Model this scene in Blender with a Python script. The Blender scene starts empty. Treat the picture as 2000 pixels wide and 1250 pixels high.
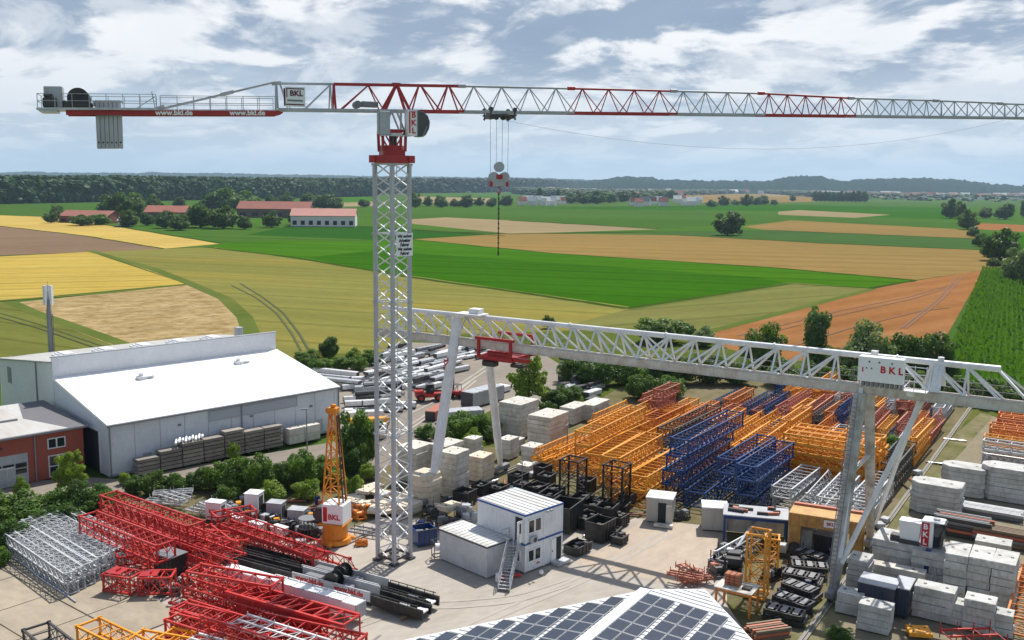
import bpy, math, random
import numpy as np
from mathutils import Vector, Matrix
random.seed(7); rng = np.random.default_rng(11)
SC = bpy.context.scene
COL = SC.collection
# ------------------------------------------------------------------ camera
F, TH, RO, H = 1891.0, 0.14, 0.012, 34.0
ct, st, cr, sr = math.cos(TH), math.sin(TH), math.cos(RO), math.sin(RO)
FW = Vector((0, ct, -st)); _r = Vector((1, 0, 0)); _u = Vector((0, st, ct))
RT = cr * _r + sr * _u; UP = cr * _u - sr * _r
CAM = Vector((0, 0, H))
def P(px, py, z=0.0):
    """survey helper: point at height z that the photograph shows at px, py"""
    d = FW * F + RT * (px - 1000) - UP * (py - 625)
    p = CAM + d * ((z - H) / d.z)
    return Vector((p.x, p.y, z))
def Qy(p):
    v = Vector(p) - CAM; w = v.dot(FW)
    return 625 - F * v.dot(UP) / w
def ppm(p):
    return F / (Vector(p) - CAM).dot(FW)
def zt(b, py):
    lo, hi = -5, 90
    for _ in range(40):
        m = (lo + hi) / 2
        if Qy((b[0], b[1], m)) > py: lo = m
        else: hi = m
    return m
cam = bpy.data.cameras.new('camera'); cam.sensor_width = 36; cam.lens = F / 2000 * 36
cam.clip_start = 0.5; cam.clip_end = 40000
co = bpy.data.objects.new('camera', cam); COL.objects.link(co); SC.camera = co
m3 = Matrix((RT, UP, -FW)).transposed()
co.matrix_world = Matrix.Translation(CAM) @ m3.to_4x4()
EA = 1.0108                                           # heading of the crane rails
EV = Vector((math.cos(EA), math.sin(EA), 0)); NV = Vector((EV.y, -EV.x, 0))
NA = math.atan2(NV.y, NV.x)
def S(s, u, z=0.0):
    p = EV * s + NV * u
    return Vector((p.x, p.y, z))
# ------------------------------------------------------------------ materials
def lin(c):
    c = c / 255.0
    return c / 12.92 if c <= .04045 else ((c + .055) / 1.055) ** 2.4
def rgb(r, g, b, k=1.0):
    return (min(.9, lin(r) * k), min(.9, lin(g) * k), min(.9, lin(b) * k), 1)
def new_mat(name):
    m = bpy.data.materials.new(name); m.use_nodes = True
    nt = m.node_tree; nt.nodes.clear()
    out = nt.nodes.new('ShaderNodeOutputMaterial')
    return m, nt, out
def N(nt, t, **kw):
    n = nt.nodes.new(t)
    for k, v in kw.items(): setattr(n, k, v)
    return n
def math_node(nt, op, a, b=None):
    n = N(nt, 'ShaderNodeMath', operation=op)
    for i, x in enumerate((a, b)):
        if x is None: continue
        if isinstance(x, (int, float)): n.inputs[i].default_value = x
        else: nt.links.new(x, n.inputs[i])
    return n.outputs[0]
def mixc(nt, f, a, b, mode='MIX'):
    n = N(nt, 'ShaderNodeMix', data_type='RGBA', blend_type=mode)
    for s, x in ((n.inputs[0], f), (n.inputs[6], a), (n.inputs[7], b)):
        if isinstance(x, (int, float)): s.default_value = x
        elif isinstance(x, tuple): s.default_value = x
        else: nt.links.new(x, s)
    return n.outputs[2]
def noise(nt, vec, scale, detail=4, rough=.55, lo=.35, hi=.65, dist=0):
    n = N(nt, 'ShaderNodeTexNoise'); n.inputs['Scale'].default_value = scale
    n.inputs['Detail'].default_value = detail; n.inputs['Roughness'].default_value = rough
    n.inputs['Distortion'].default_value = dist
    nt.links.new(vec, n.inputs['Vector'])
    r = N(nt, 'ShaderNodeMapRange'); r.inputs[1].default_value = lo; r.inputs[2].default_value = hi
    nt.links.new(n.outputs[0], r.inputs[0])
    return r.outputs[0]
def vmap(nt, vec, rot=0, scale=(1, 1, 1)):
    a = N(nt, 'ShaderNodeVectorRotate', rotation_type='Z_AXIS'); a.inputs['Angle'].default_value = -rot
    nt.links.new(vec, a.inputs['Vector'])
    b = N(nt, 'ShaderNodeVectorMath', operation='MULTIPLY'); b.inputs[1].default_value = scale
    nt.links.new(a.outputs[0], b.inputs[0])
    return b.outputs[0]
MATS = {}
def mat(name, col, rough=.55, metal=0.0, var=.14, dirt=None, amount=.4, dscale=.8, bump=0.0, bscale=6, dmap=None, spec=.35):
    """painted or mineral surface: object-to-object shade, worn patches, fine grain"""
    if name in MATS: return MATS[name]
    m, nt, out = new_mat(name)
    bs = N(nt, 'ShaderNodeBsdfPrincipled'); nt.links.new(bs.outputs[0], out.inputs[0])
    bs.inputs['Roughness'].default_value = rough; bs.inputs['Metallic'].default_value = metal
    bs.inputs['Specular IOR Level'].default_value = spec
    pos = N(nt, 'ShaderNodeNewGeometry').outputs['Position']
    if dmap: pos = vmap(nt, pos, dmap[0], dmap[1])
    oi = N(nt, 'ShaderNodeObjectInfo').outputs['Random']
    k = math_node(nt, 'MULTIPLY_ADD', oi, var); k.node.inputs[2].default_value = 1 - var / 2
    c = mixc(nt, 1.0, col, k, 'MULTIPLY')
    if dirt:
        f = noise(nt, pos, dscale, 5, .62, .42, .72)
        c = mixc(nt, math_node(nt, 'MULTIPLY', f, amount), c, dirt)
        f4 = noise(nt, vmap(nt, pos, 0, (1.6, 1.6, .35)), dscale * 3.7, 6, .7, .5, .78)
        c = mixc(nt, math_node(nt, 'MULTIPLY', f4, amount * .9), c, dirt)
    g = noise(nt, pos, dscale * 9, 3, .6, .2, .8)
    g2 = math_node(nt, 'MULTIPLY_ADD', g, .16); g2.node.inputs[2].default_value = .92
    c = mixc(nt, 1.0, c, g2, 'MULTIPLY')
    nt.links.new(c, bs.inputs['Base Color'])
    if bump:
        nn = N(nt, 'ShaderNodeTexNoise'); nn.inputs['Scale'].default_value = bscale; nn.inputs['Detail'].default_value = 4
        nt.links.new(pos, nn.inputs['Vector'])
        b = N(nt, 'ShaderNodeBump'); b.inputs['Strength'].default_value = bump; b.inputs['Distance'].default_value = .05
        nt.links.new(nn.outputs[0], b.inputs['Height']); nt.links.new(b.outputs[0], bs.inputs['Normal'])
    MATS[name] = m
    return m
def foliage(name, col, col2, var=.35, transl=.38, ns=.55, spec=.25):
    m, nt, out = new_mat(name)
    pos = N(nt, 'ShaderNodeNewGeometry').outputs['Position']
    oi = N(nt, 'ShaderNodeObjectInfo').outputs['Random']
    f = noise(nt, pos, ns, 3, .6, .3, .7)
    c = mixc(nt, f, col, col2)
    f2 = noise(nt, pos, 6, 2, .6, .2, .8)
    k = math_node(nt, 'MULTIPLY_ADD', oi, var); k.node.inputs[2].default_value = 1 - var / 2
    c = mixc(nt, 1.0, c, k, 'MULTIPLY')
    k2 = math_node(nt, 'MULTIPLY_ADD', f2, .6); k2.node.inputs[2].default_value = .7
    c = mixc(nt, 1.0, c, k2, 'MULTIPLY')
    d = N(nt, 'ShaderNodeBsdfPrincipled'); d.inputs['Roughness'].default_value = .5; d.inputs['Specular IOR Level'].default_value = spec
    t = N(nt, 'ShaderNodeBsdfTranslucent')
    nt.links.new(c, d.inputs['Base Color'])
    ct_ = mixc(nt, 1.0, c, (1.25, 1.35, .6, 1), 'MULTIPLY'); nt.links.new(ct_, t.inputs['Color'])
    mx = N(nt, 'ShaderNodeMixShader'); mx.inputs[0].default_value = transl
    nt.links.new(d.outputs[0], mx.inputs[1]); nt.links.new(t.outputs[0], mx.inputs[2]); nt.links.new(mx.outputs[0], out.inputs[0])
    MATS[name] = m
    return m
def crop(name, c1, c2, ang=0, row=0.0, rowamt=.25, patch=.02, patchamt=.6, fine=.5, c3=None, c3amt=0, stretch=.25, tram=0, thr=.05):
    """field surface: broad patches, drill rows along ang, fine mottling"""
    m, nt, out = new_mat(name)
    bs = N(nt, 'ShaderNodeBsdfPrincipled'); bs.inputs['Roughness'].default_value = 1.0; bs.inputs['Specular IOR Level'].default_value = 0.0
    nt.links.new(bs.outputs[0], out.inputs[0])
    pos = N(nt, 'ShaderNodeNewGeometry').outputs['Position']
    al = vmap(nt, pos, ang, (stretch, 1, 1))
    f = noise(nt, al, patch, 5, .6, .3, .7)
    c = mixc(nt, math_node(nt, 'MULTIPLY', f, patchamt), c1, c2)
    if c3:
        f3 = noise(nt, al, patch * 2.3, 4, .6, .5, .72)
        c = mixc(nt, math_node(nt, 'MULTIPLY', f3, c3amt), c, c3)
    broad = noise(nt, vmap(nt, pos, ang + .35, (.5, 1, 1)), patch * .45, 6, .62, .3, .7)
    bk = math_node(nt, 'MULTIPLY_ADD', broad, .26); bk.node.inputs[2].default_value = .87
    c = mixc(nt, 1.0, c, bk, 'MULTIPLY')
    damp = noise(nt, vmap(nt, pos, ang, (.3, 1, 1)), patch * 3.1, 5, .68, .55, .75)
    c = mixc(nt, math_node(nt, 'MULTIPLY', damp, .35), c, c2)
    fine_n = noise(nt, vmap(nt, pos, ang, (.45, 1, 1)), fine, 5, .7, .2, .8)
    g = math_node(nt, 'MULTIPLY_ADD', fine_n, .34); g.node.inputs[2].default_value = .83
    c = mixc(nt, 1.0, c, g, 'MULTIPLY')
    if row:
        w = N(nt, 'ShaderNodeTexWave', wave_type='BANDS', bands_direction='Y'); w.inputs['Scale'].default_value = .314 / row
        w.inputs['Distortion'].default_value = 2.4; w.inputs['Detail'].default_value = 3; w.inputs['Detail Scale'].default_value = .5; w.inputs['Detail Roughness'].default_value = .65
        nt.links.new(vmap(nt, pos, ang, (1, 1, 1)), w.inputs['Vector'])
        k = math_node(nt, 'MULTIPLY_ADD', w.outputs['Fac'], rowamt); k.node.inputs[2].default_value = 1 - rowamt / 2
        c = mixc(nt, 1.0, c, k, 'MULTIPLY')
    if tram:
        w = N(nt, 'ShaderNodeTexWave', wave_type='BANDS', bands_direction='Y'); w.inputs['Scale'].default_value = .314 / tram
        w.inputs['Distortion'].default_value = .25; w.inputs['Detail'].default_value = 1; w.inputs['Detail Scale'].default_value = .15
        nt.links.new(vmap(nt, pos, ang, (1, 1, 1)), w.inputs['Vector'])
        q = N(nt, 'ShaderNodeMapRange'); q.inputs[1].default_value = 1 - thr; q.inputs[2].default_value = 1; q.inputs[3].default_value = 1; q.inputs[4].default_value = .74
        nt.links.new(w.outputs['Fac'], q.inputs[0]); c = mixc(nt, 1.0, c, q.outputs[0], 'MULTIPLY')
    nt.links.new(c, bs.inputs['Base Color'])
    MATS[name] = m
    return m
def glass(name, col=(.02, .025, .03, 1)):
    m, nt, out = new_mat(name)
    bs = N(nt, 'ShaderNodeBsdfPrincipled'); bs.inputs['Base Color'].default_value = col; bs.inputs['Roughness'].default_value = .06
    bs.inputs['Specular IOR Level'].default_value = .6
    nt.links.new(bs.outputs[0], out.inputs[0]); MATS[name] = m
    return m
RUST = rgb(112, 72, 48)
M_white = mat('white_paint', (.74, .75, .76, 1), .4, var=.1, dirt=rgb(150, 140, 125), amount=.3, dscale=.9)
M_mast = mat('mast_grey_paint', (.46, .47, .50, 1), .45, var=.06, dirt=rgb(130, 125, 120), amount=.25)
M_lgrey = mat('light_grey_paint', (.42, .44, .47, 1), .45, var=.12, dirt=rgb(110, 105, 98), amount=.35)
M_grey = mat('grey_paint', (.2, .21, .23, 1), .5, var=.25, dirt=rgb(120, 105, 90), amount=.35)
M_dark = mat('dark_steel', (.05, .052, .058, 1), .45, var=.4, dirt=rgb(105, 85, 68), amount=.35, dscale=1.4)
M_black = mat('black_paint', (.017, .018, .02, 1), .4, var=.3, dirt=rgb(95, 88, 80), amount=.3, dscale=1.1)
M_red = mat('red_paint', (.42, .026, .03, 1), .42, var=.18, dirt=rgb(96, 40, 34), amount=.35)
M_red2 = mat('bright_red_paint', (.50, .022, .02, 1), .42, var=.22, dirt=rgb(190, 120, 105), amount=.3, dscale=1.3)
M_yel = mat('yellow_paint', (.80, .335, .02, 1), .4, var=.3, dirt=RUST, amount=.3, dscale=1.2)
M_ora = mat('orange_paint', (.70, .215, .02, 1), .45, var=.25, dirt=RUST, amount=.45, dscale=1.2)
M_rust = mat('rusty_red_paint', (.45, .13, .075, 1), .6, var=.35, dirt=rgb(150, 120, 100), amount=.4, dscale=1.2)
M_blue = mat('blue_paint', (.007, .042, .165, 1), .32, var=.35, dirt=rgb(60, 80, 120), amount=.3, dscale=1.2)
M_silver = mat('galvanised_steel', (.55, .57, .6, 1), .38, metal=.35, var=.2, dirt=rgb(110, 105, 100), amount=.35, dscale=1.5)
M_conc = mat('pale_concrete', (.62, .60, .55, 1), .85, var=.2, dirt=rgb(138, 126, 106), amount=.6, dscale=.9, bump=.25, bscale=5)
M_concg = mat('grey_concrete', (.55, .55, .53, 1), .85, var=.18, dirt=rgb(110, 106, 98), amount=.55, dscale=.8, bump=.25, bscale=5)
M_cream = mat('cream_concrete', (.66, .59, .47, 1), .85, var=.18, dirt=rgb(150, 132, 100), amount=.5, dscale=.9, bump=.25, bscale=5)
M_wood = mat('weathered_timber', (.2, .15, .1, 1), .85, var=.35, dirt=rgb(110, 100, 90), amount=.5, dscale=2)
M_rubber = mat('rubber', (.018, .018, .018, 1), .8)
M_glass = glass('dark_glass')
M_letr = mat('red_lettering', (.5, .02, .025, 1), .5, var=0)
M_letw = mat('white_lettering', (.85, .85, .85, 1), .5, var=0)
M_letk = mat('black_lettering', (.012, .012, .016, 1), .5, var=0)
M_sign = mat('sign_white', (.82, .83, .84, 1), .45, var=0)
# ------------------------------------------------------------------ mesh builder
class MB:
    def __init__(s): s.v = []; s.f = []; s.mi = []
    def add(s, vs, fs, m=0):
        o = len(s.v); s.v += [tuple(p) for p in vs]; s.f += [tuple(i + o for i in f) for f in fs]; s.mi += [m] * len(fs); return s
    def hexa(s, p, m=0):
        return s.add(p, [(0, 3, 2, 1), (4, 5, 6, 7), (0, 1, 5, 4), (1, 2, 6, 5), (2, 3, 7, 6), (3, 0, 4, 7)], m)
    def box(s, c, d, rz=0.0, m=0):
        x, y, z = d[0] / 2, d[1] / 2, d[2] / 2; a, b = math.cos(rz), math.sin(rz)
        q = [(-x, -y, -z), (x, -y, -z), (x, y, -z), (-x, y, -z), (-x, -y, z), (x, -y, z), (x, y, z), (-x, y, z)]
        return s.hexa([(c[0] + i * a - j * b, c[1] + i * b + j * a, c[2] + k) for i, j, k in q], m)
    def bb(s, x0, x1, y0, y1, z0, z1, m=0):
        return s.box(((x0 + x1) / 2, (y0 + y1) / 2, (z0 + z1) / 2), (x1 - x0, y1 - y0, z1 - z0), 0, m)
    def cbox(s, x0, x1, y0, y1, z0, z1, b=.04, m=0):
        """box with chamfered edges"""
        vs = []; 
        X = (x0, x1); Y = (y0, y1); Z = (z0, z1); sg = (1, -1)
        idx = {}
        for i in (0, 1):
            for j in (0, 1):
                for k in (0, 1):
                    for a in range(3):
                        p = [X[i] + sg[i] * b, Y[j] + sg[j] * b, Z[k] + sg[k] * b]
                        p[a] = (X[i], Y[j], Z[k])[a]
                        idx[(i, j, k, a)] = len(vs); vs.append(tuple(p))
        g = lambda i, j, k, a: idx[(i, j, k, a)]
        fs = [(g(0,0,0,0), g(0,0,1,0), g(0,1,1,0), g(0,1,0,0)), (g(1,0,0,0), g(1,1,0,0), g(1,1,1,0), g(1,0,1,0)),
              (g(0,0,0,1), g(1,0,0,1), g(1,0,1,1), g(0,0,1,1)), (g(0,1,0,1), g(0,1,1,1), g(1,1,1,1), g(1,1,0,1)),
              (g(0,0,0,2), g(0,1,0,2), g(1,1,0,2), g(1,0,0,2)), (g(0,0,1,2), g(1,0,1,2), g(1,1,1,2), g(0,1,1,2))]
        for j in (0, 1):
            for k in (0, 1): fs.append((g(0,j,k,1), g(1,j,k,1), g(1,j,k,2), g(0,j,k,2)))
        for i in (0, 1):
            for k in (0, 1): fs.append((g(i,0,k,0), g(i,1,k,0), g(i,1,k,2), g(i,0,k,2)))
        for i in (0, 1):
            for j in (0, 1): fs.append((g(i,j,0,0), g(i,j,1,0), g(i,j,1,1), g(i,j,0,1)))
        for i in (0, 1):
            for j in (0, 1):
                for k in (0, 1): fs.append((g(i,j,k,0), g(i,j,k,1), g(i,j,k,2)))
        return s.add(vs, fs, m)
    def bar(s, a, b, w, h=None, m=0, up=(0, 0, 1)):
        a, b = Vector(a), Vector(b); d = (b - a).normalized(); u = Vector(up)
        if abs(d.dot(u)) > .98: u = Vector((1, 0, 0))
        sd = d.cross(u).normalized(); u = sd.cross(d); h = h or w
        sd = sd * w / 2; u = u * h / 2
        return s.hexa([a - sd - u, a + sd - u, a + sd + u, a - sd + u, b - sd - u, b + sd - u, b + sd + u, b - sd + u], m)
    def tube(s, a, b, r, r2=None, n=8, m=0):
        a, b = Vector(a), Vector(b); d = (b - a).normalized(); u = Vector((0, 0, 1)) if abs(d.z) < .9 else Vector((1, 0, 0))
        x = d.cross(u).normalized(); y = x.cross(d); r2 = r if r2 is None else r2
        vs = [a + (x * math.cos(t) + y * math.sin(t)) * r for t in [2 * math.pi * i / n for i in range(n)]]
        vs += [b + (x * math.cos(t) + y * math.sin(t)) * r2 for t in [2 * math.pi * i / n for i in range(n)]]
        fs = [(i, (i + 1) % n, n + (i + 1) % n, n + i) for i in range(n)] + [tuple(range(n - 1, -1, -1)), tuple(range(n, 2 * n))]
        return s.add(vs, fs, m)
    def path(s, pts, r, n=6, m=0):
        for a, b in zip(pts[:-1], pts[1:]): s.tube(a, b, r, n=n, m=m)
        return s
    def prism(s, poly, z0, z1, m=0):
        n = len(poly)
        area = sum(poly[i][0] * poly[(i + 1) % n][1] - poly[(i + 1) % n][0] * poly[i][1] for i in range(n))
        if area < 0: poly = poly[::-1]
        vs = [(p[0], p[1], z0) for p in poly] + [(p[0], p[1], z1) for p in poly]
        fs = [tuple(range(n - 1, -1, -1)), tuple(range(n, 2 * n))] + [(i, (i + 1) % n, n + (i + 1) % n, n + i) for i in range(n)]
        return s.add(vs, fs, m)
    def build(s, name, mats, parent=None, loc=None, smooth=False):
        me = bpy.data.meshes.new(name); me.from_pydata(s.v, [], s.f)
        mats = mats if isinstance(mats, (list, tuple)) else [mats]
        for q in mats: me.materials.append(q)
        if len(mats) > 1: me.polygons.foreach_set('material_index', s.mi)
        if smooth: me.polygons.foreach_set('use_smooth', [True] * len(s.f))
        me.update()
        o = bpy.data.objects.new(name, me); COL.objects.link(o)
        if parent: o.parent = parent
        if loc: o.location = loc
        return o
    def text(s, string, size, M, m=0, depth=.015, bold=True):
        cu = bpy.data.curves.new('t', 'FONT'); cu.body = string; cu.size = size; cu.align_x = 'CENTER'; cu.align_y = 'CENTER'
        cu.extrude = depth; cu.resolution_u = 2; cu.offset = size * .03 if bold else 0
        ob = bpy.data.objects.new('t', cu); COL.objects.link(ob)
        dg = bpy.context.evaluated_depsgraph_get(); me = bpy.data.meshes.new_from_object(ob.evaluated_get(dg))
        s.add([M @ v.co for v in me.vertices], [tuple(p.vertices) for p in me.polygons], m)
        bpy.data.objects.remove(ob); bpy.data.curves.remove(cu); bpy.data.meshes.remove(me)
        return s
def face_m(c, facing):
    """matrix that stands lettering upright at c, read from the side the unit vector facing points to"""
    f = Vector(facing).normalized(); z = Vector((0, 0, 1)); x = z.cross(f)
    return Matrix.Translation(Vector(c)) @ Matrix((x, z, f)).transposed().to_4x4()
def tag(o, label=None, cat=None, group=None, kind=None):
    if label: o['label'] = label
    if cat: o['category'] = cat
    if group: o['group'] = group
    if kind: o['kind'] = kind
    return o
def thing(name, label, cat, loc=(0, 0, 0), rz=0.0, group=None):
    o = bpy.data.objects.new(name, None); COL.objects.link(o); o.empty_display_size = .5
    o.location = loc; o.rotation_euler = (0, 0, rz)
    return tag(o, label, cat, group)
KIDS = {}
def dup(src, loc, rz=0.0, label=None, group=None, scale=None, mats=None):
    """copy of a thing, its parts and sub-parts"""
    def cp(o, par):
        c = o.copy(); COL.objects.link(c)
        if par: c.parent = par
        for ch in kids_of(o): cp(ch, c)
        return c
    r = cp(src, None); r.location = loc; r.rotation_euler = (0, 0, rz)
    if scale: r.scale = scale
    if label: r['label'] = label
    if group: r['group'] = group
    return r
def kids_of(o):
    k = o.name
    if k not in KIDS: KIDS[k] = list(o.children)
    return KIDS[k]
def drop(o):
    for ch in list(o.children): drop(ch)
    bpy.data.objects.remove(o)
ORD = 'first second third fourth fifth sixth seventh eighth ninth tenth eleventh twelfth thirteenth fourteenth fifteenth sixteenth seventeenth eighteenth nineteenth twentieth'.split()
def tier(i, n):
    if n == 1: return 'single'
    if i == n - 1: return 'topmost'
    if i == 0: return 'lowest'
    if n == 3: return 'middle'
    return ORD[i] + '-lowest'
HAZE = 6.0e-5
SKYSEED = 3.7
# ------------------------------------------------------------------ sky, sun
SUN_EL, SUN_AZ = math.radians(54), math.atan2(.42, .91)
w = bpy.data.worlds.new('World'); SC.world = w; w.use_nodes = True
nt = w.node_tree; nt.nodes.clear()
out = N(nt, 'ShaderNodeOutputWorld'); bg = N(nt, 'ShaderNodeBackground'); nt.links.new(bg.outputs[0], out.inputs[0])
bg.inputs[1].default_value = .1
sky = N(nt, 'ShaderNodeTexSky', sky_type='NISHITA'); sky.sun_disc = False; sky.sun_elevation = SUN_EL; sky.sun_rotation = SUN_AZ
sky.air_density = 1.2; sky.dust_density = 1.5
dirn = N(nt, 'ShaderNodeTexCoord').outputs['Generated']
sp = N(nt, 'ShaderNodeSeparateXYZ'); nt.links.new(dirn, sp.inputs[0])
zz = math_node(nt, 'MAXIMUM', sp.outputs[2], 0.0)
den = math_node(nt, 'ADD', zz, .24)
cx = math_node(nt, 'DIVIDE', sp.outputs[0], den); cy = math_node(nt, 'DIVIDE', sp.outputs[1], den)
cb = N(nt, 'ShaderNodeCombineXYZ'); nt.links.new(cx, cb.inputs[0]); nt.links.new(cy, cb.inputs[1]); cb.inputs[2].default_value = SKYSEED
cv = cb.outputs[0]
K = 8.9
def sc(r, g, b): return (lin(r) * K, lin(g) * K, lin(b) * K, 1)
def ramp(v, a, b, lo=0.0, hi=1.0):
    m = N(nt, 'ShaderNodeMapRange', interpolation_type='SMOOTHSTEP'); m.inputs[1].default_value = a; m.inputs[2].default_value = b; m.inputs[3].default_value = lo; m.inputs[4].default_value = hi
    nt.links.new(v, m.inputs[0]); return m.outputs[0]
def off(v, x, y):
    a = N(nt, 'ShaderNodeVectorMath', operation='ADD'); a.inputs[1].default_value = (x, y, 0); nt.links.new(v, a.inputs[0]); return a.outputs[0]
def raw(v, scale, detail, rough, dist=.3):
    n = N(nt, 'ShaderNodeTexNoise'); n.inputs['Scale'].default_value = scale; n.inputs['Detail'].default_value = detail; n.inputs['Roughness'].default_value = rough; n.inputs['Distortion'].default_value = dist
    nt.links.new(v, n.inputs['Vector']); return n.outputs[0]
base = mixc(nt, ramp(sp.outputs[2], .0, .2), sc(202, 219, 231), sc(180, 202, 224))
wv = vmap(nt, cv, .55, (1.0, .6, 1))
n1 = raw(cv, 1.75, 11, .58); n2 = raw(off(cv, .07, .13), 1.75, 6, .58)
lit = ramp(math_node(nt, 'SUBTRACT', n1, n2), -.03, .085)                 # side of each cloud that faces the sun
cov = ramp(n1, .28, .42)
hi_ = ramp(sp.outputs[2], .05, .15)
body = mixc(nt, hi_, sc(196, 208, 220), sc(150, 167, 190))
core = ramp(raw(off(cv, 5.2, 1.7), .9, 5, .5), .42, .62)
body = mixc(nt, math_node(nt, 'MULTIPLY', core, hi_), body, sc(134, 153, 179))
cl = mixc(nt, lit, body, mixc(nt, hi_, sc(234, 238, 242), sc(252, 252, 253)))
c = mixc(nt, math_node(nt, 'MULTIPLY', cov, .96), base, cl)
w1 = raw(wv, 3.6, 11, .62, .5)
c = mixc(nt, math_node(nt, 'MULTIPLY', ramp(w1, .47, .62), .6), c, sc(240, 243, 246))
c = mixc(nt, ramp(sp.outputs[2], .0, .055, .85, 0), c, sc(196, 219, 234))
c = mixc(nt, ramp(sp.outputs[2], .24, .5, 0, .88), c, sky.outputs[0])      # above the view the sky is set darker clear blue to cut ambient light
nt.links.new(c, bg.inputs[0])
sl = bpy.data.lights.new('sun', 'SUN'); sl.energy = 5.0; sl.angle = math.radians(.5); sl.color = (1, .955, .88)
so = bpy.data.objects.new('sun', sl); COL.objects.link(so)
sd = Vector((math.sin(SUN_AZ) * math.cos(SUN_EL), math.cos(SUN_AZ) * math.cos(SUN_EL), math.sin(SUN_EL)))
so.rotation_euler = sd.to_track_quat('Z', 'Y').to_euler(); so.location = (0, 0, 200)
SC.view_settings.view_transform = 'Standard'; SC.view_settings.look = 'None'; SC.view_settings.exposure = .22; SC.view_settings.gamma = 1
SC.cycles.use_denoising = True
SC.cycles.max_bounces = 6; SC.cycles.diffuse_bounces = 3; SC.cycles.glossy_bounces = 3; SC.cycles.volume_bounces = 0; SC.cycles.transparent_max_bounces = 4
# ------------------------------------------------------------------ ground and fields
KA = .66
def A(r, g, b): return rgb(r, g, b, KA)
LV = [0]; ZB = -.30
def sheet(name, pts, m, world=False, z=None, kind='structure', label=None):
    LV[0] += 1
    zz_ = ZB + LV[0] * .004 if z is None else z
    poly = [(p[0], p[1]) for p in (pts if world else [P(*q) for q in pts])]
    b = MB(); n = len(poly)
    area = sum(poly[i][0] * poly[(i + 1) % n][1] - poly[(i + 1) % n][0] * poly[i][1] for i in range(n))
    if area < 0: poly = poly[::-1]
    b.add([(p[0], p[1], zz_) for p in poly], [tuple(range(n))])
    return tag(b.build(name, m), kind=kind)
meadow = crop('meadow', A(76, 110, 48), A(100, 126, 58), .2, patch=.006, fine=.08)
gb = MB().add([(-9000, -300, -.3), (12000, -300, -.3), (12000, 16000, -.3), (-9000, 16000, -.3)], [(0, 1, 2, 3)])
tag(gb.build('ground', meadow), kind='structure')
gold = crop('ripe_barley', A(214, 186, 104), A(196, 166, 84), .42, row=11, rowamt=.1, patch=.02, c3=A(228, 204, 130), c3amt=.5, tram=21)
gold2 = crop('ripe_wheat', A(204, 176, 88), A(176, 158, 76), .35, row=9, rowamt=.1, patch=.03, c3=A(214, 190, 112), c3amt=.5, tram=19)
brown = crop('bare_soil', A(146, 122, 100), A(126, 106, 84), .4, row=9, rowamt=.1, patch=.02)
olive = crop('green_wheat', A(146, 142, 78), A(128, 130, 64), -.32, row=24, rowamt=.16, patch=.012, patchamt=.8, c3=A(184, 156, 66), c3amt=.35, tram=24)
olive2 = crop('young_wheat', A(116, 124, 62), A(130, 130, 68), -.5, row=20, rowamt=.12, patch=.02, tram=15)
drygrass = crop('dry_grass', A(204, 182, 138), A(158, 132, 84), .8, patch=.22, patchamt=1.0, fine=1.2, c3=A(124, 112, 62), c3amt=.75, stretch=.8)
lush = crop('lush_green', A(66, 116, 14), A(80, 128, 22), -.25, row=14, rowamt=.1, patch=.012, patchamt=.8, fine=.35, c3=A(96, 144, 44), c3amt=.4, tram=26)
lushd = crop('lush_green_dark', A(56, 106, 12), A(64, 114, 16), -.25, row=14, rowamt=.08, patch=.02, fine=.35, tram=26)
mid = crop('beet_field', A(74, 110, 40), A(88, 120, 48), -.2, row=30, rowamt=.12, patch=.006, fine=.12, tram=40)
mid2 = crop('potato_field', A(84, 122, 42), A(70, 106, 38), -.2, row=40, rowamt=.12, patch=.004, fine=.08, tram=45)
dkg = crop('dark_clover', A(48, 94, 28), A(56, 100, 32), -.2, patch=.006, fine=.12)
blg = crop('blue_green_oats', A(80, 112, 56), A(72, 104, 52), -.15, row=20, rowamt=.08, patch=.006, fine=.12, tram=30)
tan = crop('stubble', A(160, 134, 80), A(148, 124, 74), -.18, row=26, rowamt=.09, patch=.006, patchamt=.7, fine=.15, tram=30)
tan2 = crop('pale_stubble', A(170, 152, 116), A(152, 138, 102), -.1, row=30, rowamt=.08, patch=.006, fine=.12)
plough = crop('ploughed_soil', A(168, 118, 74), A(152, 104, 62), .75, row=11, rowamt=.12, patch=.02, c3=A(188, 146, 108), c3amt=.35)
olivep = crop('pale_wheat', A(132, 132, 76), A(114, 122, 62), .55, row=20, rowamt=.14, patch=.012, c3=A(160, 148, 92), c3amt=.3, tram=22)
track = mat('track_earth', A(170, 156, 124), .95, dirt=A(120, 124, 84), amount=.6, dscale=.2)
rut = mat('wheel_rut', A(84, 92, 42), .95)
rutb = mat('soil_rut', A(132, 92, 62), .95)
verge = crop('verge_grass', A(96, 116, 52), A(124, 128, 68), .5, patch=.05, fine=.5)
sheet('field', [(-900, 376), (640, 384), (735, 384), (735, 400), (300, 404), (0, 420), (-900, 440)], mid)
sheet('field', [(640, 386), (735, 383), (735, 399), (690, 398), (650, 392)], lush)
sheet('field', [(650, 396), (735, 393), (735, 402), (660, 403)], tan2)
sheet('field', [(800, 376), (1040, 378), (1048, 390), (800, 390)], mid2)
sheet('field', [(800, 383), (960, 387), (960, 396), (800, 396)], tan2)
sheet('field', [(1320, 378), (1590, 380), (1590, 394), (1480, 396), (1330, 396)], tan)
sheet('field', [(1480, 373), (1800, 380), (1800, 386), (1500, 382)], tan2)
sheet('field', [(735, 404), (1000, 402), (1290, 404), (1500, 398), (1860, 400), (2300, 420), (2300, 480), (1905, 470), (1500, 450), (1280, 452), (735, 448), (560, 440), (420, 446), (250, 446), (300, 432)], mid2)
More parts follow.
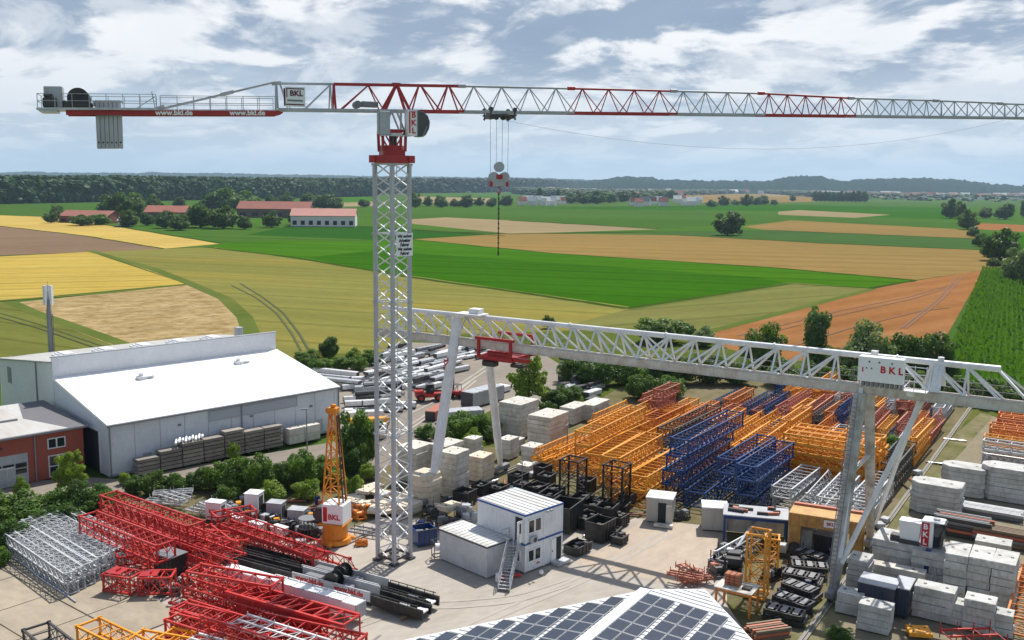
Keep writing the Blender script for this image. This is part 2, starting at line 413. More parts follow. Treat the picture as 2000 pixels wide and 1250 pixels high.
sheet('field', [(735, 416), (1000, 406), (1300, 408), (1560, 424), (1880, 436), (1890, 446), (1545, 432), (1290, 446), (1000, 430), (870, 424), (735, 436)], mid)
sheet('field', [(1000, 405), (1500, 400), (1850, 405), (1870, 428), (1720, 424), (1530, 412), (1200, 409)], lushd)
sheet('field', [(800, 428), (870, 424), (1000, 430), (1290, 447), (1000, 456), (800, 436)], tan2)
sheet('field', [(1520, 413), (1560, 410), (1740, 419), (1670, 425), (1520, 419)], tan2)
sheet('field', [(1450, 442), (1545, 430), (1892, 448), (1908, 466), (1500, 449)], tan)
sheet('field', [(1240, 452), (1500, 449), (1908, 466), (1922, 488), (1600, 474), (1330, 459)], blg)
sheet('field', [(240, 446), (420, 446), (600, 440), (735, 442), (985, 460), (805, 466), (735, 470), (540, 470), (440, 476), (420, 474)], mid)
sheet('field', [(590, 436), (735, 442), (985, 459), (820, 466), (735, 468), (480, 458)], dkg)
sheet('field', [(800, 467), (1000, 455), (1330, 459), (1600, 474), (1925, 488), (1968, 520), (1780, 547), (1500, 522), (1080, 494)], tan)
sheet('field', [(400, 482), (440, 474), (540, 469), (735, 470), (820, 468), (1080, 494), (1500, 521), (1786, 546), (1700, 562), (1540, 553), (1225, 601), (805, 541), (730, 528)], lush)
sheet('field', [(600, 502), (735, 488), (1080, 512), (1480, 540), (1540, 553), (1225, 601), (805, 541), (730, 528)], lushd)
sheet('field', [(-400, 402), (0, 420), (110, 424), (250, 445), (432, 475), (320, 485), (160, 459), (0, 441), (-400, 436)], gold)
sheet('field', [(-400, 436), (0, 441), (160, 459), (318, 485), (190, 491), (0, 498), (-400, 520)], brown)
sheet('field', [(185, 491), (320, 485), (420, 482), (730, 527), (1240, 599), (1130, 628), (1090, 660), (820, 660), (735, 700), (590, 720), (520, 690), (470, 620), (370, 556)], olive)
sheet('field', [(-400, 512), (0, 500), (175, 491), (362, 553), (0, 586), (-400, 612)], gold2)
sheet('field', [(-400, 612), (0, 588), (25, 590), (246, 672), (100, 720), (-400, 780)], olive2)
sheet('field', [(25, 590), (370, 555), (440, 582), (486, 640), (480, 670), (240, 680), (90, 622)], drygrass)
sheet('field', [(1240, 599), (1550, 551), (1702, 562), (1395, 640), (1240, 670), (1080, 668), (1130, 628)], olivep)
sheet('field', [(1370, 652), (1702, 564), (1790, 547), (1924, 526), (1894, 575), (1846, 660), (1840, 740), (1500, 720)], plough)
sheet('field', [(1880, 434), (2300, 452), (2300, 470), (1890, 446)], plough)
sheet('field', [(1900, 455), (2300, 470), (2300, 560), (1975, 520), (1940, 490)], lushd)
# grass strips and tracks between the fields
def strip(name, pts, wd, m, dz=.0):
    q = [P(*p) for p in pts]; L, R2 = [], []
    for i, p in enumerate(q):
        d = (q[min(i + 1, len(q) - 1)] - q[max(i - 1, 0)]).normalized(); s_ = Vector((-d.y, d.x, 0)) * wd / 2
        L.append(p + s_); R2.append(p - s_)
    LV[0] += 1; z = ZB + LV[0] * .004 + dz
    b = MB()
    for i in range(len(q) - 1): b.add([(R2[i].x, R2[i].y, z), (R2[i + 1].x, R2[i + 1].y, z), (L[i + 1].x, L[i + 1].y, z), (L[i].x, L[i].y, z)], [(0, 1, 2, 3)])
    return tag(b.build(name, m), kind='structure')
strip('grass_strip', [(175, 489), (300, 524), (370, 552), (440, 582), (478, 618), (494, 660)], 4, verge)
strip('grass_strip', [(20, 588), (60, 606), (140, 634), (250, 674)], 3.5, verge)
strip('grass_strip', [(0, 586), (200, 572), (366, 554)], 2.5, verge)
strip('grass_strip', [(1225, 602), (1400, 576), (1548, 552)], 4, verge)
strip('grass_strip', [(1380, 648), (1540, 606), (1706, 563)], 3, verge)
marg = crop('field_margin', A(58, 84, 30), A(84, 104, 44), .3, patch=.09, fine=.7)
def margin(pts, wd):
    q = []
    for (x0, y0), (x1, y1) in zip(pts[:-1], pts[1:]):
        for k in range(8): q.append((x0 + (x1 - x0) * k / 8 + random.uniform(-1.5, 1.5), y0 + (y1 - y0) * k / 8 + random.uniform(-.35, .35)))
    strip('field_margin', q + [pts[-1]], wd, marg)
for pts, wd in (([(400, 482), (560, 500), (730, 528), (805, 541), (1010, 569), (1225, 601)], 3.2), ([(1225, 601), (1390, 576), (1540, 553), (1700, 562), (1786, 547)], 2.6), ([(805, 467), (1080, 494), (1500, 521), (1786, 546)], 2.6), ([(0, 441), (160, 459), (320, 485)], 2.2), ([(110, 424), (250, 445), (432, 475)], 3.0), ([(1330, 459), (1600, 474), (1925, 488)], 4.0), ([(1500, 449), (1700, 457), (1908, 466)], 5.0), ([(735, 448), (1000, 456), (1280, 452)], 6), ([(1000, 430), (1290, 447)], 7), ([(735, 404), (1000, 402), (1290, 404), (1500, 399)], 12), ([(590, 437), (735, 443), (985, 460)], 4)): margin(pts, wd)
for off in (0, 9):
    strip('wheel_track', [(452 + off * 1.9, 556 - off * .4), (500 + off * 1.6, 580), (540 + off * 1.5, 610), (570 + off * 1.6, 650), (588 + off * 1.8, 684)], .55, rut)
    strip('wheel_track', [(0, 610 + off * .9), (80, 633 + off * .9), (170, 664 + off * .9), (240, 688 + off)], .5, rut)
    strip('wheel_track', [(1440, 655 + off), (1640, 606 + off * .9), (1780, 578 + off * .6), (1870, 552 + off * .5)], .6, rutb)
    strip('wheel_track', [(1760 + off, 640), (1830 + off, 585), (1870 + off, 540)], .6, rutb)
strip('wheel_track', [(1500, 690), (1660, 640), (1800, 606), (1856, 600)], .6, rutb)
strip('farm_track', [(1900, 440), (1915, 470), (1960, 505), (2040, 560)], 2.6, track)
# ------------------------------------------------------------------ yard surfaces
gravel = crop('yard_gravel', rgb(200, 192, 182, .74), rgb(190, 181, 169, .72), .6, patch=.07, patchamt=.7, fine=1.3, c3=rgb(160, 148, 130, .7), c3amt=.35, stretch=.7)
pave = crop('pale_paving', rgb(206, 190, 172, .72), rgb(196, 182, 166, .72), 1.01, patch=.05, patchamt=.6, fine=1.0, stretch=.8)
asph = crop('worn_asphalt', rgb(172, 162, 150, .66), rgb(156, 148, 138, .66), .9, patch=.05, patchamt=.8, fine=.8, stretch=.7)
slab = crop('concrete_slab', rgb(190, 176, 156, .72), rgb(168, 158, 142, .7), -.66, patch=.12, patchamt=.8, fine=1.2, c3=rgb(150, 142, 128, .7), c3amt=.4, stretch=.8)
dirtm = crop('weedy_gravel', rgb(158, 148, 120, .66), rgb(112, 116, 66, .6), 1.0, patch=.16, patchamt=.95, fine=1.2, c3=rgb(86, 104, 46, .6), c3amt=.7, stretch=.8)
soil = crop('dusty_soil', rgb(150, 136, 112, .64), rgb(120, 118, 76, .6), 1.0, patch=.11, patchamt=.9, fine=1.2, c3=rgb(92, 104, 50, .6), c3amt=.6, stretch=.9)
weeds = crop('weed_cover', A(84, 104, 44), A(110, 118, 58), .5, patch=.1, fine=.8, c3=A(140, 130, 84), c3amt=.5)
sheet('ground_cover', [(560, 705), (640, 690), (735, 690), (820, 655), (1260, 640), (1500, 700), (1850, 720), (1940, 800), (2100, 900), (2300, 1500), (-300, 1500), (-200, 1000), (0, 950), (200, 930), (660, 870), (640, 760)], weeds)
sheet('yard', [(560, 718), (660, 716), (740, 690), (800, 668), (940, 672), (1060, 690), (1140, 740), (1060, 790), (960, 800), (860, 850), (760, 930), (700, 960), (690, 905), (665, 860), (650, 800)], asph)
sheet('yard', [(-60, 985), (60, 960), (190, 945), (330, 960), (430, 955), (640, 955), (720, 920), (850, 880), (1000, 870), (1100, 820), (1230, 745), (1380, 730), (1620, 745), (1780, 760), (1900, 800), (1700, 1100), (1500, 1400), (-200, 1500), (-200, 1010)], soil)
sheet('yard', [(230, 935), (640, 864), (700, 850), (720, 880), (640, 896), (420, 925), (260, 962), (0, 985), (-80, 990), (-60, 950), (165, 930)], asph)
sheet('yard', [(640, 1048), (740, 1010), (860, 1010), (1080, 1010), (1180, 1040), (1240, 1010), (1420, 1030), (1420, 1180), (1500, 1300), (1500, 1500), (-200, 1500), (-120, 1100), (120, 1090)], gravel)
sheet('yard', [(1190, 1062), (1262, 1010), (1420, 1038), (1385, 1128), (1360, 1150), (1120, 1098)], pave)
sheet('yard', [(1915, 806), (1940, 812), (1810, 960), (1700, 1095), (1640, 1240), (1540, 1300), (1500, 1260), (1620, 1160), (1700, 1058), (1790, 930), (1868, 845)], dirtm)
sheet('yard', [(1940, 812), (2150, 900), (2300, 1500), (1540, 1400), (1640, 1240), (1700, 1095), (1810, 960)], crop('block_yard', rgb(168, 158, 136, .66), rgb(140, 134, 110, .62), 1.0, patch=.12, fine=1.2, c3=rgb(104, 112, 66, .6), c3amt=.5))
sp_ = Vector((-43.2, 78.6, 0)); da = -.66
for i in range(-1, 4):
    for j in range(-2, 2):
        b = MB(); q = []
        for (x, y) in ((.06, .06), (5.94, .06), (5.94, 4.94), (.06, 4.94)):
            x += i * 6 - 6; y += j * 5 - 4
            q.append((sp_.x + x * math.cos(da) - y * math.sin(da), sp_.y + x * math.sin(da) + y * math.cos(da)))
        b.prism(q, -.12, .03 + .012 * ((i * 3 + j * 5) % 3))
        tag(b.build('concrete_paving', slab), kind='structure')
tyre = mat('tyre_marks', rgb(187, 178, 167, .71), .9, dirt=rgb(197, 188, 177, .73), amount=1.0, dscale=.35)
def smooth(pts, n=10):
    o = []; p = [pts[0]] + list(pts) + [pts[-1]]
    for i in range(1, len(p) - 2):
        for k in range(n):
            t = k / n; a, b_, c_, d_ = p[i - 1], p[i], p[i + 1], p[i + 2]
            o.append(tuple(.5 * (2 * b_[q] + (c_[q] - a[q]) * t + (2 * a[q] - 5 * b_[q] + 4 * c_[q] - d_[q]) * t * t + (3 * b_[q] - a[q] - 3 * c_[q] + d_[q]) * t ** 3) for q in (0, 1)))
    return o + [pts[-1]]
for pts in (((900, 1225), (1020, 1172), (1140, 1122), (1250, 1062), (1310, 1030)), ((690, 1215), (800, 1178), (900, 1172), (1010, 1160), (1110, 1130)), ((800, 800), (880, 760), (950, 715)), ((770, 850), (860, 790), (930, 735))):
    for o_ in (0, 13): strip('tyre_track', smooth([(x, y + o_ * (1 if y > 900 else .6)) for x, y in pts]), .34, tyre)
# ------------------------------------------------------------------ far hills
hillm = crop('wooded_hill', rgb(52, 72, 52, .6), rgb(38, 58, 46, .6), 0, patch=.004, patchamt=.9, fine=.02, stretch=1)
def hills(name, prof, Y, depth, m, rough_=6):
    """ridge standing at distance Y whose crest follows prof (px, py)"""
    b = MB(); xs = []
    px0, px1 = prof[0][0], prof[-1][0]; n = int((px1 - px0) / 5)
    vs = []; rows = 7
    for i in range(n + 1):
        px = px0 + (px1 - px0) * i / n
        k = 0
        while k < len(prof) - 2 and prof[k + 1][0] < px: k += 1
        t = (px - prof[k][0]) / (prof[k + 1][0] - prof[k][0]); t = t * t * (3 - 2 * t)
        py = prof[k][1] * (1 - t) + prof[k + 1][1] * t
        d = FW * F + RT * (px - 1000) - UP * (py - 625); p = CAM + d * (Y / d.y)
        h = max(2, p.z)
        for r in range(rows):
            q = r / (rows - 1)
            zq = h * math.sin(q * math.pi / 2) ** .8
            jit = rng.normal(0, rough_ * .5) if r else 0
            yy = Y - depth * (1 - q)
            vs.append((p.x * yy / Y + rng.normal(0, 4), yy, max(-.5, zq + jit * (.3 + q) - (1 if r == 0 else 0))))
    fs = [(i * rows + r, (i + 1) * rows + r, (i + 1) * rows + r + 1, i * rows + r + 1) for i in range(n) for r in range(rows - 1)]
    b.add(vs, fs)
    return tag(b.build(name, m), kind='structure')
hills('hills', [(1050, 364), (1130, 355), (1175, 351), (1215, 345), (1262, 346), (1295, 351), (1400, 353), (1490, 354), (1540, 347), (1556, 343), (1600, 345), (1625, 351), (1650, 354), (1690, 350), (1790, 348), (1850, 350), (1900, 355), (1940, 360), (2000, 364), (2150, 366), (2300, 372)], 6200, 1500, hillm, 7)
hills('hills', [(-400, 342), (-100, 340), (40, 336), (70, 335), (100, 337), (270, 338), (300, 335), (330, 338), (420, 338), (560, 341), (800, 345), (1000, 347), (1200, 352)], 9800, 1200, hillm, 5)
# ------------------------------------------------------------------ vegetation
G_mid = foliage('leaf_green', rgb(98, 126, 50), rgb(62, 92, 34))
G_dark = foliage('leaf_dark', rgb(84, 112, 48), rgb(58, 86, 38))
G_light = foliage('leaf_light', rgb(136, 154, 60), rgb(96, 126, 42))
G_blue = foliage('leaf_bluish', rgb(98, 124, 72), rgb(72, 102, 58))
G_grey = foliage('leaf_silver', rgb(134, 152, 108), rgb(98, 122, 76))
G_bush = foliage('bush_green', rgb(106, 134, 54), rgb(66, 100, 36))
M_bark = mat('bark', (.09, .07, .05, 1), .9, var=.3)
def card_mesh(name, blobs, nleaf, size, seed, m, flat=.0):
    """crown of unit width and height: many small leaf faces through a union of blobs"""
    r = np.random.default_rng(seed)
    bl = np.array(blobs, float); wgt = bl[:, 3] ** 2; wgt /= wgt.sum()
    k = r.choice(len(bl), nleaf, p=wgt)
    d = r.normal(size=(nleaf, 3)); d /= np.linalg.norm(d, axis=1)[:, None]
    rad = 1 - np.abs(r.normal(0, .22, nleaf)); rad = np.clip(rad, .2, 1.08)
    c = bl[k, :3] + d * (bl[k, 3] * rad)[:, None] * np.array([1, 1, .85])
    nrm = d + r.normal(0, .55, (nleaf, 3)) + np.array([0, 0, .35]); nrm /= np.linalg.norm(nrm, axis=1)[:, None]
    t = r.normal(size=(nleaf, 3)); a = np.cross(nrm, t); a /= np.linalg.norm(a, axis=1)[:, None]; b = np.cross(nrm, a)
    s1 = (size * r.uniform(.55, 1.35, nleaf))[:, None]; s2 = s1 * r.uniform(.5, .9, (nleaf, 1))
    v = np.stack([c - a * s1, c - b * s2 + nrm * s1 * .2, c + a * s1, c + b * s2 + nrm * s1 * .2], 1).reshape(-1, 3)
    f = np.arange(nleaf * 4).reshape(-1, 4)
    me = bpy.data.meshes.new(name); me.from_pydata(v.tolist(), [], f.tolist()); me.materials.append(m); me.update()
    return me
def blobs_for(kind, r):
    o = []
    if kind == 'round':
        for i in range(20):
            a = r.uniform(0, 6.28); z = r.uniform(.22, .84); q = r.uniform(.1, .37) * math.sqrt(max(.1, 1 - ((z - .5) / .48) ** 2))
            o.append((q * math.cos(a), q * math.sin(a), z, r.uniform(.10, .18)))
        o.append((0, 0, .52, .38)); o.append((0, 0, .36, .3))
    elif kind == 'bush':
        for i in range(18):
            a = r.uniform(0, 6.28); q = r.uniform(.08, .42); z = r.uniform(.1, .82) * (1.05 - q * .8)
            o.append((q * math.cos(a), q * math.sin(a), z + .06, r.uniform(.09, .18)))
        o.append((0, 0, .36, .4)); o.append((.15, .1, .3, .3)); o.append((-.15, -.1, .3, .3))
    elif kind == 'tall':
        for i in range(30):
            z = r.uniform(.14, .93); q = r.uniform(.0, .4) * (1.1 - z * .7); a = r.uniform(0, 6.28)
            o.append((q * math.cos(a), q * math.sin(a), z, r.uniform(.08, .15)))
        for z in (.25, .4, .55, .7): o.append((0, 0, z, .26))
    elif kind == 'cone':
        for i in range(22):
            z = r.uniform(.1, .95); q = r.uniform(.1, .4) * (1.05 - z); a = r.uniform(0, 6.28)
            o.append((q * math.cos(a), q * math.sin(a), z, .05 + .13 * (1 - z)))
    elif kind == 'open':
        for i in range(34):
            a = r.uniform(0, 6.28); z = r.uniform(.2, .93); q = r.uniform(.1, .44) * math.sqrt(max(.1, 1 - ((z - .5) / .52) ** 2))
            o.append((q * math.cos(a), q * math.sin(a), z, r.uniform(.06, .13)))
        o.append((0, 0, .5, .3))
    return o
def trunk_mesh(name, seed):
    r = random.Random(seed); b = MB()
    b.tube((0, 0, -.01), (.01, .0, .35), .032, .022, 7)
    b.tube((.01, 0, .35), (.0, .02, .75), .022, .008, 6)
    for i in range(5):
        a = r.uniform(0, 6.28); z = r.uniform(.25, .5); L = r.uniform(.2, .33)
        b.tube((.005, 0, z), (L * math.cos(a), L * math.sin(a), z + r.uniform(.12, .25)), .014, .004, 5)
    return b
TREES = {}
def tree_src(kind, m, seed, nleaf, size):
    key = (kind, m.name, seed)
    if key in TREES: return TREES[key]
    r = random.Random(seed)
    crown = card_mesh('crown', blobs_for(kind, r), nleaf, size, seed, m)
    root = bpy.data.objects.new('bush' if kind == 'bush' else ('conifer' if kind == 'cone' else 'broadleaf_tree'), None); root.empty_display_size = .3
    COL.objects.link(root)
    c = bpy.data.objects.new('crown', crown); COL.objects.link(c); c.parent = root
    t = trunk_mesh('trunk', seed).build('trunk', M_bark, root)
    TREES[key] = root
    return root
USED = set()
def tree(px, py, top, wpx, kind, m, label, cat='tree', group=None, seed=None, h=None, world=None, wm=None):
    big = kind in ('round', 'bush', 'open', 'tall')
    seed = seed if seed is not None else (int(px) * 7 + int(py)) % 3
    p = P(px, py) if world is None else Vector(world)
    hh = h if h else max(.6, zt(p, top)); ww = wm if wm else wpx / ppm(p)
    far = p.y > 260
    n, sz = {'round': (6000, .027), 'bush': (6000, .027), 'tall': (5000, .026), 'cone': (1500, .03), 'open': (5200, .026)}[kind]
    if far: n, sz, seed = n // 2, sz * 1.5, seed + 10
    src = tree_src(kind, m, seed, n, sz)
    ang = random.uniform(0, 6.28)
    r = dup(src, p, ang, label, group, (ww, ww, hh))
    r['category'] = cat; r.name = 'broadleaf_tree' if cat == 'tree' else 'bush'
    if group is None and 'group' in r: del r['group']
    return r
# lone trees and edge trees of the fields
tree(1421, 459, 407, 62, 'bush', G_dark, 'round dark tree standing alone in the open crop fields', seed=1)
tree(1952, 508, 437, 78, 'bush', G_mid, 'loose spreading tree leaning beside the farm track right of the fields')
tree(1996, 552, 468, 84, 'bush', G_grey, 'silvery green tree cut by the right picture edge above the maize')
tree(1889, 448, 402, 46, 'bush', G_mid, 'mid green tree at the tip of the track tree row, nearest the stubble corner')
tree(1857, 426, 382, 40, 'bush', G_dark, 'tall dark upright tree farthest along the field track')
tree(1875, 436, 396, 28, 'round', G_blue, 'smaller bluish tree between the tall dark upright tree and its mid green neighbour')
tree(1924, 426, 402, 34, 'bush', G_dark, 'low wide dark thicket beside the round dark tree on the right', 'bush')
tree(1962, 428, 388, 44, 'bush', G_dark, 'round dark dense tree beyond the low thicket at the right')
tree(1998, 424, 392, 22, 'tall', G_blue, 'slim bluish tree at the far right edge above the soil strip')
tk = [(1900, 462, 440, 26), (1912, 480, 452, 30), (1932, 500, 470, 34), (1975, 532, 492, 44), (1880, 440, 420, 20), (1940, 522, 498, 30)]
for i, a in enumerate(sorted(tk)): tree(*a, 'bush', (G_mid, G_blue)[i % 2], '%s low bush from the left along the field track at the right' % ORD[i], 'bush', 'bushes along the field track')
# behind the gantry
beh = [(1288, 668, 612, 108, 'bush', G_mid, 'wide mid green tree behind the middle of the gantry girder'),
 (1372, 676, 632, 60, 'bush', G_grey, 'small greyish tree behind the gantry girder next to ploughed soil'),
 (1488, 722, 616, 92, 'bush', G_mid, 'rounded green tree behind the gantry girder left of the birch'),
 (1590, 724, 598, 92, 'tall', G_blue, 'tall slender birch tree with hanging twigs behind the gantry girder'),
 (1692, 740, 612, 120, 'bush', G_grey, 'spiky silvery tree behind the gantry girder right of the birch'),
 (1795, 746, 626, 120, 'bush', G_dark, 'broad dark tree behind the machine house of the gantry'),
 (1845, 752, 668, 60, 'bush', G_dark, 'dark bush between the broad dark tree and the maize'),
 (1640, 735, 672, 60, 'bush', G_bush, 'low bush filling the gap between birch and silvery tree'),
 (1072, 640, 612, 28, 'bush', G_dark, 'tiny dark bush at the wheat edge above the girder'),
 (1345, 655, 628, 30, 'bush', G_dark, 'tiny dark bush in the wheat strip right of the wide green tree')]
for a in beh: tree(a[0], a[1], a[2], a[3], a[4], a[5], a[6], 'tree' if 'tree' in a[6].split(' behind')[0] else 'bush')
row = [(1120, 745, 690, 70), (1165, 752, 684, 90), (1225, 750, 682, 80), (1275, 745, 690, 80), (1325, 748, 684, 80), (1385, 748, 682, 84), (1440, 750, 690, 76), (1530, 752, 690, 84), (1575, 755, 700, 70), (1625, 760, 702, 70), (1680, 766, 708, 76), (1740, 772, 712, 80), (1800, 778, 716, 80), (1862, 782, 722, 76), (1920, 790, 728, 80), (1975, 800, 738, 80)]
row += [(1250, 778, 722, 70), (1310, 775, 728, 70)]
row.sort()
for i, (x, y, t, w_) in enumerate(row):
    tree(x, y, t, w_, 'bush', (G_mid, G_dark, G_bush)[i % 3], '%s bush from the left in the dense hedge under the gantry girder' % ORD[i], 'bush', 'hedge bushes under the gantry girder')
tree(1033, 800, 690, 98, 'open', G_light, 'light green walnut tree under the red hoist trolley of the gantry', seed=2)
mb_ = [(905, 862, 795, 80, G_bush), (950, 858, 800, 64, G_bush), (868, 868, 815, 56, G_bush), (1085, 800, 752, 60, G_dark), (1110, 792, 744, 60, G_mid), (1060, 815, 775, 50, G_dark), (830, 858, 822, 44, G_bush), (920, 885, 830, 54, G_light)]
for i, a in enumerate(mb_):
    tree(*a[:4], 'bush', a[4], '%s bush from the right in the thicket between asphalt yard and cream slabs' % ORD[len(mb_) - 1 - sorted(mb_).index(a)], 'bush', 'thicket behind the cream slabs')
tree(703, 906, 776, 100, 'bush', G_bush, 'tall leafy bush tree just left of the tower crane mast')
tree(690, 925, 850, 60, 'bush', G_dark, 'dark bush at the foot of the tall leafy bush left of the mast', 'bush')
tree(722, 935, 898, 46, 'bush', G_light, 'small yellowish bush touching the left side of the tower mast', 'bush')
tree(643, 708, 655, 46, 'round', G_dark, 'small dark round tree in the scrub behind the white hall', seed=0)
scr = [(600, 715, 688, 44), (628, 725, 695, 50), (668, 722, 692, 50), (700, 722, 690, 46), (726, 712, 676, 44), (588, 702, 684, 34), (690, 704, 676, 40), (615, 698, 678, 36)]
for i, a in enumerate(sorted(scr)):
    tree(*a, 'bush', (G_bush, G_mid, G_light)[i % 3], '%s scrub bush from the left beside the dark round tree behind the hall' % ORD[i], 'bush', 'scrub behind the white hall')
# hedge along the hall
hd = [(262, 962, 925, 46, G_dark), (300, 965, 912, 60, G_mid), (345, 962, 916, 56, G_bush), (385, 955, 908, 56, G_dark), (420, 955, 892, 64, G_bush), (462, 962, 880, 84, G_mid), (505, 965, 876, 84, G_bush), (550, 958, 892, 70, G_dark), (590, 952, 868, 76, G_bush), (628, 945, 880, 60, G_mid), (655, 950, 908, 50, G_light), (530, 975, 930, 70, G_light), (600, 975, 930, 60, G_light), (445, 980, 940, 60, G_bush), (690, 965, 925, 44, G_light)]
for i, a in enumerate(sorted(hd)):
    tree(*a[:4], 'bush', a[4], '%s bush from the left in the hedge along the white hall front' % ORD[i], 'bush', 'hedge along the white hall')
lh = [(30, 1030, 950, 130, G_mid), (100, 1015, 946, 110, G_bush), (160, 1012, 930, 84, G_dark), (5, 1075, 1000, 90, G_dark), (-40, 1010, 930, 110, G_bush), (200, 990, 935, 70, G_dark), (75, 1040, 985, 90, G_mid), (215, 1002, 950, 60, G_mid), (130, 1035, 970, 80, G_dark)]
for i, a in enumerate(sorted(lh)):
    tree(*a[:4], 'bush', a[4], '%s bush from the left in the dark hedge behind the white lattice sections' % ORD[i], 'bush', 'dark hedge behind the white lattice sections')
tree(3, 1105, 1062, 40, 'bush', G_bush, 'small bush at the left picture edge beside the concrete paving', 'bush')
tree(139, 962, 880, 70, 'open', G_light, 'young yellowish tree in front of the red building')
tree(42, 968, 926, 34, 'bush', G_light, 'tiny yellowish shrub by the white cabinet at the red building', 'bush')
tree(243, 945, 918, 26, 'bush', G_light, 'tiny shrub against the left corner of the white hall', 'bush')
tree(455, 905, 862, 30, 'open', G_light, 'thin sapling in front of the stacked scaffold boards')
tree(1745, 905, 840, 80, 'bush', G_bush, 'leafy bush growing between lattice sections behind the gantry column', 'bush')
tree(1718, 900, 862, 50, 'bush', G_mid, 'smaller bush left of the leafy bush among the lattice sections', 'bush')
tree(1640, 1250, 1222, 60, 'bush', G_bush, 'flat weed clump at the foot of the ladder column rail', 'bush')
# farm trees
farm = [(222, 428, 370, 56, G_dark), (260, 424, 365, 52, G_mid), (300, 420, 370, 36, G_dark), (112, 424, 398, 28, G_mid), (350, 402, 383, 22, G_mid), (392, 442, 387, 56, G_dark), (436, 444, 397, 52, G_mid), (455, 408, 364, 72, G_mid), (530, 400, 377, 26, G_dark), (560, 398, 374, 28, G_dark), (606, 402, 372, 40, G_dark), (632, 405, 377, 50, G_mid), (655, 406, 384, 34, G_dark), (322, 443, 404, 38, G_dark), (350, 447, 415, 42, G_mid), (252, 440, 408, 40, G_mid), (288, 438, 410, 28, G_dark), (531, 442, 409, 34, G_mid), (160, 438, 418, 42, G_mid), (193, 436, 417, 44, G_bush), (711, 402, 387, 24, G_dark), (405, 408, 384, 40, G_dark), (495, 402, 378, 40, G_mid), (575, 436, 402, 24, G_dark), (100, 433, 413, 26, G_dark), (478, 445, 420, 26, G_dark)]
farm.sort()
for i, a in enumerate(farm):
    nm = (ORD + ['twenty-first', 'twenty-second', 'twenty-third', 'twenty-fourth', 'twenty-fifth', 'twenty-sixth'])[i]
    tree(a[0], a[1] + 2, a[2] - 2, a[3] * 1.25, 'bush', a[4], '%s tree from the left around the red roofed farmstead' % nm, 'tree', 'trees around the farmstead')
mr = [(811, 405, 371, 24), (836, 403, 380, 20), (862, 405, 378, 27), (888, 404, 384, 20), (910, 405, 377, 28), (936, 402, 383, 22), (960, 404, 381, 24), (988, 402, 378, 26)]
for i, a in enumerate(mr):
    tree(a[0], a[1], a[2], a[3] * 1.15, 'bush', G_dark if i % 2 else G_mid, '%s tree from the left in the row between tower mast and hook block' % ORD[i], 'tree', 'tree row behind the tower mast')
tree(1055, 394, 367, 22, 'tall', G_dark, 'dark upright tree at the left end of the village edge trees')
tree(1090, 394, 369, 18, 'tall', G_dark, 'second dark upright tree of the village edge, right of the first')
ve = [(1115, 397, 374, 34), (1140, 398, 371, 34), (1165, 398, 368, 40), (1190, 396, 372, 34), (1215, 394, 370, 36), (1240, 392, 372, 34), (1262, 390, 374, 30), (1285, 390, 370, 30), (1305, 388, 368, 30), (1325, 390, 378, 22)]
for i, a in enumerate(ve):
    tree(a[0], a[1], a[2], a[3] * 1.2, 'bush', G_dark if i % 3 else G_blue, '%s tree from the left in the dense clump hiding the middle village' % ORD[i], 'tree', 'trees hiding the middle village')
rr = [(1390, 404, 388, 24), (1413, 402, 379, 22), (1436, 400, 388, 20), (1458, 402, 376, 24), (1476, 400, 382, 24), (1492, 399, 379, 20), (1512, 400, 388, 18), (1548, 393, 379, 12)]
for i, a in enumerate(rr):
    tree(a[0], a[1], a[2], a[3] * 1.15, 'bush', G_dark if i % 2 else G_blue, '%s tree from the left in the row above the lone round tree' % ORD[i], 'tree', 'tree row above the lone tree')
for i in range(12):
    x = 1594 + i * 8.6
    tree(x, 393 + i * .15, 370, 18, 'bush', G_dark, '%s tree from the left in the dense avenue of the right village' % ORD[i], 'tree', 'avenue of the right village')
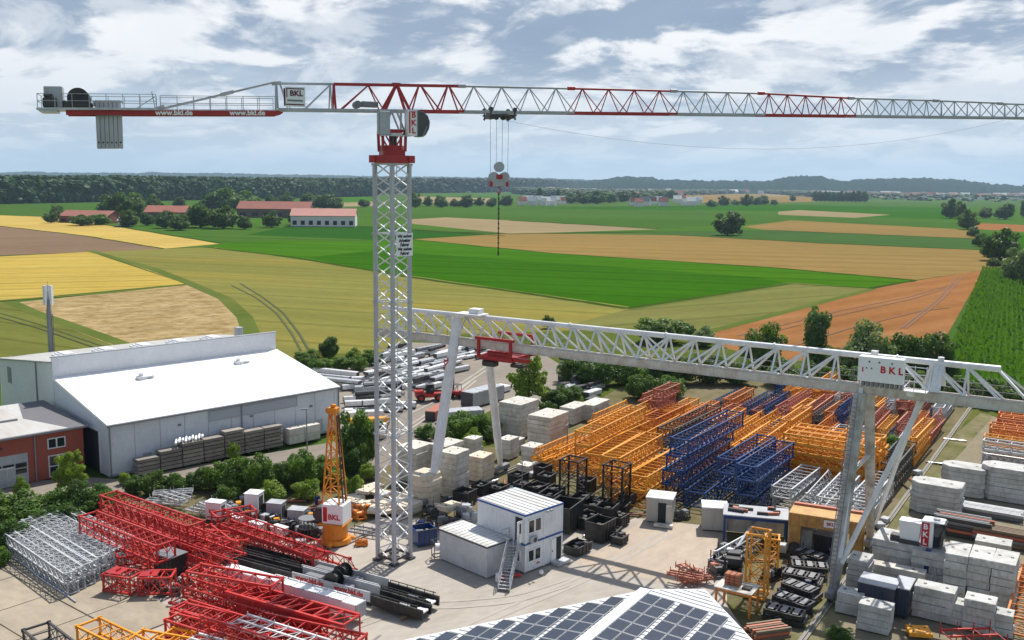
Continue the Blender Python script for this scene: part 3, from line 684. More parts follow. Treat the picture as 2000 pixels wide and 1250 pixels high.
# the far wood: one mass nobody could count
def blob(r, n1=6, n2=8):
    vs = [(0, 0, 1)]; fs = []
    for i in range(1, n1):
        for j in range(n2):
            a = 2 * math.pi * (j + .5 * (i % 2)) / n2; t = math.pi * .75 * i / (n1 - 1); k = 1 + r.normal(0, .16)
            vs.append((math.sin(t) * math.cos(a) * k * .5, math.sin(t) * math.sin(a) * k * .5, .5 + .5 * math.cos(t) * k))
    for j in range(n2): fs.append((0, 1 + j, 1 + (j + 1) % n2))
    for i in range(n1 - 2):
        for j in range(n2):
            a, b = 1 + i * n2 + j, 1 + i * n2 + (j + 1) % n2; fs.append((a, a + n2, b + n2, b))
    return np.array(vs), fs
def wood(name, front, depth, hgt, count, m, dia=(9, 15), seed=3, near=.5):
    r = np.random.default_rng(seed); bl = [blob(r) for _ in range(7)]
    q = [P(*p) for p in front]; L = [0]
    for a, b in zip(q[:-1], q[1:]): L.append(L[-1] + (b - a).length)
    V, Fc, o = [], [], 0
    for i in range(count):
        t = r.uniform(0, L[-1]); k = max(j for j in range(len(L) - 1) if L[j] <= t)
        f = (t - L[k]) / (L[k + 1] - L[k]); p = q[k].lerp(q[k + 1], f); hh = hgt[k] * (1 - f) + hgt[k + 1] * f
        back = depth * (r.uniform(0, 1) ** 1.6) if r.uniform() > near else r.uniform(0, 8)
        away = Vector((p.x, p.y, 0)).normalized(); p = p + away * back + Vector((r.normal(0, 3), 0, 0))
        h = hh * r.uniform(.8, 1.05) * (.93 if back < 9 else 1); d = r.uniform(*dia) * (hh / 30)
        v, fs = bl[i % 7]; a = r.uniform(0, 6.28); ca, sa = math.cos(a), math.sin(a)
        w_ = np.empty_like(v); w_[:, 0] = (v[:, 0] * ca - v[:, 1] * sa) * d + p.x; w_[:, 1] = (v[:, 0] * sa + v[:, 1] * ca) * d + p.y
        tp = h * (r.uniform(.3, 1) if back < 9 else 1); ch = hh * r.uniform(.24, .4)
        w_[:, 2] = tp - ch + np.clip(v[:, 2], 0, 2) * ch
        V.append(w_); Fc += [tuple(x + o for x in ff) for ff in fs]; o += len(v)
    me = bpy.data.meshes.new(name); me.from_pydata(np.concatenate(V).tolist(), [], Fc); me.materials.append(m); me.update()
    ob = bpy.data.objects.new(name, me); COL.objects.link(ob)
    return ob
G_wood = foliage('wood_green', rgb(66, 94, 46, .56), rgb(50, 78, 38, .56), transl=.05, ns=.07, spec=.05)
tag(wood('forest', [(-420, 402), (0, 398), (250, 393), (500, 388), (740, 383)], 240, [36, 36, 38, 39, 41], 6500, G_wood, (8, 13)), 'dark mixed wood stretching along the horizon left of the mast', 'wood', kind='stuff')
tag(wood('forest', [(700, 380), (830, 377), (950, 376), (1050, 373), (1150, 370)], 500, [46, 48, 53, 57, 56], 3000, G_wood, (10, 15), 5), 'bluish distant wood behind the hook block', 'wood', kind='stuff')
G_vill = foliage('village_green', rgb(84, 108, 66, .6), rgb(62, 88, 52, .6), transl=.05, ns=.05, spec=.05)
tag(wood('village_trees', [(1000, 378), (1110, 388), (1330, 382), (1480, 377), (1600, 386), (1800, 392), (2150, 397)], 1300, [20, 20, 17, 19, 18, 18, 18], 4200, G_vill, (16, 30), 6, .16), 'scattered garden trees among the houses of the distant village', 'village trees', kind='stuff')
# maize rows at the right
def maize():
    m = foliage('maize_green', rgb(108, 152, 48, .66), rgb(84, 128, 36, .66), var=0, transl=.35)
    top, bot = (P(1921, 528), P(1846, 668)), None
    a, b = P(1921, 528), P(1840, 745); d = (b - a).normalized(); s_ = Vector((d.y, -d.x, 0))
    if s_.x < 0: s_ = -s_
    L = (b - a).length; r = np.random.default_rng(9); V = []; Fc = []; o = 0
    for i in range(84):
        base = a + s_ * (i * 1.15) - d * (i * .35); nseg = 96; LL = L + i * .6
        for j in range(nseg):
            for q in range(2):
                c = base + d * (LL * (j + r.uniform(0, 1)) / nseg) + s_ * r.normal(0, .12)
                hgt = r.uniform(1.5, 2.3); w1 = r.uniform(.5, 1.0); an = r.uniform(-.9, .9) + math.atan2(d.y, d.x); e = Vector((math.cos(an), math.sin(an), 0)) * w1; n_ = Vector((-e.y, e.x, 0)) * .35
                V += [tuple(c - e), tuple(c + n_ + Vector((0, 0, hgt * .55))), tuple(c + e + Vector((0, 0, hgt))), tuple(c - n_ - e * .3 + Vector((0, 0, hgt)))]
                Fc.append((o, o + 1, o + 2, o + 3)); o += 4
    me = bpy.data.meshes.new('maize_crop'); me.from_pydata(V, [], Fc); me.materials.append(m); me.update()
    ob = bpy.data.objects.new('maize_crop', me); COL.objects.link(ob)
    tag(ob, 'green maize standing in rows at the right edge', 'maize', kind='stuff')
sheet('field', [(1921, 528), (2300, 540), (2300, 900), (2000, 790), (1836, 750), (1846, 668)], crop('maize_soil', A(70, 104, 44), A(84, 116, 50), .8, patch=.05, fine=.6))
maize()
# ------------------------------------------------------------------ buildings
M_hall = mat('hall_cladding', (.64, .68, .73, 1), .45, var=0, dirt=rgb(160, 165, 172), amount=.25, dscale=.3)
M_hallw = mat('hall_upper_cladding', (.70, .71, .74, 1), .45, var=0, dirt=rgb(190, 192, 198), amount=.25, dscale=.3)
M_roofw = mat('white_roof_membrane', (.86, .87, .86, 1), .5, var=0, dirt=rgb(215, 215, 212), amount=.4, dscale=.25)
M_roofg = mat('grey_roof_membrane', (.42, .42, .40, 1), .8, var=0, dirt=rgb(130, 128, 118), amount=.5, dscale=.3)
M_trim = mat('grey_trim', (.24, .25, .27, 1), .45, var=0)
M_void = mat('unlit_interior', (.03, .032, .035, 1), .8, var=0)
def hall():
    t = thing('industrial_hall', 'long white industrial hall with a bright sloping roof and tall parapet', 'hall', (-46.04, 107.69, 0), .79)
    L, W, z1, z2, z3 = 31.7, 15.7, 6.15, 9.1, 11.8
    b = MB()
    b.bb(0, L, 0, .25, 0, z1 - .05)                                            # front wall
    def side(x0, x1):
        g0, g1, gh = 3.0, 9.2, 5.0
        pr = [(0.25, 0), (0.25, z1 - .03)] 
        vs = []
        def col(y0, y1, za, zb0, zb1):
            b.hexa([(x0, y0, za), (x1, y0, za), (x1, y1, za), (x0, y1, za), (x0, y0, zb0), (x1, y0, zb0), (x1, y1, zb1), (x0, y1, zb1)])
        sl_ = lambda y: z1 - .05 + (z2 - z1) * y / W
        if x0 == 0:
            col(.25, 2.6, 0, sl_(.25), sl_(2.6)); col(2.6, 8.2, 4.9, sl_(2.6), sl_(8.2)); col(8.2, W, 0, sl_(8.2), sl_(W))
        else: col(.25, W, 0, sl_(.25), sl_(W))
    side(0, .25); side(L - .25, L)
    b.build('wall', M_hall, t)
    r = MB()
    r.hexa([(-.15, -.25, z1 - .2), (L + .15, -.25, z1 - .2), (L + .15, W, z2 - .05), (-.15, W, z2 - .05), (-.15, -.25, z1 + .05), (L + .15, -.25, z1 + .05), (L + .15, W, z2 + .2), (-.15, W, z2 + .2)])
    ro = r.build('roof', M_roofw, t)
    g = MB(); g.bb(-.2, L + .2, -.42, -.26, z1 - .22, z1 - .02); g.build('gutter', M_trim, ro)
    s = MB()
    for i in range(31): x = .5 + i * 1.0; s.hexa([(x, .1, z1 + .06), (x + .05, .1, z1 + .06), (x + .05, W - .1, z2 + .17), (x, W - .1, z2 + .17), (x, .1, z1 + .1), (x + .05, .1, z1 + .1), (x + .05, W - .1, z2 + .21), (x, W - .1, z2 + .21)])
    s.build('standing_seam', M_roofw, ro)
    s = MB()
    for i in range(10): x = 3.1 + i * 3.1; s.bb(x - .03, x + .03, -.02, -.002, .3, z1 - .3)
    s.bb(0, L, -.03, -.003, 0, .28); s.build('panel_joint', mat('joint_grey', (.36, .39, .43, 1), .5, var=0), t)
    for x in (4.5, 28.6):
        s = MB(); s.bb(x - .5, x + .5, -.07, -.004, .1, 2.1); dr_ = s.build('door', M_lgrey, t); s = MB(); s.box((x + .35, -.1, 1.1), (.14, .05, .05)); s.build('handle', M_dark, dr_)
    for x in (.06, 16.8, L - .12):
        d = MB(); d.tube((x + .1, -.12, .05), (x + .1, -.12, z1 - .2), .09, n=7); d.build('downpipe', M_trim, t)
    for x, y in ((9.3, 11.6), (23.6, 12.3)):
        v = MB(); zz_ = z1 + (z2 - z1) * y / W + .2
        v.cbox(x - .5, x + .5, y - .5, y + .5, zz_ - .3, zz_ + .35, .05); v.cbox(x + .3, x + 1.7, y - .35, y + .25, zz_ + .05, zz_ + .3, .05); v.tube((x, y, zz_ + .3), (x, y, zz_ + .75), .28, .34)
        v.build('roof_vent', M_white, ro)
    # long strip window of grey panels high on the front
    s = MB(); s.bb(12.6, 25.0, -.06, -.003, 4.55, 5.65)
    so_ = s.build('window_band', mat('band_panel', (.42, .46, .52, 1), .35, var=0), t)
    s = MB(); s.bb(12.5, 25.1, -.10, -.004, 5.65, 5.75); s.bb(12.5, 25.1, -.1, -.004, 4.45, 4.55); s.bb(12.5, 12.6, -.1, -.004, 4.55, 5.65); s.bb(25.0, 25.1, -.1, -.004, 4.55, 5.65)
    s.build('frame', M_lgrey, so_)
    for x, z in ((8.6, 4.6), (18.3, 4.1), (27.2, 4.0)):
        l = MB(); l.cbox(x - .18, x + .18, -.22, -.005, z, z + .22, .03); l.build('wall_lamp', M_grey, t)
    # gate in the left end wall
    k = MB(); k.bb(.26, .31, 2.6, 8.2, 0, 4.9); dg = k.build('gate', mat('gate_shade', (.05, .055, .065, 1), .6, var=0), t)
    k = MB(); k.bb(-.06, -.003, 2.35, 2.6, 0, 5.1); k.bb(-.06, -.003, 8.2, 8.45, 0, 5.1); k.bb(-.06, -.003, 2.6, 8.2, 4.9, 5.1); k.build('gate_frame', M_hallw, t)
    # taller rear block: parapet wall, roof falling away behind it
    D = 19.6; zr_ = lambda y: 11.15 - .112 * (y - W)
    u = MB(); u.bb(-.1, L, W + .01, W + .3, 0, z3)
    for x0, x1 in ((-.1, .2), (L - .3, L)):
        y0, y1 = W + .3, W + D
        u.hexa([(x0, y0, 0), (x1, y0, 0), (x1, y1, 0), (x0, y1, 0), (x0, y0, zr_(y0)), (x1, y0, zr_(y0)), (x1, y1, zr_(y1)), (x0, y1, zr_(y1))])
    u.bb(-.1, L, W + D, W + D + .3, 0, zr_(W + D) - .02)
    ub = u.build('rear_block', M_hallw, t)
    c = MB(); c.bb(-.25, L + .15, W - .06, W + .36, z3, z3 + .14); c.build('coping', M_lgrey, ub)
    y0, y1 = W + .31, W + D + .5
    c = MB(); c.hexa([(-.35, y0, zr_(y0) + .01), (L + .2, y0, zr_(y0) + .01), (L + .2, y1, zr_(y1) + .01), (-.35, y1, zr_(y1) + .01), (-.35, y0, zr_(y0) + .2), (L + .2, y0, zr_(y0) + .2), (L + .2, y1, zr_(y1) + .2), (-.35, y1, zr_(y1) + .2)])
    ur = c.build('rear_roof', M_roofg, t)
    for i in range(5):
        q = MB(); x = 3.4 + i * 5.2; zb = zr_(W + 5) + .1
        for k2 in range(3): q.cbox(x - 1.3 + .3 * k2, x + 1.3 - .3 * k2, W + 3.2 + .2 * k2, W + 6.4 - .2 * k2, zb + .16 * k2, zb + .5 + .16 * k2, .06)
        q.build('skylight', M_white, ur)
    q = MB(); q.cbox(26.8, 27.8, W + 2.5, W + 3.3, zr_(W + 3), zr_(W + 3) + 1.9, .05); q.build('roof_unit', M_lgrey, ur)
    q = MB(); q.bb(-.16, -.11, W + 15.2, W + 16.6, 6.2, 8.4); q.build('louvre', M_trim, ub)
    q = MB(); q.tube((-.2, W + 5.6, .1), (-.2, W + 5.6, zr_(W + 5.6)), .09); q.build('downpipe', M_trim, ub)
    return t
hall()
def mast_antenna():
    b = Vector((-67.4, 139.6, 0))
    t = thing('antenna_mast', 'slim grey antenna mast with pale panel antennas behind the white hall', 'mast', b)
    top = zt(b, 556)
    m = MB(); m.tube((0, 0, 0), (0, 0, 15), .4, .36, 12); m.tube((0, 0, 15), (0, 0, top - 2), .3, .26, 12)
    m.build('pole', M_grey, t)
    for k in range(3):
        a = MB(); an = k * 2.1 - 2.2; x, y = .5 * math.cos(an), .5 * math.sin(an)
        a.box((x, y, top - 1.5), (.3, .5, 2.8), an); a.bar((0, 0, top - .8), (x, y, top - .8), .1); a.bar((0, 0, top - 2.3), (x, y, top - 2.3), .1)
        a.build('panel_antenna', M_white, t)
    r = MB(); r.tube((0, 0, top - 2), (0, 0, top + .5), .05, .02, 6); r.build('rod', M_grey, t)
    l = MB()
    nl = int((top - 12) / .4)
    for i in range(nl): l.bar((.42, -.18, 8 + i * .4), (.42, .18, 8 + i * .4), .04)
    l.bar((.42, -.2, 8), (.42, -.2, 8 + nl * .4), .05); l.bar((.42, .2, 8), (.42, .2, 8 + nl * .4), .05); l.build('climbing_ladder', M_dark, t)
mast_antenna()
def red_building():
    m_red = mat('red_render', (.36, .095, .065, 1), .85, var=0, dirt=rgb(150, 78, 60), amount=.4, dscale=.5)
    m_tin = mat('pale_sheet_roof', (.50, .50, .48, 1), .5, var=0, dirt=rgb(150, 120, 96), amount=.4, dscale=.35, dmap=(.79, (1, .15, 1)))
    m_slate = mat('dark_roofing', (.13, .135, .15, 1), .7, var=0, dirt=rgb(120, 105, 98), amount=.4, dscale=.5)
    c = P(166, 921); a = .79
    t = thing('workshop_building', 'red rendered workshop with pale sheet roof and a grey sectional gate', 'workshop', c, a)
    # local x runs right along the facade (facade ends at 0), y goes back
    Lf, D, h = 26, 12.5, 5.5
    w_ = MB(); w_.bb(-Lf, 0, 0, .3, 0, h); w_.bb(-.3, 0, .3, D, 0, h); w_.bb(-Lf, -Lf + .3, .3, D, 0, h); w_.bb(-Lf, 0, D, D + .3, 0, h)
    w_.build('wall', m_red, t)
    sl_ = lambda y: h + .02 + y * .055
    def plate(b, x00, x01, x10, x11, y0, y1, t0, t1):
        b.hexa([(x00, y0, sl_(y0) + t0), (x01, y0, sl_(y0) + t0), (x11, y1, sl_(y1) + t0), (x10, y1, sl_(y1) + t0), (x00, y0, sl_(y0) + t1), (x01, y0, sl_(y0) + t1), (x11, y1, sl_(y1) + t1), (x10, y1, sl_(y1) + t1)])
    r = MB(); plate(r, -Lf, -1.75, -Lf, -4.5, -.35, 6, 0, .15); plate(r, -Lf, -4.5, -Lf, -2.7, 6.01, 12.9, 0, .15); ro = r.build('roof', m_tin, t)
    r = MB(); plate(r, -1.73, .3, -4.48, .3, -.35, 6, 0, .13); plate(r, -4.48, .3, -2.68, .3, 6.01, 12.9, 0, .13); r.build('roof_strip', m_slate, t)
    r = MB(); r.bb(-Lf, .35, -.52, -.36, h - .12, h + .1); r.build('gutter', M_trim, t)
    r = MB(); y0 = 5.6; r.hexa([(-Lf, y0, sl_(y0) + .16), (-5.2, y0, sl_(y0) + .16), (-5.2, y0 + .3, sl_(y0) + .16), (-Lf, y0 + .3, sl_(y0) + .16), (-Lf, y0, sl_(y0) + .36), (-5.2, y0, sl_(y0) + .36), (-5.2, y0 + .3, sl_(y0) + .36), (-Lf, y0 + .3, sl_(y0) + .36)]); r.build('roof_step', M_trim, ro)
    def window(x, z, w2, h2, rows):
        f = MB(); f.bb(x - .12, x, -.08, -.002, z - .12, z + h2 + .12); f.bb(x + w2, x + w2 + .12, -.08, -.002, z - .12, z + h2 + .12)
        f.bb(x, x + w2, -.08, -.002, z - .12, z); f.bb(x, x + w2, -.08, -.002, z + h2, z + h2 + .12); f.bb(x + w2 / 2 - .08, x + w2 / 2 + .08, -.08, -.002, z, z + h2)
        for k in range(1, rows): f.bb(x, x + w2, -.07, -.003, z + h2 * k / rows - .06, z + h2 * k / rows + .06)
        o = f.build('window', M_white, t); g = MB(); g.bb(x, x + w2, -.03, -.004, z, z + h2); g.build('pane', M_glass, o)
    window(-3.9, 3.55, 1.75, 1.0, 1); window(-3.9, .25, 1.9, 2.3, 2)
    g = MB(); g.bb(-13, -6.2, -.05, -.003, 0, 3.5); ga = g.build('gate', M_lgrey, t)
    for k in range(5):
        for j in range(2):
            p = MB(); p.bb(-12.8 + k * 1.32, -11.65 + k * 1.32, -.08, -.052, 1.25 + j * .68, 1.78 + j * .68); p.build('pane', M_glass, ga)
    d = MB(); d.tube((-5.4, -.12, 0), (-5.4, -.12, h - .1), .09); d.build('downpipe', M_trim, t)
    l = MB(); l.cbox(-9.2, -8.8, -.3, -.004, 4.3, 4.55, .04); l.build('wall_lamp', M_dark, t)
    return t
red_building()
def cabinet_white():
    p = P(13, 950); t = thing('meter_cabinet', 'white cabinet standing in front of the red workshop gate', 'cabinet', p, .79)
    b = MB(); b.cbox(-.85, .85, -.5, .5, 0, 2.2, .05); b.build('housing', M_white, t)
    for x in (-.42, .42): d = MB(); d.bb(x - .38, x + .38, -.54, -.505, .15, 2.05); d.build('door', M_lgrey, t)
    p = P(78, 935); b = MB(); b.cbox(-2.2, 2.2, -.6, .6, 0, .5, .05, 0); b.cbox(-2.0, 2.0, -.5, .5, .51, 1.0, .05, 0)
    o = b.build('timber_stack', mat('brown_timber', (.14, .09, .06, 1), .85)); o.location = p; o.rotation_euler = (0, 0, .79); tag(o, 'low brown timber stack lying before the red workshop wall', 'timber stack')
cabinet_white()
M_box = mat('container_paint', (.74, .77, .80, 1), .42, var=0, dirt=rgb(150, 152, 155), amount=.3, dscale=.6)
M_boxd = mat('container_grey_paint', (.54, .56, .59, 1), .45, var=0, dirt=rgb(120, 122, 126), amount=.3, dscale=.6)
M_boxroof = mat('container_roof', (.66, .67, .66, 1), .5, var=0, dirt=rgb(150, 146, 138), amount=.75, dscale=.9, dmap=(.789, (1, .12, 1)))
M_bluet = mat('blue_trim', (.02, .09, .3, 1), .4, var=0)
def office():
    # x along the narrow glazed front, y to the rear left
    o = Vector((1.36, 81.23, 0)); t = thing('site_office', 'two storey container office with blue roof trim and outside stair', 'container office', o, .789)
    w_, d, h = 4.88, 6.06, 2.68
    def unit(name, x0, x1, y0, y1, z0, z1, m):
        b = MB(); b.bb(x0, x1, y0, y1, z0, z1); 
        return b.build(name, m, t)
    lo = unit('lower_unit', 0, w_, 0, d, .12, h - .1, M_box); up_ = unit('upper_unit', 0, w_, 0, d, h + .06, 2 * h - .12, M_box)
    b = MB()
    for i in range(16):
        y = .2 + i * .377
        b.bb(-.02, 0, y, y + .16, h + .22, 2 * h - .3)
    b.build('side_ribs', M_box, up_)
    for nm, z in (('lower_unit', h - .1), ('upper_unit', 2 * h - .12)):
        b = MB(); q = .07
        b.bb(-q, w_ + q, -q, 0, z, z + .16); b.bb(-q, w_ + q, d, d + q, z, z + .16); b.bb(-q, 0, 0, d, z, z + .16); b.bb(w_, w_ + q, 0, d, z, z + .16)
        b.build('trim', M_bluet, lo if nm == 'lower_unit' else up_)
    b = MB(); b.bb(0, w_, 0, d, 2 * h - .12, 2 * h + .05)
    for i in range(8): b.bb(.1 + i * .6, .16 + i * .6, .05, d - .05, 2 * h + .05, 2 * h + .10)
    b.build('roof', M_boxroof, t)
    # corner posts
    b = MB()
    for x in (-.03, w_ / 2 - .09, w_ - .15): b.bb(x, x + .18, -.05, -.003, .1, 2 * h - .12)
    b.build('corner_post', M_box, t)
    def win(par, x, z, ww, hh):
        f = MB(); f.bb(x - .07, x, -.09, -.004, z - .07, z + hh + .07); f.bb(x + ww, x + ww + .07, -.09, -.004, z - .07, z + hh + .07); f.bb(x, x + ww, -.09, -.004, z - .07, z); f.bb(x, x + ww, -.09, -.004, z + hh, z + hh + .07)
        q = f.build('window', M_sign, par); g = MB(); g.bb(x, x + ww, -.05, -.006, z, z + hh); g.build('pane', M_glass, q)
    for x in (.42, 1.28): win(up_, x, h + .95, .66, 1.1); win(lo, x, 1.0, .66, 1.0)
    # side windows of the lower unit behind the stair
    f = MB(); f.bb(-.09, -.004, .5, 1.3, .95, 2.05); q = f.build('window', M_sign, lo); g = MB(); g.bb(-.11, -.092, .58, 1.22, 1.03, 1.97); g.build('pane', M_glass, q)
    # doors
    f = MB(); f.bb(3.4, 4.0, -.10, -.004, .15, 2.3); dd = f.build('door', M_sign, lo); f = MB(); f.box((3.5, -.13, 1.2), (.06, .05, .16)); f.build('handle', M_dark, dd)
    f = MB(); f.bb(4.05, 4.72, -.045, -.004, .15, 2.3); f.build('doorway', M_void, lo)
    f = MB(); f.bb(-.06, -.004, .3, 1.15, h + .15, h + 2.3); f.build('doorway', M_void, up_)
    f = MB(); f.box((-.42, .22, h + 1.2), (.8, .06, 2.0), 0.15); d2 = f.build('door', M_sign, up_); g = MB(); g.box((-.42, .175, h + 1.5), (.22, .02, .9), .15); g.build('pane', M_glass, d2)
    # red mark sign
    f = MB(); f.bb(1.45, 2.0, -.03, -.004, .42, .78); s_ = f.build('sign', M_sign, lo); f = MB(); f.text('BKL', .26, face_m((1.72, -.036, .6), (0, -1, 0))); f.build('lettering', M_letr, s_)
    # air conditioner and lamps
    f = MB(); f.cbox(.5, 1.25, -.42, -.1, h + .05, h + .62, .04); ac = f.build('air_conditioner', M_lgrey, t); f = MB(); f.tube((.88, -.43, h + .34), (.88, -.45, h + .34), .22, n=12); f.build('fan_grille', M_dark, ac)
    f = MB()
    for x in (2.5, 2.95): f.bar((x, -.04, 2 * h - .3), (x, -.4, 2 * h - .12), .05); f.box((x, -.42, 2 * h - .12), (.24, .14, .16))
    f.build('floodlight', M_lgrey, t)
    # side annex
    ax0, ax1, ay0, ay1, az = -3.1, -.12, -.35, 7.8, 2.85
    b = MB(); b.bb(ax0, ax1, ay0 + 1.9, ay1, .05, az - .12); an = b.build('annex', M_boxd, t)
    b = MB(); b.bb(ax0 - .08, ax1 - .0, ay0 + 1.82, ay1 + .1, az - .12, az - .02); b.build('trim', M_dark, an)
    b = MB(); b.bb(ax0 - .05, ax1 - .02, ay0 + 1.85, ay1 + .05, az - .02, az + .06)
    for i in range(12): b.bb(ax0 + .05, ax1 - .1, ay0 + 2.2 + i * .55, ay0 + 2.26 + i * .55, az + .06, az + .10)
    b.build('annex_roof', M_boxroof, t)
    # stair along the annex front up to the upper door
    x1, z1 = -.95, h + .1; y_ = -.0
    p0, p1 = Vector((-.55, .75, h + .05)), Vector((-3.9, -1.35, .1)); dv = (p1 - p0); hd_ = Vector((dv.x, dv.y, 0)).normalized(); sd_ = Vector((-hd_.y, hd_.x, 0)) * .5
    b = MB()
    for s_ in (-1, 1): b.bar(p0 + sd_ * s_, p1 + sd_ * s_, .07, .24)
    sto = b.build('stair', M_silver, t)
    b = MB()
    for i in range(14):
        c = p0.lerp(p1, (i + .5) / 14); b.hexa([c - sd_ - hd_ * .13 - Vector((0, 0, .02)), c + sd_ - hd_ * .13 - Vector((0, 0, .02)), c + sd_ + hd_ * .13 - Vector((0, 0, .02)), c - sd_ + hd_ * .13 - Vector((0, 0, .02)), c - sd_ - hd_ * .13 + Vector((0, 0, .02)), c + sd_ - hd_ * .13 + Vector((0, 0, .02)), c + sd_ + hd_ * .13 + Vector((0, 0, .02)), c - sd_ + hd_ * .13 + Vector((0, 0, .02))])
    b.build('tread', M_silver, sto)
    b = MB()
    for s_ in (-1, 1):
        for hh in (.55, 1.05): b.bar(p0 + sd_ * s_ + Vector((0, 0, hh)), p1 + sd_ * s_ + Vector((0, 0, hh)), .05)
        for i in range(6): c = p0.lerp(p1, i / 5) + sd_ * s_; b.bar(c, c + Vector((0, 0, 1.05)), .05)
    pc = p0 + Vector((-.1, .9, 0))
    b.bb(-1.15, -.06, .3, 1.9, h - .03, h + .04)
    for x, y in ((-1.12, .32), (-1.12, 1.85), (-.1, 1.85)): b.bar((x, y, h), (x, y, h + 1.1), .05)
    for hh in (.55, 1.1): b.bar((-1.12, .7, h + hh), (-1.12, 1.85, h + hh), .05); b.bar((-1.12, 1.85, h + hh), (-.1, 1.85, h + hh), .05)
    b.build('handrail', M_silver, sto)
    # small platform step at the right door
    b = MB(); b.bb(3.3, 5.0, -1.0, -.12, .0, .28); b.build('doorstep', M_silver, t)
    return t
office()
def solar_building():
    zr = 7.0; a = P(1262, 1151, zr); r_ = -EV; pl = -NV                       # ridge runs towards us, left plane falls to -NV
    t = thing('solar_barn', 'low barn roof covered with rows of dark solar panels at the bottom edge', 'barn', (a.x, a.y, 0), 0)
    Lp, Rp = .10, .045
    def onplane(px, py, side):
        d = FW * F + RT * (px - 1000) - UP * (py - 625)
        n_ = (Vector((-pl.x * Lp, -pl.y * Lp, -1)) if side == 'L' else Vector((-NV.x * Rp, -NV.y * Rp, -1)))
        k = (a - CAM).dot(n_) / d.dot(n_); p = CAM + d * k
        q = p - a; return q
    def slab(poly, name, m):
        b = MB(); n = len(poly); b.add([(p.x, p.y, p.z + zr) for p in poly] + [(p.x, p.y, p.z + zr - .22) for p in poly], [tuple(range(n)), tuple(range(2 * n - 1, n - 1, -1))] + [(i, n + i, n + (i + 1) % n, (i + 1) % n) for i in range(n)])
        return b.build(name, m, t)
    m_rf = mat('ribbed_white_roof', (.66, .67, .68, 1), .4, var=0, dirt=rgb(170, 168, 164), amount=.35, dscale=.6)
    A0 = Vector((0, 0, 0)); E = onplane(980, 1362, 'L'); R_end = r_ * 14
    left = [A0, onplane(800, 1247, 'L'), onplane(480, 1330, 'L'), onplane(700, 1420, 'L'), R_end]
    right = [R_end, onplane(1600, 1390, 'R'), onplane(1472, 1252, 'R'), onplane(1376, 1150, 'R'), A0]
    lo = slab(left[::-1], 'roof', m_rf); ro = slab(right[::-1], 'roof', m_rf)
    m_pv = mat('solar_panel', (.028, .034, .05, 1), .12, var=0, dirt=rgb(60, 66, 80), amount=.5, dscale=.8, spec=.6)
    m_fr = mat('panel_frame', (.6, .61, .62, 1), .4, var=0)
    def inside(q, poly):
        x, y = q.x, q.y; c = False; n = len(poly)
        for i in range(n):
            p1, p2 = poly[i], poly[i - 1]
            if (p1.y > y) != (p2.y > y) and x < (p2.x - p1.x) * (y - p1.y) / (p2.y - p1.y) + p1.x: c = not c
        return c
    # standing seams down the slope
    def seams(dirv, slope, poly, par):
        b = MB()
        for i in range(60):
            q0 = r_ * (i * .5 - 6); run = []
            for j in range(60):
                q = q0 + dirv * (j * .4); q = Vector((q.x, q.y, -slope * j * .4))
                if inside(q, poly): run.append(q)
            if len(run) > 1: b.bar(run[0] + Vector((0, 0, zr + .02)), run[-1] + Vector((0, 0, zr + .02)), .05, .06)
        b.build('seams', m_rf, par)
    seams(pl, Lp, left, lo); seams(NV, Rp, right, ro)
    def panels(dirv, slope, poly, par, off):
        k = 0; x = off
        for col in range(16):
            if col and col % 2 == 0: x += .28
            for row in range(12):
                y = .75 + row * 1.5; cs = [(x + .03, y), (x + .99, y), (x + .99, y + 1.42), (x + .03, y + 1.42)]
                q = [Vector(((dirv * i + r_ * j).x, (dirv * i + r_ * j).y, -slope * i + .07)) for i, j in cs]
                if not all(inside(p, poly) for p in q): continue
                if k >= 98: return
                k += 1
                b = MB(); up_ = Vector((0, 0, zr)); e = Vector((0, 0, .05))
                c = (q[0] + q[2]) / 2; ii = [p.lerp(c, .035) for p in q]
                b.hexa([p + up_ for p in q] + [p + up_ + e for p in q], 1)
                b.add([p + up_ + e + Vector((0, 0, .004)) for p in ii], [(0, 1, 2, 3)] if (ii[1] - ii[0]).cross(ii[2] - ii[1]).z > 0 else [(3, 2, 1, 0)], 0)
                m_ = ii[0].lerp(ii[3], .5), ii[1].lerp(ii[2], .5)
                b.build('solar_panel', [m_pv, m_fr], par)
            x += 1.02
    panels(NV, Rp, right, ro, .42); panels(pl, Lp, left, lo, .5)
    b = MB(); b.hexa([tuple(q + Vector((0, 0, zr + z))) for z in (.02, .075) for q in (pl * .42 - Vector((0, 0, .04)), r_ * 13.9 + pl * .42 - Vector((0, 0, .04)), r_ * 13.9 + NV * .36, NV * .36)]); b.build('ridge_cap', M_sign, t)
    wl = [left[0] * .985, left[1] * .985, left[2] * .985, left[3] * .985, right[1] * .985, right[2] * .97, right[3] * .97]
    b = MB(); n = len(wl)
    for i in range(n):
        p, q = wl[i], wl[(i + 1) % n]
        if i in (3,): pass
        b.add([(p.x, p.y, 0), (q.x, q.y, 0), (q.x, q.y, zr + q.z - .24), (p.x, p.y, zr + p.z - .24)], [(0, 1, 2, 3), (3, 2, 1, 0)][:1])
    b.build('wall', M_lgrey, t)
solar_building()
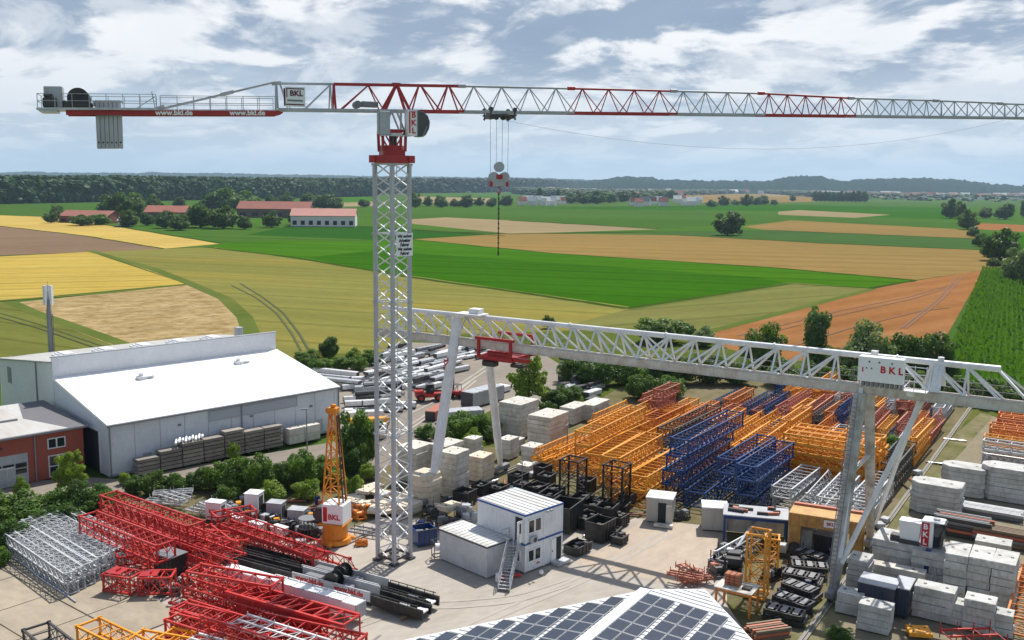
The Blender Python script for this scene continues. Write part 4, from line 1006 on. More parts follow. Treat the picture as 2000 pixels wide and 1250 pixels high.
# farmstead and distant houses
M_tile = mat('red_roof_tiles', (.34, .12, .085, 1), .8, var=.3, dirt=rgb(120, 84, 72), amount=.5, dscale=.15)
M_tilep = mat('pink_roof_tiles', (.42, .2, .16, 1), .8, var=.15, dirt=rgb(150, 110, 98), amount=.4, dscale=.1)
M_plas = mat('white_render', (.7, .69, .66, 1), .8, var=.15)
M_shed = mat('dark_boarding', (.13, .1, .08, 1), .85, var=.3)
def gable(name, L, W, h, rh, wm, rm, label, cat, loc, rz, group=None, win=0, overh=.6):
    t = thing(name, label, cat, loc, rz, group)
    b = MB(); b.bb(-L / 2, L / 2, -W / 2, W / 2, 0, h)
    for s_ in (-1, 1): b.add([(s_ * L / 2, -W / 2, h), (s_ * L / 2, W / 2, h), (s_ * L / 2, 0, h + rh)], [(0, 1, 2), (2, 1, 0)][:1])
    b.build('wall', wm, t)
    r = MB(); x = L / 2 + overh; y = W / 2 + overh; z = h - rh * overh / (W / 2)
    for s_ in (-1, 1):
        r.hexa([(-x, s_ * y, z), (x, s_ * y, z), (x, 0, h + rh), (-x, 0, h + rh), (-x, s_ * y, z + .3), (x, s_ * y, z + .3), (x, 0, h + rh + .3), (-x, 0, h + rh + .3)])
    r.build('roof', rm, t)
    for i in range(win):
        q = MB(); xx = -L / 2 + (i + .5) * L / win; q.bb(xx - L / win * .25, xx + L / win * .25, -W / 2 - .1, -W / 2 - .01, h * .15, h * .55); q.build('window', M_void, t)
    return t
def farm_b(px, py, wpx, W, h, rh, wm, rm, label, cat, rz, win=0):
    p = P(px, py); gable('farm_building', wpx / ppm(p), W, h, rh, wm, rm, label, cat, p, rz, 'farmstead buildings', win)
farm_b(634, 441, 122, 26, 8, 5, M_plas, M_tilep, 'long white barn with pink tiled roof nearest the tower mast', 'barn', .10, 8)
farm_b(540, 424, 140, 24, 8, 6.5, M_shed, M_tile, 'long dark farm building with red roof behind the white barn', 'farm building', -.02, 6)
farm_b(330, 430, 80, 18, 7, 5, M_shed, M_tile, 'red roofed farmhouse in the middle of the farm trees', 'farmhouse', -.05, 4)
farm_b(178, 434, 100, 22, 5, 4, mat('red_boarding', (.2, .07, .05, 1), .8), M_tile, 'low reddish barn at the left end of the farmstead', 'barn', -.15, 5)
farm_b(245, 441, 20, 8, 4, 2, M_plas, M_plas, 'tiny white shed on the field edge left of the farmhouse', 'shed', 0)
farm_b(590, 424, 20, 9, 7, 3, M_plas, M_tile, 'small pale gabled annex between the two long farm roofs', 'house', .9)
# village
vh = [(1015, 1105, 397, 402, 11, 'white'), (1225, 1300, 398, 404, 9, 'any'), (1320, 1370, 395, 402, 7, 'white'), (1140, 1330, 376, 388, 18, 'any'), (1590, 2010, 375, 392, 110, 'any'), (1400, 1600, 374, 380, 14, 'any'), (1000, 1130, 372, 378, 7, 'white')]
cols = [('red roofed', M_tile), ('pale roofed', M_plas), ('dark roofed', M_grey), ('pink roofed', M_tilep)]
kinds = {}
r_ = random.Random(5)
where = ['village edge behind the hook chain', 'row of buildings left of the lone tree', 'group of sheds above the lone tree', 'village below the small wooded hill', 'village under the long wooded hill', 'hamlet on the far plain', 'settlement before the distant wood']
for gi, (x0, x1, y0, y1, n, kd) in enumerate(vh):
    for i in range(n):
        px = x0 + (x1 - x0) * (i + r_.random()) / n; py = r_.uniform(y0, y1); p = P(px, py)
        nm, rm = cols[1] if kd == 'white' and r_.random() < .6 else r_.choice(cols)
        wd = r_.uniform(9, 19) if gi in (3, 4, 5, 6) else r_.uniform(8, 17)
        key = (nm, gi)
        lab = 'tiny %s house in the %s' % (nm, where[gi])
        grp = '%s houses in the %s' % (nm, where[gi])
        if nm not in kinds:
            kinds[nm] = gable('village_house', 14, 10, 5.5, 4.5, M_plas, rm, lab, 'house', (0, -900, -50), 0)
        s_ = wd / ppm(p) / 14
        dup(kinds[nm], p, r_.uniform(-.5, .5), lab, grp, (s_, min(s_, 1.7), min(1.9, .9 + .5 * s_)))
for k in kinds.values(): drop(k)
# ------------------------------------------------------------------ tower crane
def tower_crane():
    JA = math.radians(19); base = Vector((-10.49, 84.4, 0))
    t = thing('tower_crane', 'tall flat top tower crane with white lattice mast and red and white jib', 'tower crane', base, JA)
    phi = math.atan2(-base.y, -base.x) - JA                  # one mast corner looks at the camera
    hw = 2.08 / 2
    cor = [Vector((math.cos(phi + k * math.pi / 2), math.sin(phi + k * math.pi / 2), 0)) * hw * 1.414 for k in range(4)]
    Zt = 35.6; nsec = 6; sh = Zt / nsec
    proto = []
    for k in range(nsec):
        z0, z1 = k * sh + (.12 if k == 0 else .003), (k + 1) * sh
        b = MB()
        for c in cor: b.bar(c + Vector((0, 0, z0)), c + Vector((0, 0, z1)), .29, up=(math.cos(phi + .785), math.sin(phi + .785), 0))
        for c in cor: b.box(c + Vector((0, 0, z1 - .115)), (.42, .42, .22), phi + .785)
        sec = b.build('mast_section', M_mast, t)
        b = MB(); nx = 6; ph = (z1 - z0) / nx
        for i in range(4):
            a, c = cor[i], cor[(i + 1) % 4]; e = (c - a).normalized() * .12; a2, c2 = a + e, c - e
            for j in range(nx):
                za, zb = z0 + j * ph, z0 + (j + 1) * ph
                if (j + (i > 1)) % 2: a3, c3 = c2, a2
                else: a3, c3 = a2, c2
                b.bar(a3 + Vector((0, 0, za)), c3 + Vector((0, 0, zb)), .095)
            b.bar(a2 + Vector((0, 0, z1 - .07)), c2 + Vector((0, 0, z1 - .07)), .12)
        b.build('bracing', M_white, sec)
    # inner ladder
    b = MB(); lx = Vector((.25, .2, 0))
    for s_ in (-.2, .2): b.bar(lx + Vector((s_, 0, .2)), lx + Vector((s_, 0, Zt)), .05)
    for i in range(100): b.bar(lx + Vector((-.2, 0, .3 + i * .35)), lx + Vector((.2, 0, .3 + i * .35)), .035)
    b.build('ladder', M_lgrey, t)
    # cruciform foot and anchor plates
    b = MB()
    for c in cor: b.box(c + Vector((0, 0, .06)), (.7, .7, .11), phi + .785)
    for i in range(4): b.bar(cor[i] + Vector((0, 0, .42)), cor[(i + 1) % 4] + Vector((0, 0, .42)), .2)
    b.build('foot', M_dark, t)
    # banner on the right visible mast face
    view = [(cor[i] + cor[(i + 1) % 4]) / 2 for i in range(4)]
    # faces touching camera corner cor[0]: (3,0) and (0,1); choose the one with larger local x
    fc = max((((cor[0] + cor[k]) / 2, k) for k in (1, 3)), key=lambda q: q[0].x)
    nrm = fc[0].normalized(); zb = zt(base, 477)
    sd_ = (cor[fc[1]] - cor[0]).normalized()
    cpos = fc[0] + nrm * .24 + sd_ * .2 + Vector((0, 0, zb))
    M = face_m(cpos, nrm)
    b = MB(); b.add([M @ Vector(q) for q in [(-1.0, -.98, 0), (1.0, -.98, 0), (1.0, .98, 0), (-1.0, .98, 0), (-1.0, -.98, -.03), (1.0, -.98, -.03), (1.0, .98, -.03), (-1.0, .98, -.03)]], [(0, 1, 2, 3), (7, 6, 5, 4), (0, 4, 5, 1), (1, 5, 6, 2), (2, 6, 7, 3), (3, 7, 4, 0)])
    bn = b.build('banner', M_sign, t)
    b = MB()
    for i, tx in enumerate(('Wir suchen', 'Arbeiter', 'Fahrer', 'Wir suchen', 'Fahrer')):
        b.text(tx, .40 if len(tx) < 9 else .36, M @ Matrix.Translation((0, .74 - i * .37, .012)))
    b.build('lettering', M_letk, bn)
    # slewing gear
    b = MB(); b.tube((0, 0, Zt + .02), (0, 0, Zt + .18), 1.5, n=20)
    b.box((0, 0, Zt + .42), (2.6, 2.6, .5), phi + .785); b.box((0, 0, Zt + .9), (1.9, 1.9, .5), 0); b.tube((0, 0, Zt + 1.1), (0, 0, Zt + 1.5), 1.0, n=20)
    for c in cor: b.box(c * .98 + Vector((0, 0, Zt + .35)), (.75, .75, .62), phi + .785)
    ring = b.build('slewing_ring', M_red, t)
    z0, z1 = Zt + 1.5, 40.0
    b = MB()
    for x in (-1, 1):
        for y in (-1, 1): b.bar((x * .95, y * .9, Zt + 1.0), (x * 1.0, y * .95, Zt + 2.7), .22); b.bar((x * .95, y * .9, Zt + 2.7), (x * .25 if x < 0 else x * .2, y * .95, Zt + 1.5), .12)
    for y in (-.95, .95): b.bar((-1, y, Zt + 2.7), (1, y, Zt + 2.7), .2)
    b.build('tower_head', M_red, t)
    for y in (-.95, .95):
        b = MB(); b.bar((-.9, y, Zt + 2.7), (-.2, y, z1), .14); b.bar((.9, y, Zt + 2.7), (.2, y, z1), .14); b.bar((-1.0, y, Zt + 2.7), (-1.0, y, z1), .16); b.bar((1.0, y, Zt + 2.7), (1.0, y, z1), .16); b.bar((-1.0, y, Zt + 2.8), (1.0, y, Zt + 2.8), .1)
        b.build('slewing_column', M_lgrey, t)
    b = MB(); b.tube((-.1, -.2, Zt + 1.5), (-.1, -.2, Zt + 2.5), .2, n=10); b.tube((.3, .1, Zt + 1.5), (.3, .1, Zt + 2.4), .16, n=10); b.build('slewing_motor', M_dark, t)
    b = MB(); b.cbox(-1.35, -.45, -1.5, -1.0, Zt + 2.35, Zt + 4.3, .04); b.cbox(-1.5, -1.37, -1.45, -1.05, Zt + 2.4, Zt + 4.2, .02); b.build('switch_cabinet', M_lgrey, t)
    b = MB(); b.bb(-1.2, 1.3, -1.6, -1.0, Zt + 2.25, Zt + 2.33); b.bb(-.4, .55, -1.58, -1.54, Zt + 2.33, Zt + 2.5); b.build('platform', M_silver, t)
    # cab
    b = MB(); prof = [(.95, 2.3), (.95, 4.4), (1.72, 4.4), (1.72, 2.3)]
    y0, y1 = -2.1, -.7
    b.add([(x, y0, Zt + z) for x, z in prof] + [(x, y1, Zt + z) for x, z in prof], [(0, 1, 2, 3)[::-1], (4, 5, 6, 7), (0, 4, 5, 1)[::-1], (1, 5, 6, 2)[::-1], (2, 6, 7, 3)[::-1], (3, 7, 4, 0)[::-1]])
    cab = b.build('cab', M_sign, t)
    gp = [(1.76, 2.25), (1.76, 4.38), (2.2, 4.3), (2.62, 3.95), (2.8, 3.45), (2.72, 2.9), (2.45, 2.4), (2.2, 2.22)]
    b = MB(); n = len(gp)
    b.add([(x, y0 - .01, Zt + z) for x, z in gp] + [(x, y1 - .01, Zt + z) for x, z in gp], [tuple(range(n))[::-1], tuple(range(n, 2 * n))] + [(i, (i + 1) % n, n + (i + 1) % n, n + i) for i in range(n)])
    b.build('windscreen', glass('cab_glass', (.012, .018, .018, 1)), cab)
    b = MB()
    for x, z in ((1.76, 2.25), (2.2, 2.22)): pass
    for i in range(1, n - 1): b.bar((gp[i][0], y0 - .02, Zt + gp[i][1]), (gp[i + 1][0], y0 - .02, Zt + gp[i + 1][1]), .05)
    b.bar((1.76, y0 - .02, Zt + 2.25), (1.76, y0 - .02, Zt + 4.38), .06); b.bar((2.2, y0 - .03, Zt + 2.25), (2.55, y0 - .03, Zt + 3.1), .12)
    b.build('frame', M_grey, cab)
    b = MB(); mx = face_m((1.42, y0 - .02, 0), (0, -1, 0))
    for i, ch in enumerate('BKL'): b.text(ch, .66, face_m((1.42, y0 - .016, Zt + 3.98 - i * .64), (0, -1, 0)))
    for x in (1.08,): b.bb(x - .06, x + .06, y0 - .02, y0 - .005, Zt + 2.5, Zt + 4.25)
    b.bb(1.06, 1.66, y0 - .02, y0 - .005, Zt + 4.24, Zt + 4.3)
    b.build('lettering', M_letr, cab)
    # jib --------------------------------------------------------------
    J0, SL = 40.0, .024
    def J(x, y, z): return Vector((x, y, J0 + SL * x + z))
    def section(x0, x1, n, h0, h1, m, w_=.85, mb=None):
        b = MB()
        for s_ in (-1, 1): b.bar(J(x0, s_ * w_, 0), J(x1 - .02, s_ * w_, 0), .19)
        (b if mb is None else b)
        b.tube(J(x0, 0, h0), J(x1 - .02, 0, h1), .095, n=8)
        o = b.build('jib_section', m, t)
        b = MB(); dx = (x1 - x0) / n
        for i in range(n):
            xa, xm, xb = x0 + i * dx, x0 + (i + .42) * dx, x0 + (i + 1) * dx
            hm = h0 + (h1 - h0) * (i + .42) / n
            for s_ in (-1, 1): b.tube(J(xa, s_ * w_, .08), J(xm, 0, hm), .05, n=6); b.tube(J(xm, 0, hm), J(xb, s_ * w_, .08), .05, n=6)
            b.bar(J(xa, -w_, 0), J(xa, w_, 0), .09); b.bar(J(xa, -w_, 0), J(xb, w_, 0), .06)
        b.build('bracing', m, o)
        b = MB(); b.tube(J(x0 - .35, 0, h0 + .02), J(x0 + .35, 0, h0 + .02), .17, n=8); b.build('chord_joint', m, o)
        return o
    secs = [(6.2, 16.5, 4, 2.2, 2.18, M_lgrey), (16.5, 26.9, 4, 2.18, 2.14, M_red), (26.9, 36.4, 4, 2.14, 2.08, M_lgrey), (36.4, 46.9, 5, 2.08, 1.78, M_red), (46.9, 57.5, 5, 1.78, 1.7, M_lgrey), (57.5, 66, 5, 1.68, 1.55, M_lgrey), (66, 74, 5, 1.5, 1.4, M_lgrey)]
    for q in secs: section(*q)
    # jib root: red top and bracing, grey and red lower chords
    b = MB()
    b.bar(J(-4.9, 0, 2.16), J(6.18, 0, 2.2), .24)
    b.tube(J(-4.9, -.85, .1), J(-4.9, 0, 2.16), .1); b.tube(J(-4.9, .85, .1), J(-4.9, 0, 2.16), .1)
    for s_ in (-.85, .85):
        for (xa, xb, r, top) in ((-4.3, -2.0, .06, 1), (-.9, -2.0, .06, 1), (-.7, .35, .13, 1), (1.35, .5, .13, 1), (1.6, 2.35, .07, 1), (4.0, 2.6, .07, 1), (4.1, 4.9, .07, 1), (6.1, 5.1, .07, 1)):
            b.tube(J(xa, s_, .1), J(xb, s_ * .08, 2.12), r, n=7)
        b.bar(J(2.2, s_, 0), J(6.18, s_, 0), .2)
    b.box(J(.4, 0, 2.22), (.7, .3, .3)); b.build('jib_root', M_red, t)
    b = MB()
    for s_ in (-.85, .85): b.bar(J(-9.6, s_, 0), J(2.18, s_, 0), .2)
    b.bar(J(-9.6, 0, 2.12), J(-4.95, 0, 2.16), .18)
    for s_ in (-.85, .85):
        b.bar(J(-9.6, s_, .1), J(-9.6, s_ * .1, 2.12), .16); b.tube(J(-9.3, s_ * .1, 2.1), J(-8.6, s_, .1), .05); b.tube(J(-7.3, s_, .1), J(-5.2, s_ * .1, 2.1), .055); b.tube(J(-5.2, s_, .1), J(-5.2, s_ * .1, 2.1), .06)
    b.tube(J(-9.95, 0, 2.12), J(-9.2, 0, 2.2), .17); b.build('counter_jib_frame', M_lgrey, t)
    # sign
    b = MB(); b.cbox(-9.0, -7.4, -1.12, -1.02, 40.0, 41.62, .02); sg = b.build('sign', M_sign, t)
    b = MB(); b.text('BKL', .62, face_m((-8.12, -1.135, 41.05), (0, -1, 0)))
    b.bb(-8.92, -7.5, -1.135, -1.122, 41.40, 41.48); b.bb(-8.92, -8.84, -1.135, -1.122, 40.75, 41.48); b.bb(-9.12, -9.0, -1.12, -1.02, 40.05, 41.45); b.bb(-8.95, -7.5, -1.135, -1.122, 40.12, 40.22)
    b.build('lettering', mat('dark_red_lettering', (.13, .012, .02, 1), .5, var=0), sg)
    b = MB(); b.text('BAUKRAN', .22, face_m((-8.2, -1.135, 40.5), (0, -1, 0))) if 0 else b.bb(-8.85, -7.6, -1.135, -1.122, 40.42, 40.56)
    b.build('caption_bar', M_grey, sg)
    # trolley winch on the jib root
    b = MB(); b.tube((-3.0, -.55, 40.42), (-3.0, .45, 40.42), .32, n=14); b.cbox(-2.65, -1.25, -.5, .3, 40.25, 40.72, .05, 0); b.build('trolley_winch', M_grey, t)
    # counter jib deck
    b = MB()
    for s_ in (-1, 1): b.bb(-25.4, -9.7, s_ * .85 - .09, s_ * .85 + .09, 39.28, 39.64)
    for s_ in (-1, 1): b.hexa([(-9.7, s_ * .85 - .09, 39.3), (-9.2, s_ * .85 - .09, 39.45), (-9.2, s_ * .85 + .09, 39.45), (-9.7, s_ * .85 + .09, 39.3), (-9.7, s_ * .85 - .09, 39.68), (-9.2, s_ * .85 - .09, 39.55), (-9.2, s_ * .85 + .09, 39.55), (-9.7, s_ * .85 + .09, 39.68)])
    beam = b.build('side_beam', M_red, t)
    b = MB()
    for x in (-17.6, -12.0): b.text('www.bkl.de', .58, face_m((x, -.955, 39.46), (0, -1, 0)))
    b.build('lettering', M_letw, beam)
    b = MB(); b.bb(-27.4, -18.8, -1.25, 1.25, 39.66, 39.82); b.bb(-27.2, -26.0, -1.15, 1.15, 39.5, 39.655); b.bb(-18.8, -9.8, -.74, .74, 39.66, 39.74); b.build('deck', M_silver, t)
    b = MB()
    def rail(x0, x1, y, z, n, hh=1.05):
        for k in (.5, 1): b.bar((x0, y, z + hh * k), (x1, y, z + hh * k), .045)
        for i in range(n + 1): x = x0 + (x1 - x0) * i / n; b.bar((x, y, z), (x, y, z + hh), .05)
    for y in (-1.22, 1.22): rail(-27.3, -18.9, y, 39.8, 7)
    for y in (-.92, .92): rail(-18.6, -9.8, y, 39.62, 7, 1.15)
    b.bar((-27.3, -1.22, 40.85), (-27.3, 1.22, 40.85), .045); b.bar((-27.3, -1.22, 40.3), (-27.3, 1.22, 40.3), .045)
    b.build('railing', M_lgrey, t)
    b = MB()
    for y in (-.5, .5): b.tube((-18.6, y, 39.8), (-9.7, y * .2, 42.0), .075, n=7); b.tube((-14.0, y * .66, 40.96), (-13.0, y * .56, 41.2), .14, n=8); b.bar((-19.0, y, 39.8), (-18.3, y, 40.0), .2)
    b.build('tie_rod', M_lgrey, t)
    b = MB(); b.cbox(-26.9, -25.6, -.7, .7, 39.85, 41.45, .05); b.build('control_cabinet', M_lgrey, t)
    b = MB(); b.cbox(-27.0, -26.0, -.95, -.72, 39.83, 40.6, .1); b.cbox(-26.9, -26.3, -1.0, -.72, 40.64, 40.9, .06); b.build('switch_box', M_dark, t)
    b = MB(); b.tube((-24.5, -.95, 40.55), (-24.5, -.85, 40.55), .78, n=24); b.tube((-24.5, .85, 40.55), (-24.5, .95, 40.55), .78, n=24); b.tube((-24.5, -.85, 40.55), (-24.5, .85, 40.55), .62, n=20)
    dr = b.build('hoist_drum', M_black, t)
    b = MB(); b.cbox(-25.5, -23.6, -1.05, -.97, 39.84, 40.3, .05); b.cbox(-25.5, -23.6, .97, 1.1, 39.84, 40.3, .05); b.cbox(-25.6, -25.4, -.8, .8, 39.84, 40.4, .05); b.build('winch_frame', M_dark, dr)
    for i in range(6):
        x = -23.35 + i * .315
        b = MB(); b.cbox(x, x + .295, -.55, .55, 36.75, 40.45, .03); o = b.build('counterweight', M_lgrey, t)
        b = MB(); b.tube((x + .15, -.56, 37.2), (x + .15, -.57, 37.2), .07, n=8); b.build('lifting_hole', M_void, o)
    b = MB(); b.bb(-23.5, -21.4, -.6, -.56, 40.25, 40.4); b.bb(-23.5, -21.4, .56, .6, 40.25, 40.4); b.bb(-23.5, -23.38, -.6, .6, 40.0, 40.24); b.bar((-20.3, -.6, 39.85), (-19.0, -.6, 40.7), .07); b.bar((-19.0, -.6, 39.85), (-19.2, -.6, 41.1), .07); b.build('hanger', M_lgrey, t)
    # trolley, ropes, hook
    tx = 9.7; zj = J0 + SL * tx
    b = MB()
    for x in (-1.1, 1.1):
        for y in (-.95, .95): b.tube((tx + x, y - .08, zj + .2), (tx + x, y + .08, zj + .2), .2, n=10); b.bar((tx + x, y * 1.05, zj + .2), (tx + x, y * 1.05, zj - .7), .1)
    for y in (-1.0, 1.0): b.bar((tx - 1.25, y, zj - .28), (tx + 1.25, y, zj - .28), .14); b.bar((tx - 1.2, y, zj - .6), (tx - .5, y, zj - .35), .1); b.bar((tx + 1.2, y, zj - .6), (tx + .5, y, zj - .35), .1)
    for x in (-1.1, -.35, .35, 1.1): b.bar((tx + x, -1, zj - .35), (tx + x, 1, zj - .35), .12)
    b.cbox(tx - 1.15, tx - .45, -.7, .7, zj - .6, zj - .15, .08); b.cbox(tx + .45, tx + 1.15, -.7, .7, zj - .55, zj - .15, .08)
    tr = b.build('trolley', M_dark, t)
    for x in (-.85, -.3, .3, .85):
        b = MB(); b.tube((tx + x, -.09, zj - .45), (tx + x, .09, zj - .45), .22, n=12); b.build('sheave', M_dark, tr)
    hz_ = zt(base + Vector((tx * math.cos(JA), tx * math.sin(JA), 0)), 347)
    for x in (-.85, -.28, .28, .85):
        b = MB(); b.tube((tx + x, 0, zj - .5), (tx + x * .95, 0, hz_ + (.2 if abs(x) > .5 else .9)), .018, n=5); b.build('hoist_rope', M_grey, t)
    b = MB()
    for (x, z, r) in ((0, .95, .46), (-.5, .05, .46), (.5, .05, .46)): b.tube((tx + x, -.16, hz_ + z), (tx + x, .16, hz_ + z), r, n=18)
    b.cbox(tx - .85, tx + .85, -.12, .12, hz_ - .75, hz_ - .1, .05)
    hk = b.build('hook_block', M_lgrey, t)
    b = MB(); b.prism([(tx - .3, -.2), (tx + .3, -.2), (tx + .3, .2), (tx - .3, .2)], hz_ - .12, hz_ + .28); b.bb(tx - .86, tx - .62, -.14, .14, hz_ - .78, hz_ - .3); b.bb(tx + .62, tx + .86, -.14, .14, hz_ - .78, hz_ - .3); b.build('marking_plate', M_red, hk)
    b = MB(); pts = [Vector((tx + .22 * math.sin(a), 0, hz_ - 1.15 + .22 * math.cos(a))) for a in [k * .55 for k in range(9)]]; b.path([Vector((tx, 0, hz_ - .7))] + pts, .05); b.build('hook', M_red, hk)
    b = MB(); b.path([J(8 + i * 4.2, 0, -.25 - 3.0 * (1 - ((i - 7) / 7) ** 2)) for i in range(15)], .011, 5); b.build('power_cable', M_grey, t)
    # hanging chain below the hook is a load of its own
    p = base + Vector((math.cos(JA) * tx, math.sin(JA) * tx, 0)); zc = zt(p, 498)
    c = thing('lifting_chain', 'long dark chain hanging from the hook of the tower crane', 'chain', (p.x, p.y, zc))
    b = MB(); n = int((hz_ - 1.3 - zc) / .22)
    for i in range(n): b.box((0, 0, .2 + i * .22), (.09, .15, .2) if i % 2 else (.15, .09, .2))
    b.build('links', M_black, c)
    b = MB(); b.tube((0, 0, -.05), (0, 0, .2), .09, .05); b.build('end_hook', M_dark, c)
tower_crane()
def settle():
    # the counter jib droops a little towards its ballast end
    def sh(o):
        for v in o.data.vertices:
            if v.co.x < -9.6: v.co.z += .032 * (v.co.x + 9.6)
        for c in o.children: sh(c)
    for c in bpy.data.objects['tower_crane'].children:
        if c.name.split('.')[0] in ('side_beam', 'deck', 'railing', 'tie_rod', 'control_cabinet', 'switch_box', 'hoist_drum', 'counterweight', 'hanger') and min(v.co.x for v in c.data.vertices) < -9.6: sh(c)
settle()
# ------------------------------------------------------------------ gantry crane
def gantry():
    O = S(86.4, -59.8); t = thing('gantry_crane', 'white lattice gantry crane spanning the stored lattice sections on tall legs', 'gantry crane', O, NA)
    x0, x1, zb, zm, ztp = -12.0, 57.0, 16.6, 17.3, 19.6
    M_gir = mat('gantry_girder_paint', (.60, .58, .53, 1), .5, var=0, dirt=rgb(150, 112, 84), amount=.55, dscale=.8)
    M_g = mat('gantry_white', (.78, .79, .80, 1), .42, var=.05, dirt=rgb(150, 140, 128), amount=.3, dscale=.7)
    b = MB()
    b.bb(x0, x1, -1.82, -1.38, zb, zm); b.bb(x0, x1, 1.48, 1.72, zb, zb + .28)
    for x in np.arange(x0 + .5, x1, 4.0): b.bb(x - .07, x + .07, -1.38, 1.48, zb + .05, zb + .2)
    b.build('girder', M_gir, t)
    b = MB()
    b.bb(x0, x1, -1.66, -1.54, zm + .003, zm + .08); b.bb(x0, x1, -1.9, -1.3, zb - .05, zb - .003)
    b.build('flange', M_gir, t)
    b = MB(); b.tube((x0, 0, ztp), (52.4, 0, ztp), .27, n=14); tc = b.build('top_chord', M_g, t)
    b = MB()
    for x in np.arange(-8.6, 52, 10.6): b.tube((x, 0, ztp), (x + .12, 0, ztp), .36, n=14)
    b.build('flange_joint', M_g, tc)
    b = MB(); dp = 2.64; nodes = [23.58 + dp * k for k in range(-13, 11)]
    for x in nodes:
        if x > 52: continue
        for y in (-1.6, 1.6):
            b.bar((x, y * .1, ztp - .1), (x + .0, y, (zm if y < 0 else zb + .25) + .05), .15)
            xx = x - dp if x > 21 else x + dp
            if x > 42: xx = x + dp
            b.bar((x, y * .1, ztp - .1), (xx, y, (zm if y < 0 else zb + .25) + .05), .17)
        b.bar((x, -1.6, zb + .3), (x, 1.6, zb + .3), .14)
    for y in (-1.6, 1.6): b.bar((52.3, y * .1, ztp - .1), (54.8, y, zm + .05), .17)
    b.build('bracing', M_g, t)
    b = MB()
    zw = zb + .1; b.bb(x0, x1, 1.75, 2.3, zw - .05, zw)
    for k in (.55, 1.1): b.bar((x0, 2.27, zw + k), (x1, 2.27, zw + k), .05)
    for x in np.arange(x0, x1, 1.5): b.bar((x, 2.27, zw), (x, 2.27, zw + 1.1), .05)
    b.build('walkway', M_grey, t)
    # legs
    def leg(p, q, w0, w1, wm):
        p, q = Vector(p), Vector(q); b = MB(); m = p.lerp(q, .3)
        b.tube(p, m, w0, wm, 12); b.tube(m, q, wm, w1, 12)
        return b.build('leg', M_g, t)
    lC = leg((0, -6.9, .9), (-.7, -1.0, 19.4), .34, .54, .58); lD = leg((0, 6.85, .9), (1.3, 2.2, 14.6), .28, .44, .47)
    b = MB(); b.text('BKL', .85, face_m((-.78, -3.05, 14.6), (0, -1, 0)) @ Matrix.Rotation(1.57 + .0, 4, 'Z')); b.build('lettering', M_letr, lC)
    # heavy columns at the right
    M_col = mat('weathered_column_paint', (.48, .475, .45, 1), .6, var=.1, dirt=rgb(108, 94, 78), amount=.8, dscale=.7)
    def column(y0, y1, wd):
        b = MB(); p, q = Vector((41.9, y0, .9)), Vector((42.0, y1, zb - .05)); m = p.lerp(q, .12); m2 = p.lerp(q, .62)
        b.tube(p, m, wd * .36, wd * .46, 14); b.tube(m, m2, wd * .46, wd * .48, 14); b.tube(m2, m2 + Vector((0, 0, .12)), wd * .6, n=14); b.tube(m2, q, wd * .48, wd * .5, 14)
        return b.build('column', M_col, t)
    cA = column(-6.75, -1.75, 1.12); cB = column(6.9, 1.7, .92)
    b = MB(); p, q = Vector((41.7, -7.4, 1.2)), Vector((41.75, -2.6, zb))
    for s_ in (-.25, .25): b.bar(p + Vector((s_, 0, 0)), q + Vector((s_, 0, 0)), .06)
    for i in range(44): c = p.lerp(q, i / 44); b.bar(c + Vector((-.25, 0, 0)), c + Vector((.25, 0, 0)), .045)
    for i in range(12):
        c = p.lerp(q, .12 + i / 13.5); pts = [c + Vector((.38 * math.cos(a), -.1 - .6 * math.sin(a), 0)) for a in [k * math.pi / 6 for k in range(7)]]; b.path(pts, .022, 4)
    b.build('ladder', M_grey, cA)
    b = MB()
    b.bar((42.0, -1.0, 19.0), (42.2, -6.3, 3.4), .34)
    for y, xt, z in ((-6.4, 47.8, 19.3),): b.bar((42.3, y, 3.0), (xt, -.3, z), .32)
    b.bar((42.3, 6.5, 2.6), (47.2, .5, 19.3), .30)
    b.build('brace', M_g, t)
    b = MB(); z = 9.9; b.bar((41.95, -3.9, z), (41.95, 4.0, z), .3); b.build('cross_beam', M_gir, t)
    # bogies
    for x in (0, 41.9):
        for y in (-6.9, 6.9):
            b = MB(); b.cbox(x - .35, x + .35, y - 1.5, y + 1.5, .5, 1.05, .06); o = b.build('bogie', M_grey, t)
            for k in (-1.05, 1.05):
                w_ = MB(); w_.tube((x - .16, y + k, .45), (x + .16, y + k, .45), .34, n=14); w_.build('wheel', M_dark, o)
    # platform over the pendulum leg
    b = MB(); b.cbox(-.9, 2.4, -1.5, .4, ztp - .1 + .3, ztp + .42, .03); b.cbox(.6, 1.9, -.9, .2, ztp + .42, ztp + .95, .05); b.build('head_plate', M_g, t)
    for x, rr in ((42.6, .3), (47.9, .25)): b = MB(); b.tube((x, 0, ztp + .2), (x, 0, ztp + .5), rr, n=12); b.build('top_joint', M_g, t)
    b = MB(); b.hexa([(47.45, -1.7, zm + .1), (48.2, -1.7, zm + .1), (48.2, -1.5, zm + .1), (47.45, -1.5, zm + .1), (47.45, -.25, ztp - .1), (48.2, -.25, ztp - .1), (48.2, -.05, ztp - .1), (47.45, -.05, ztp - .1)]); b.hexa([(47.45, 1.5, zm + .1), (48.2, 1.5, zm + .1), (48.2, 1.7, zm + .1), (47.45, 1.7, zm + .1), (47.45, .05, ztp - .1), (48.2, .05, ztp - .1), (48.2, .25, ztp - .1), (47.45, .25, ztp - .1)]); b.build('end_post', M_g, t)
    # machine house hung on the near side
    b = MB(); b.cbox(41.9, 45.5, -2.9, -1.95, 17.9, 20.0, .04); mh = b.build('machine_house', M_sign, t)
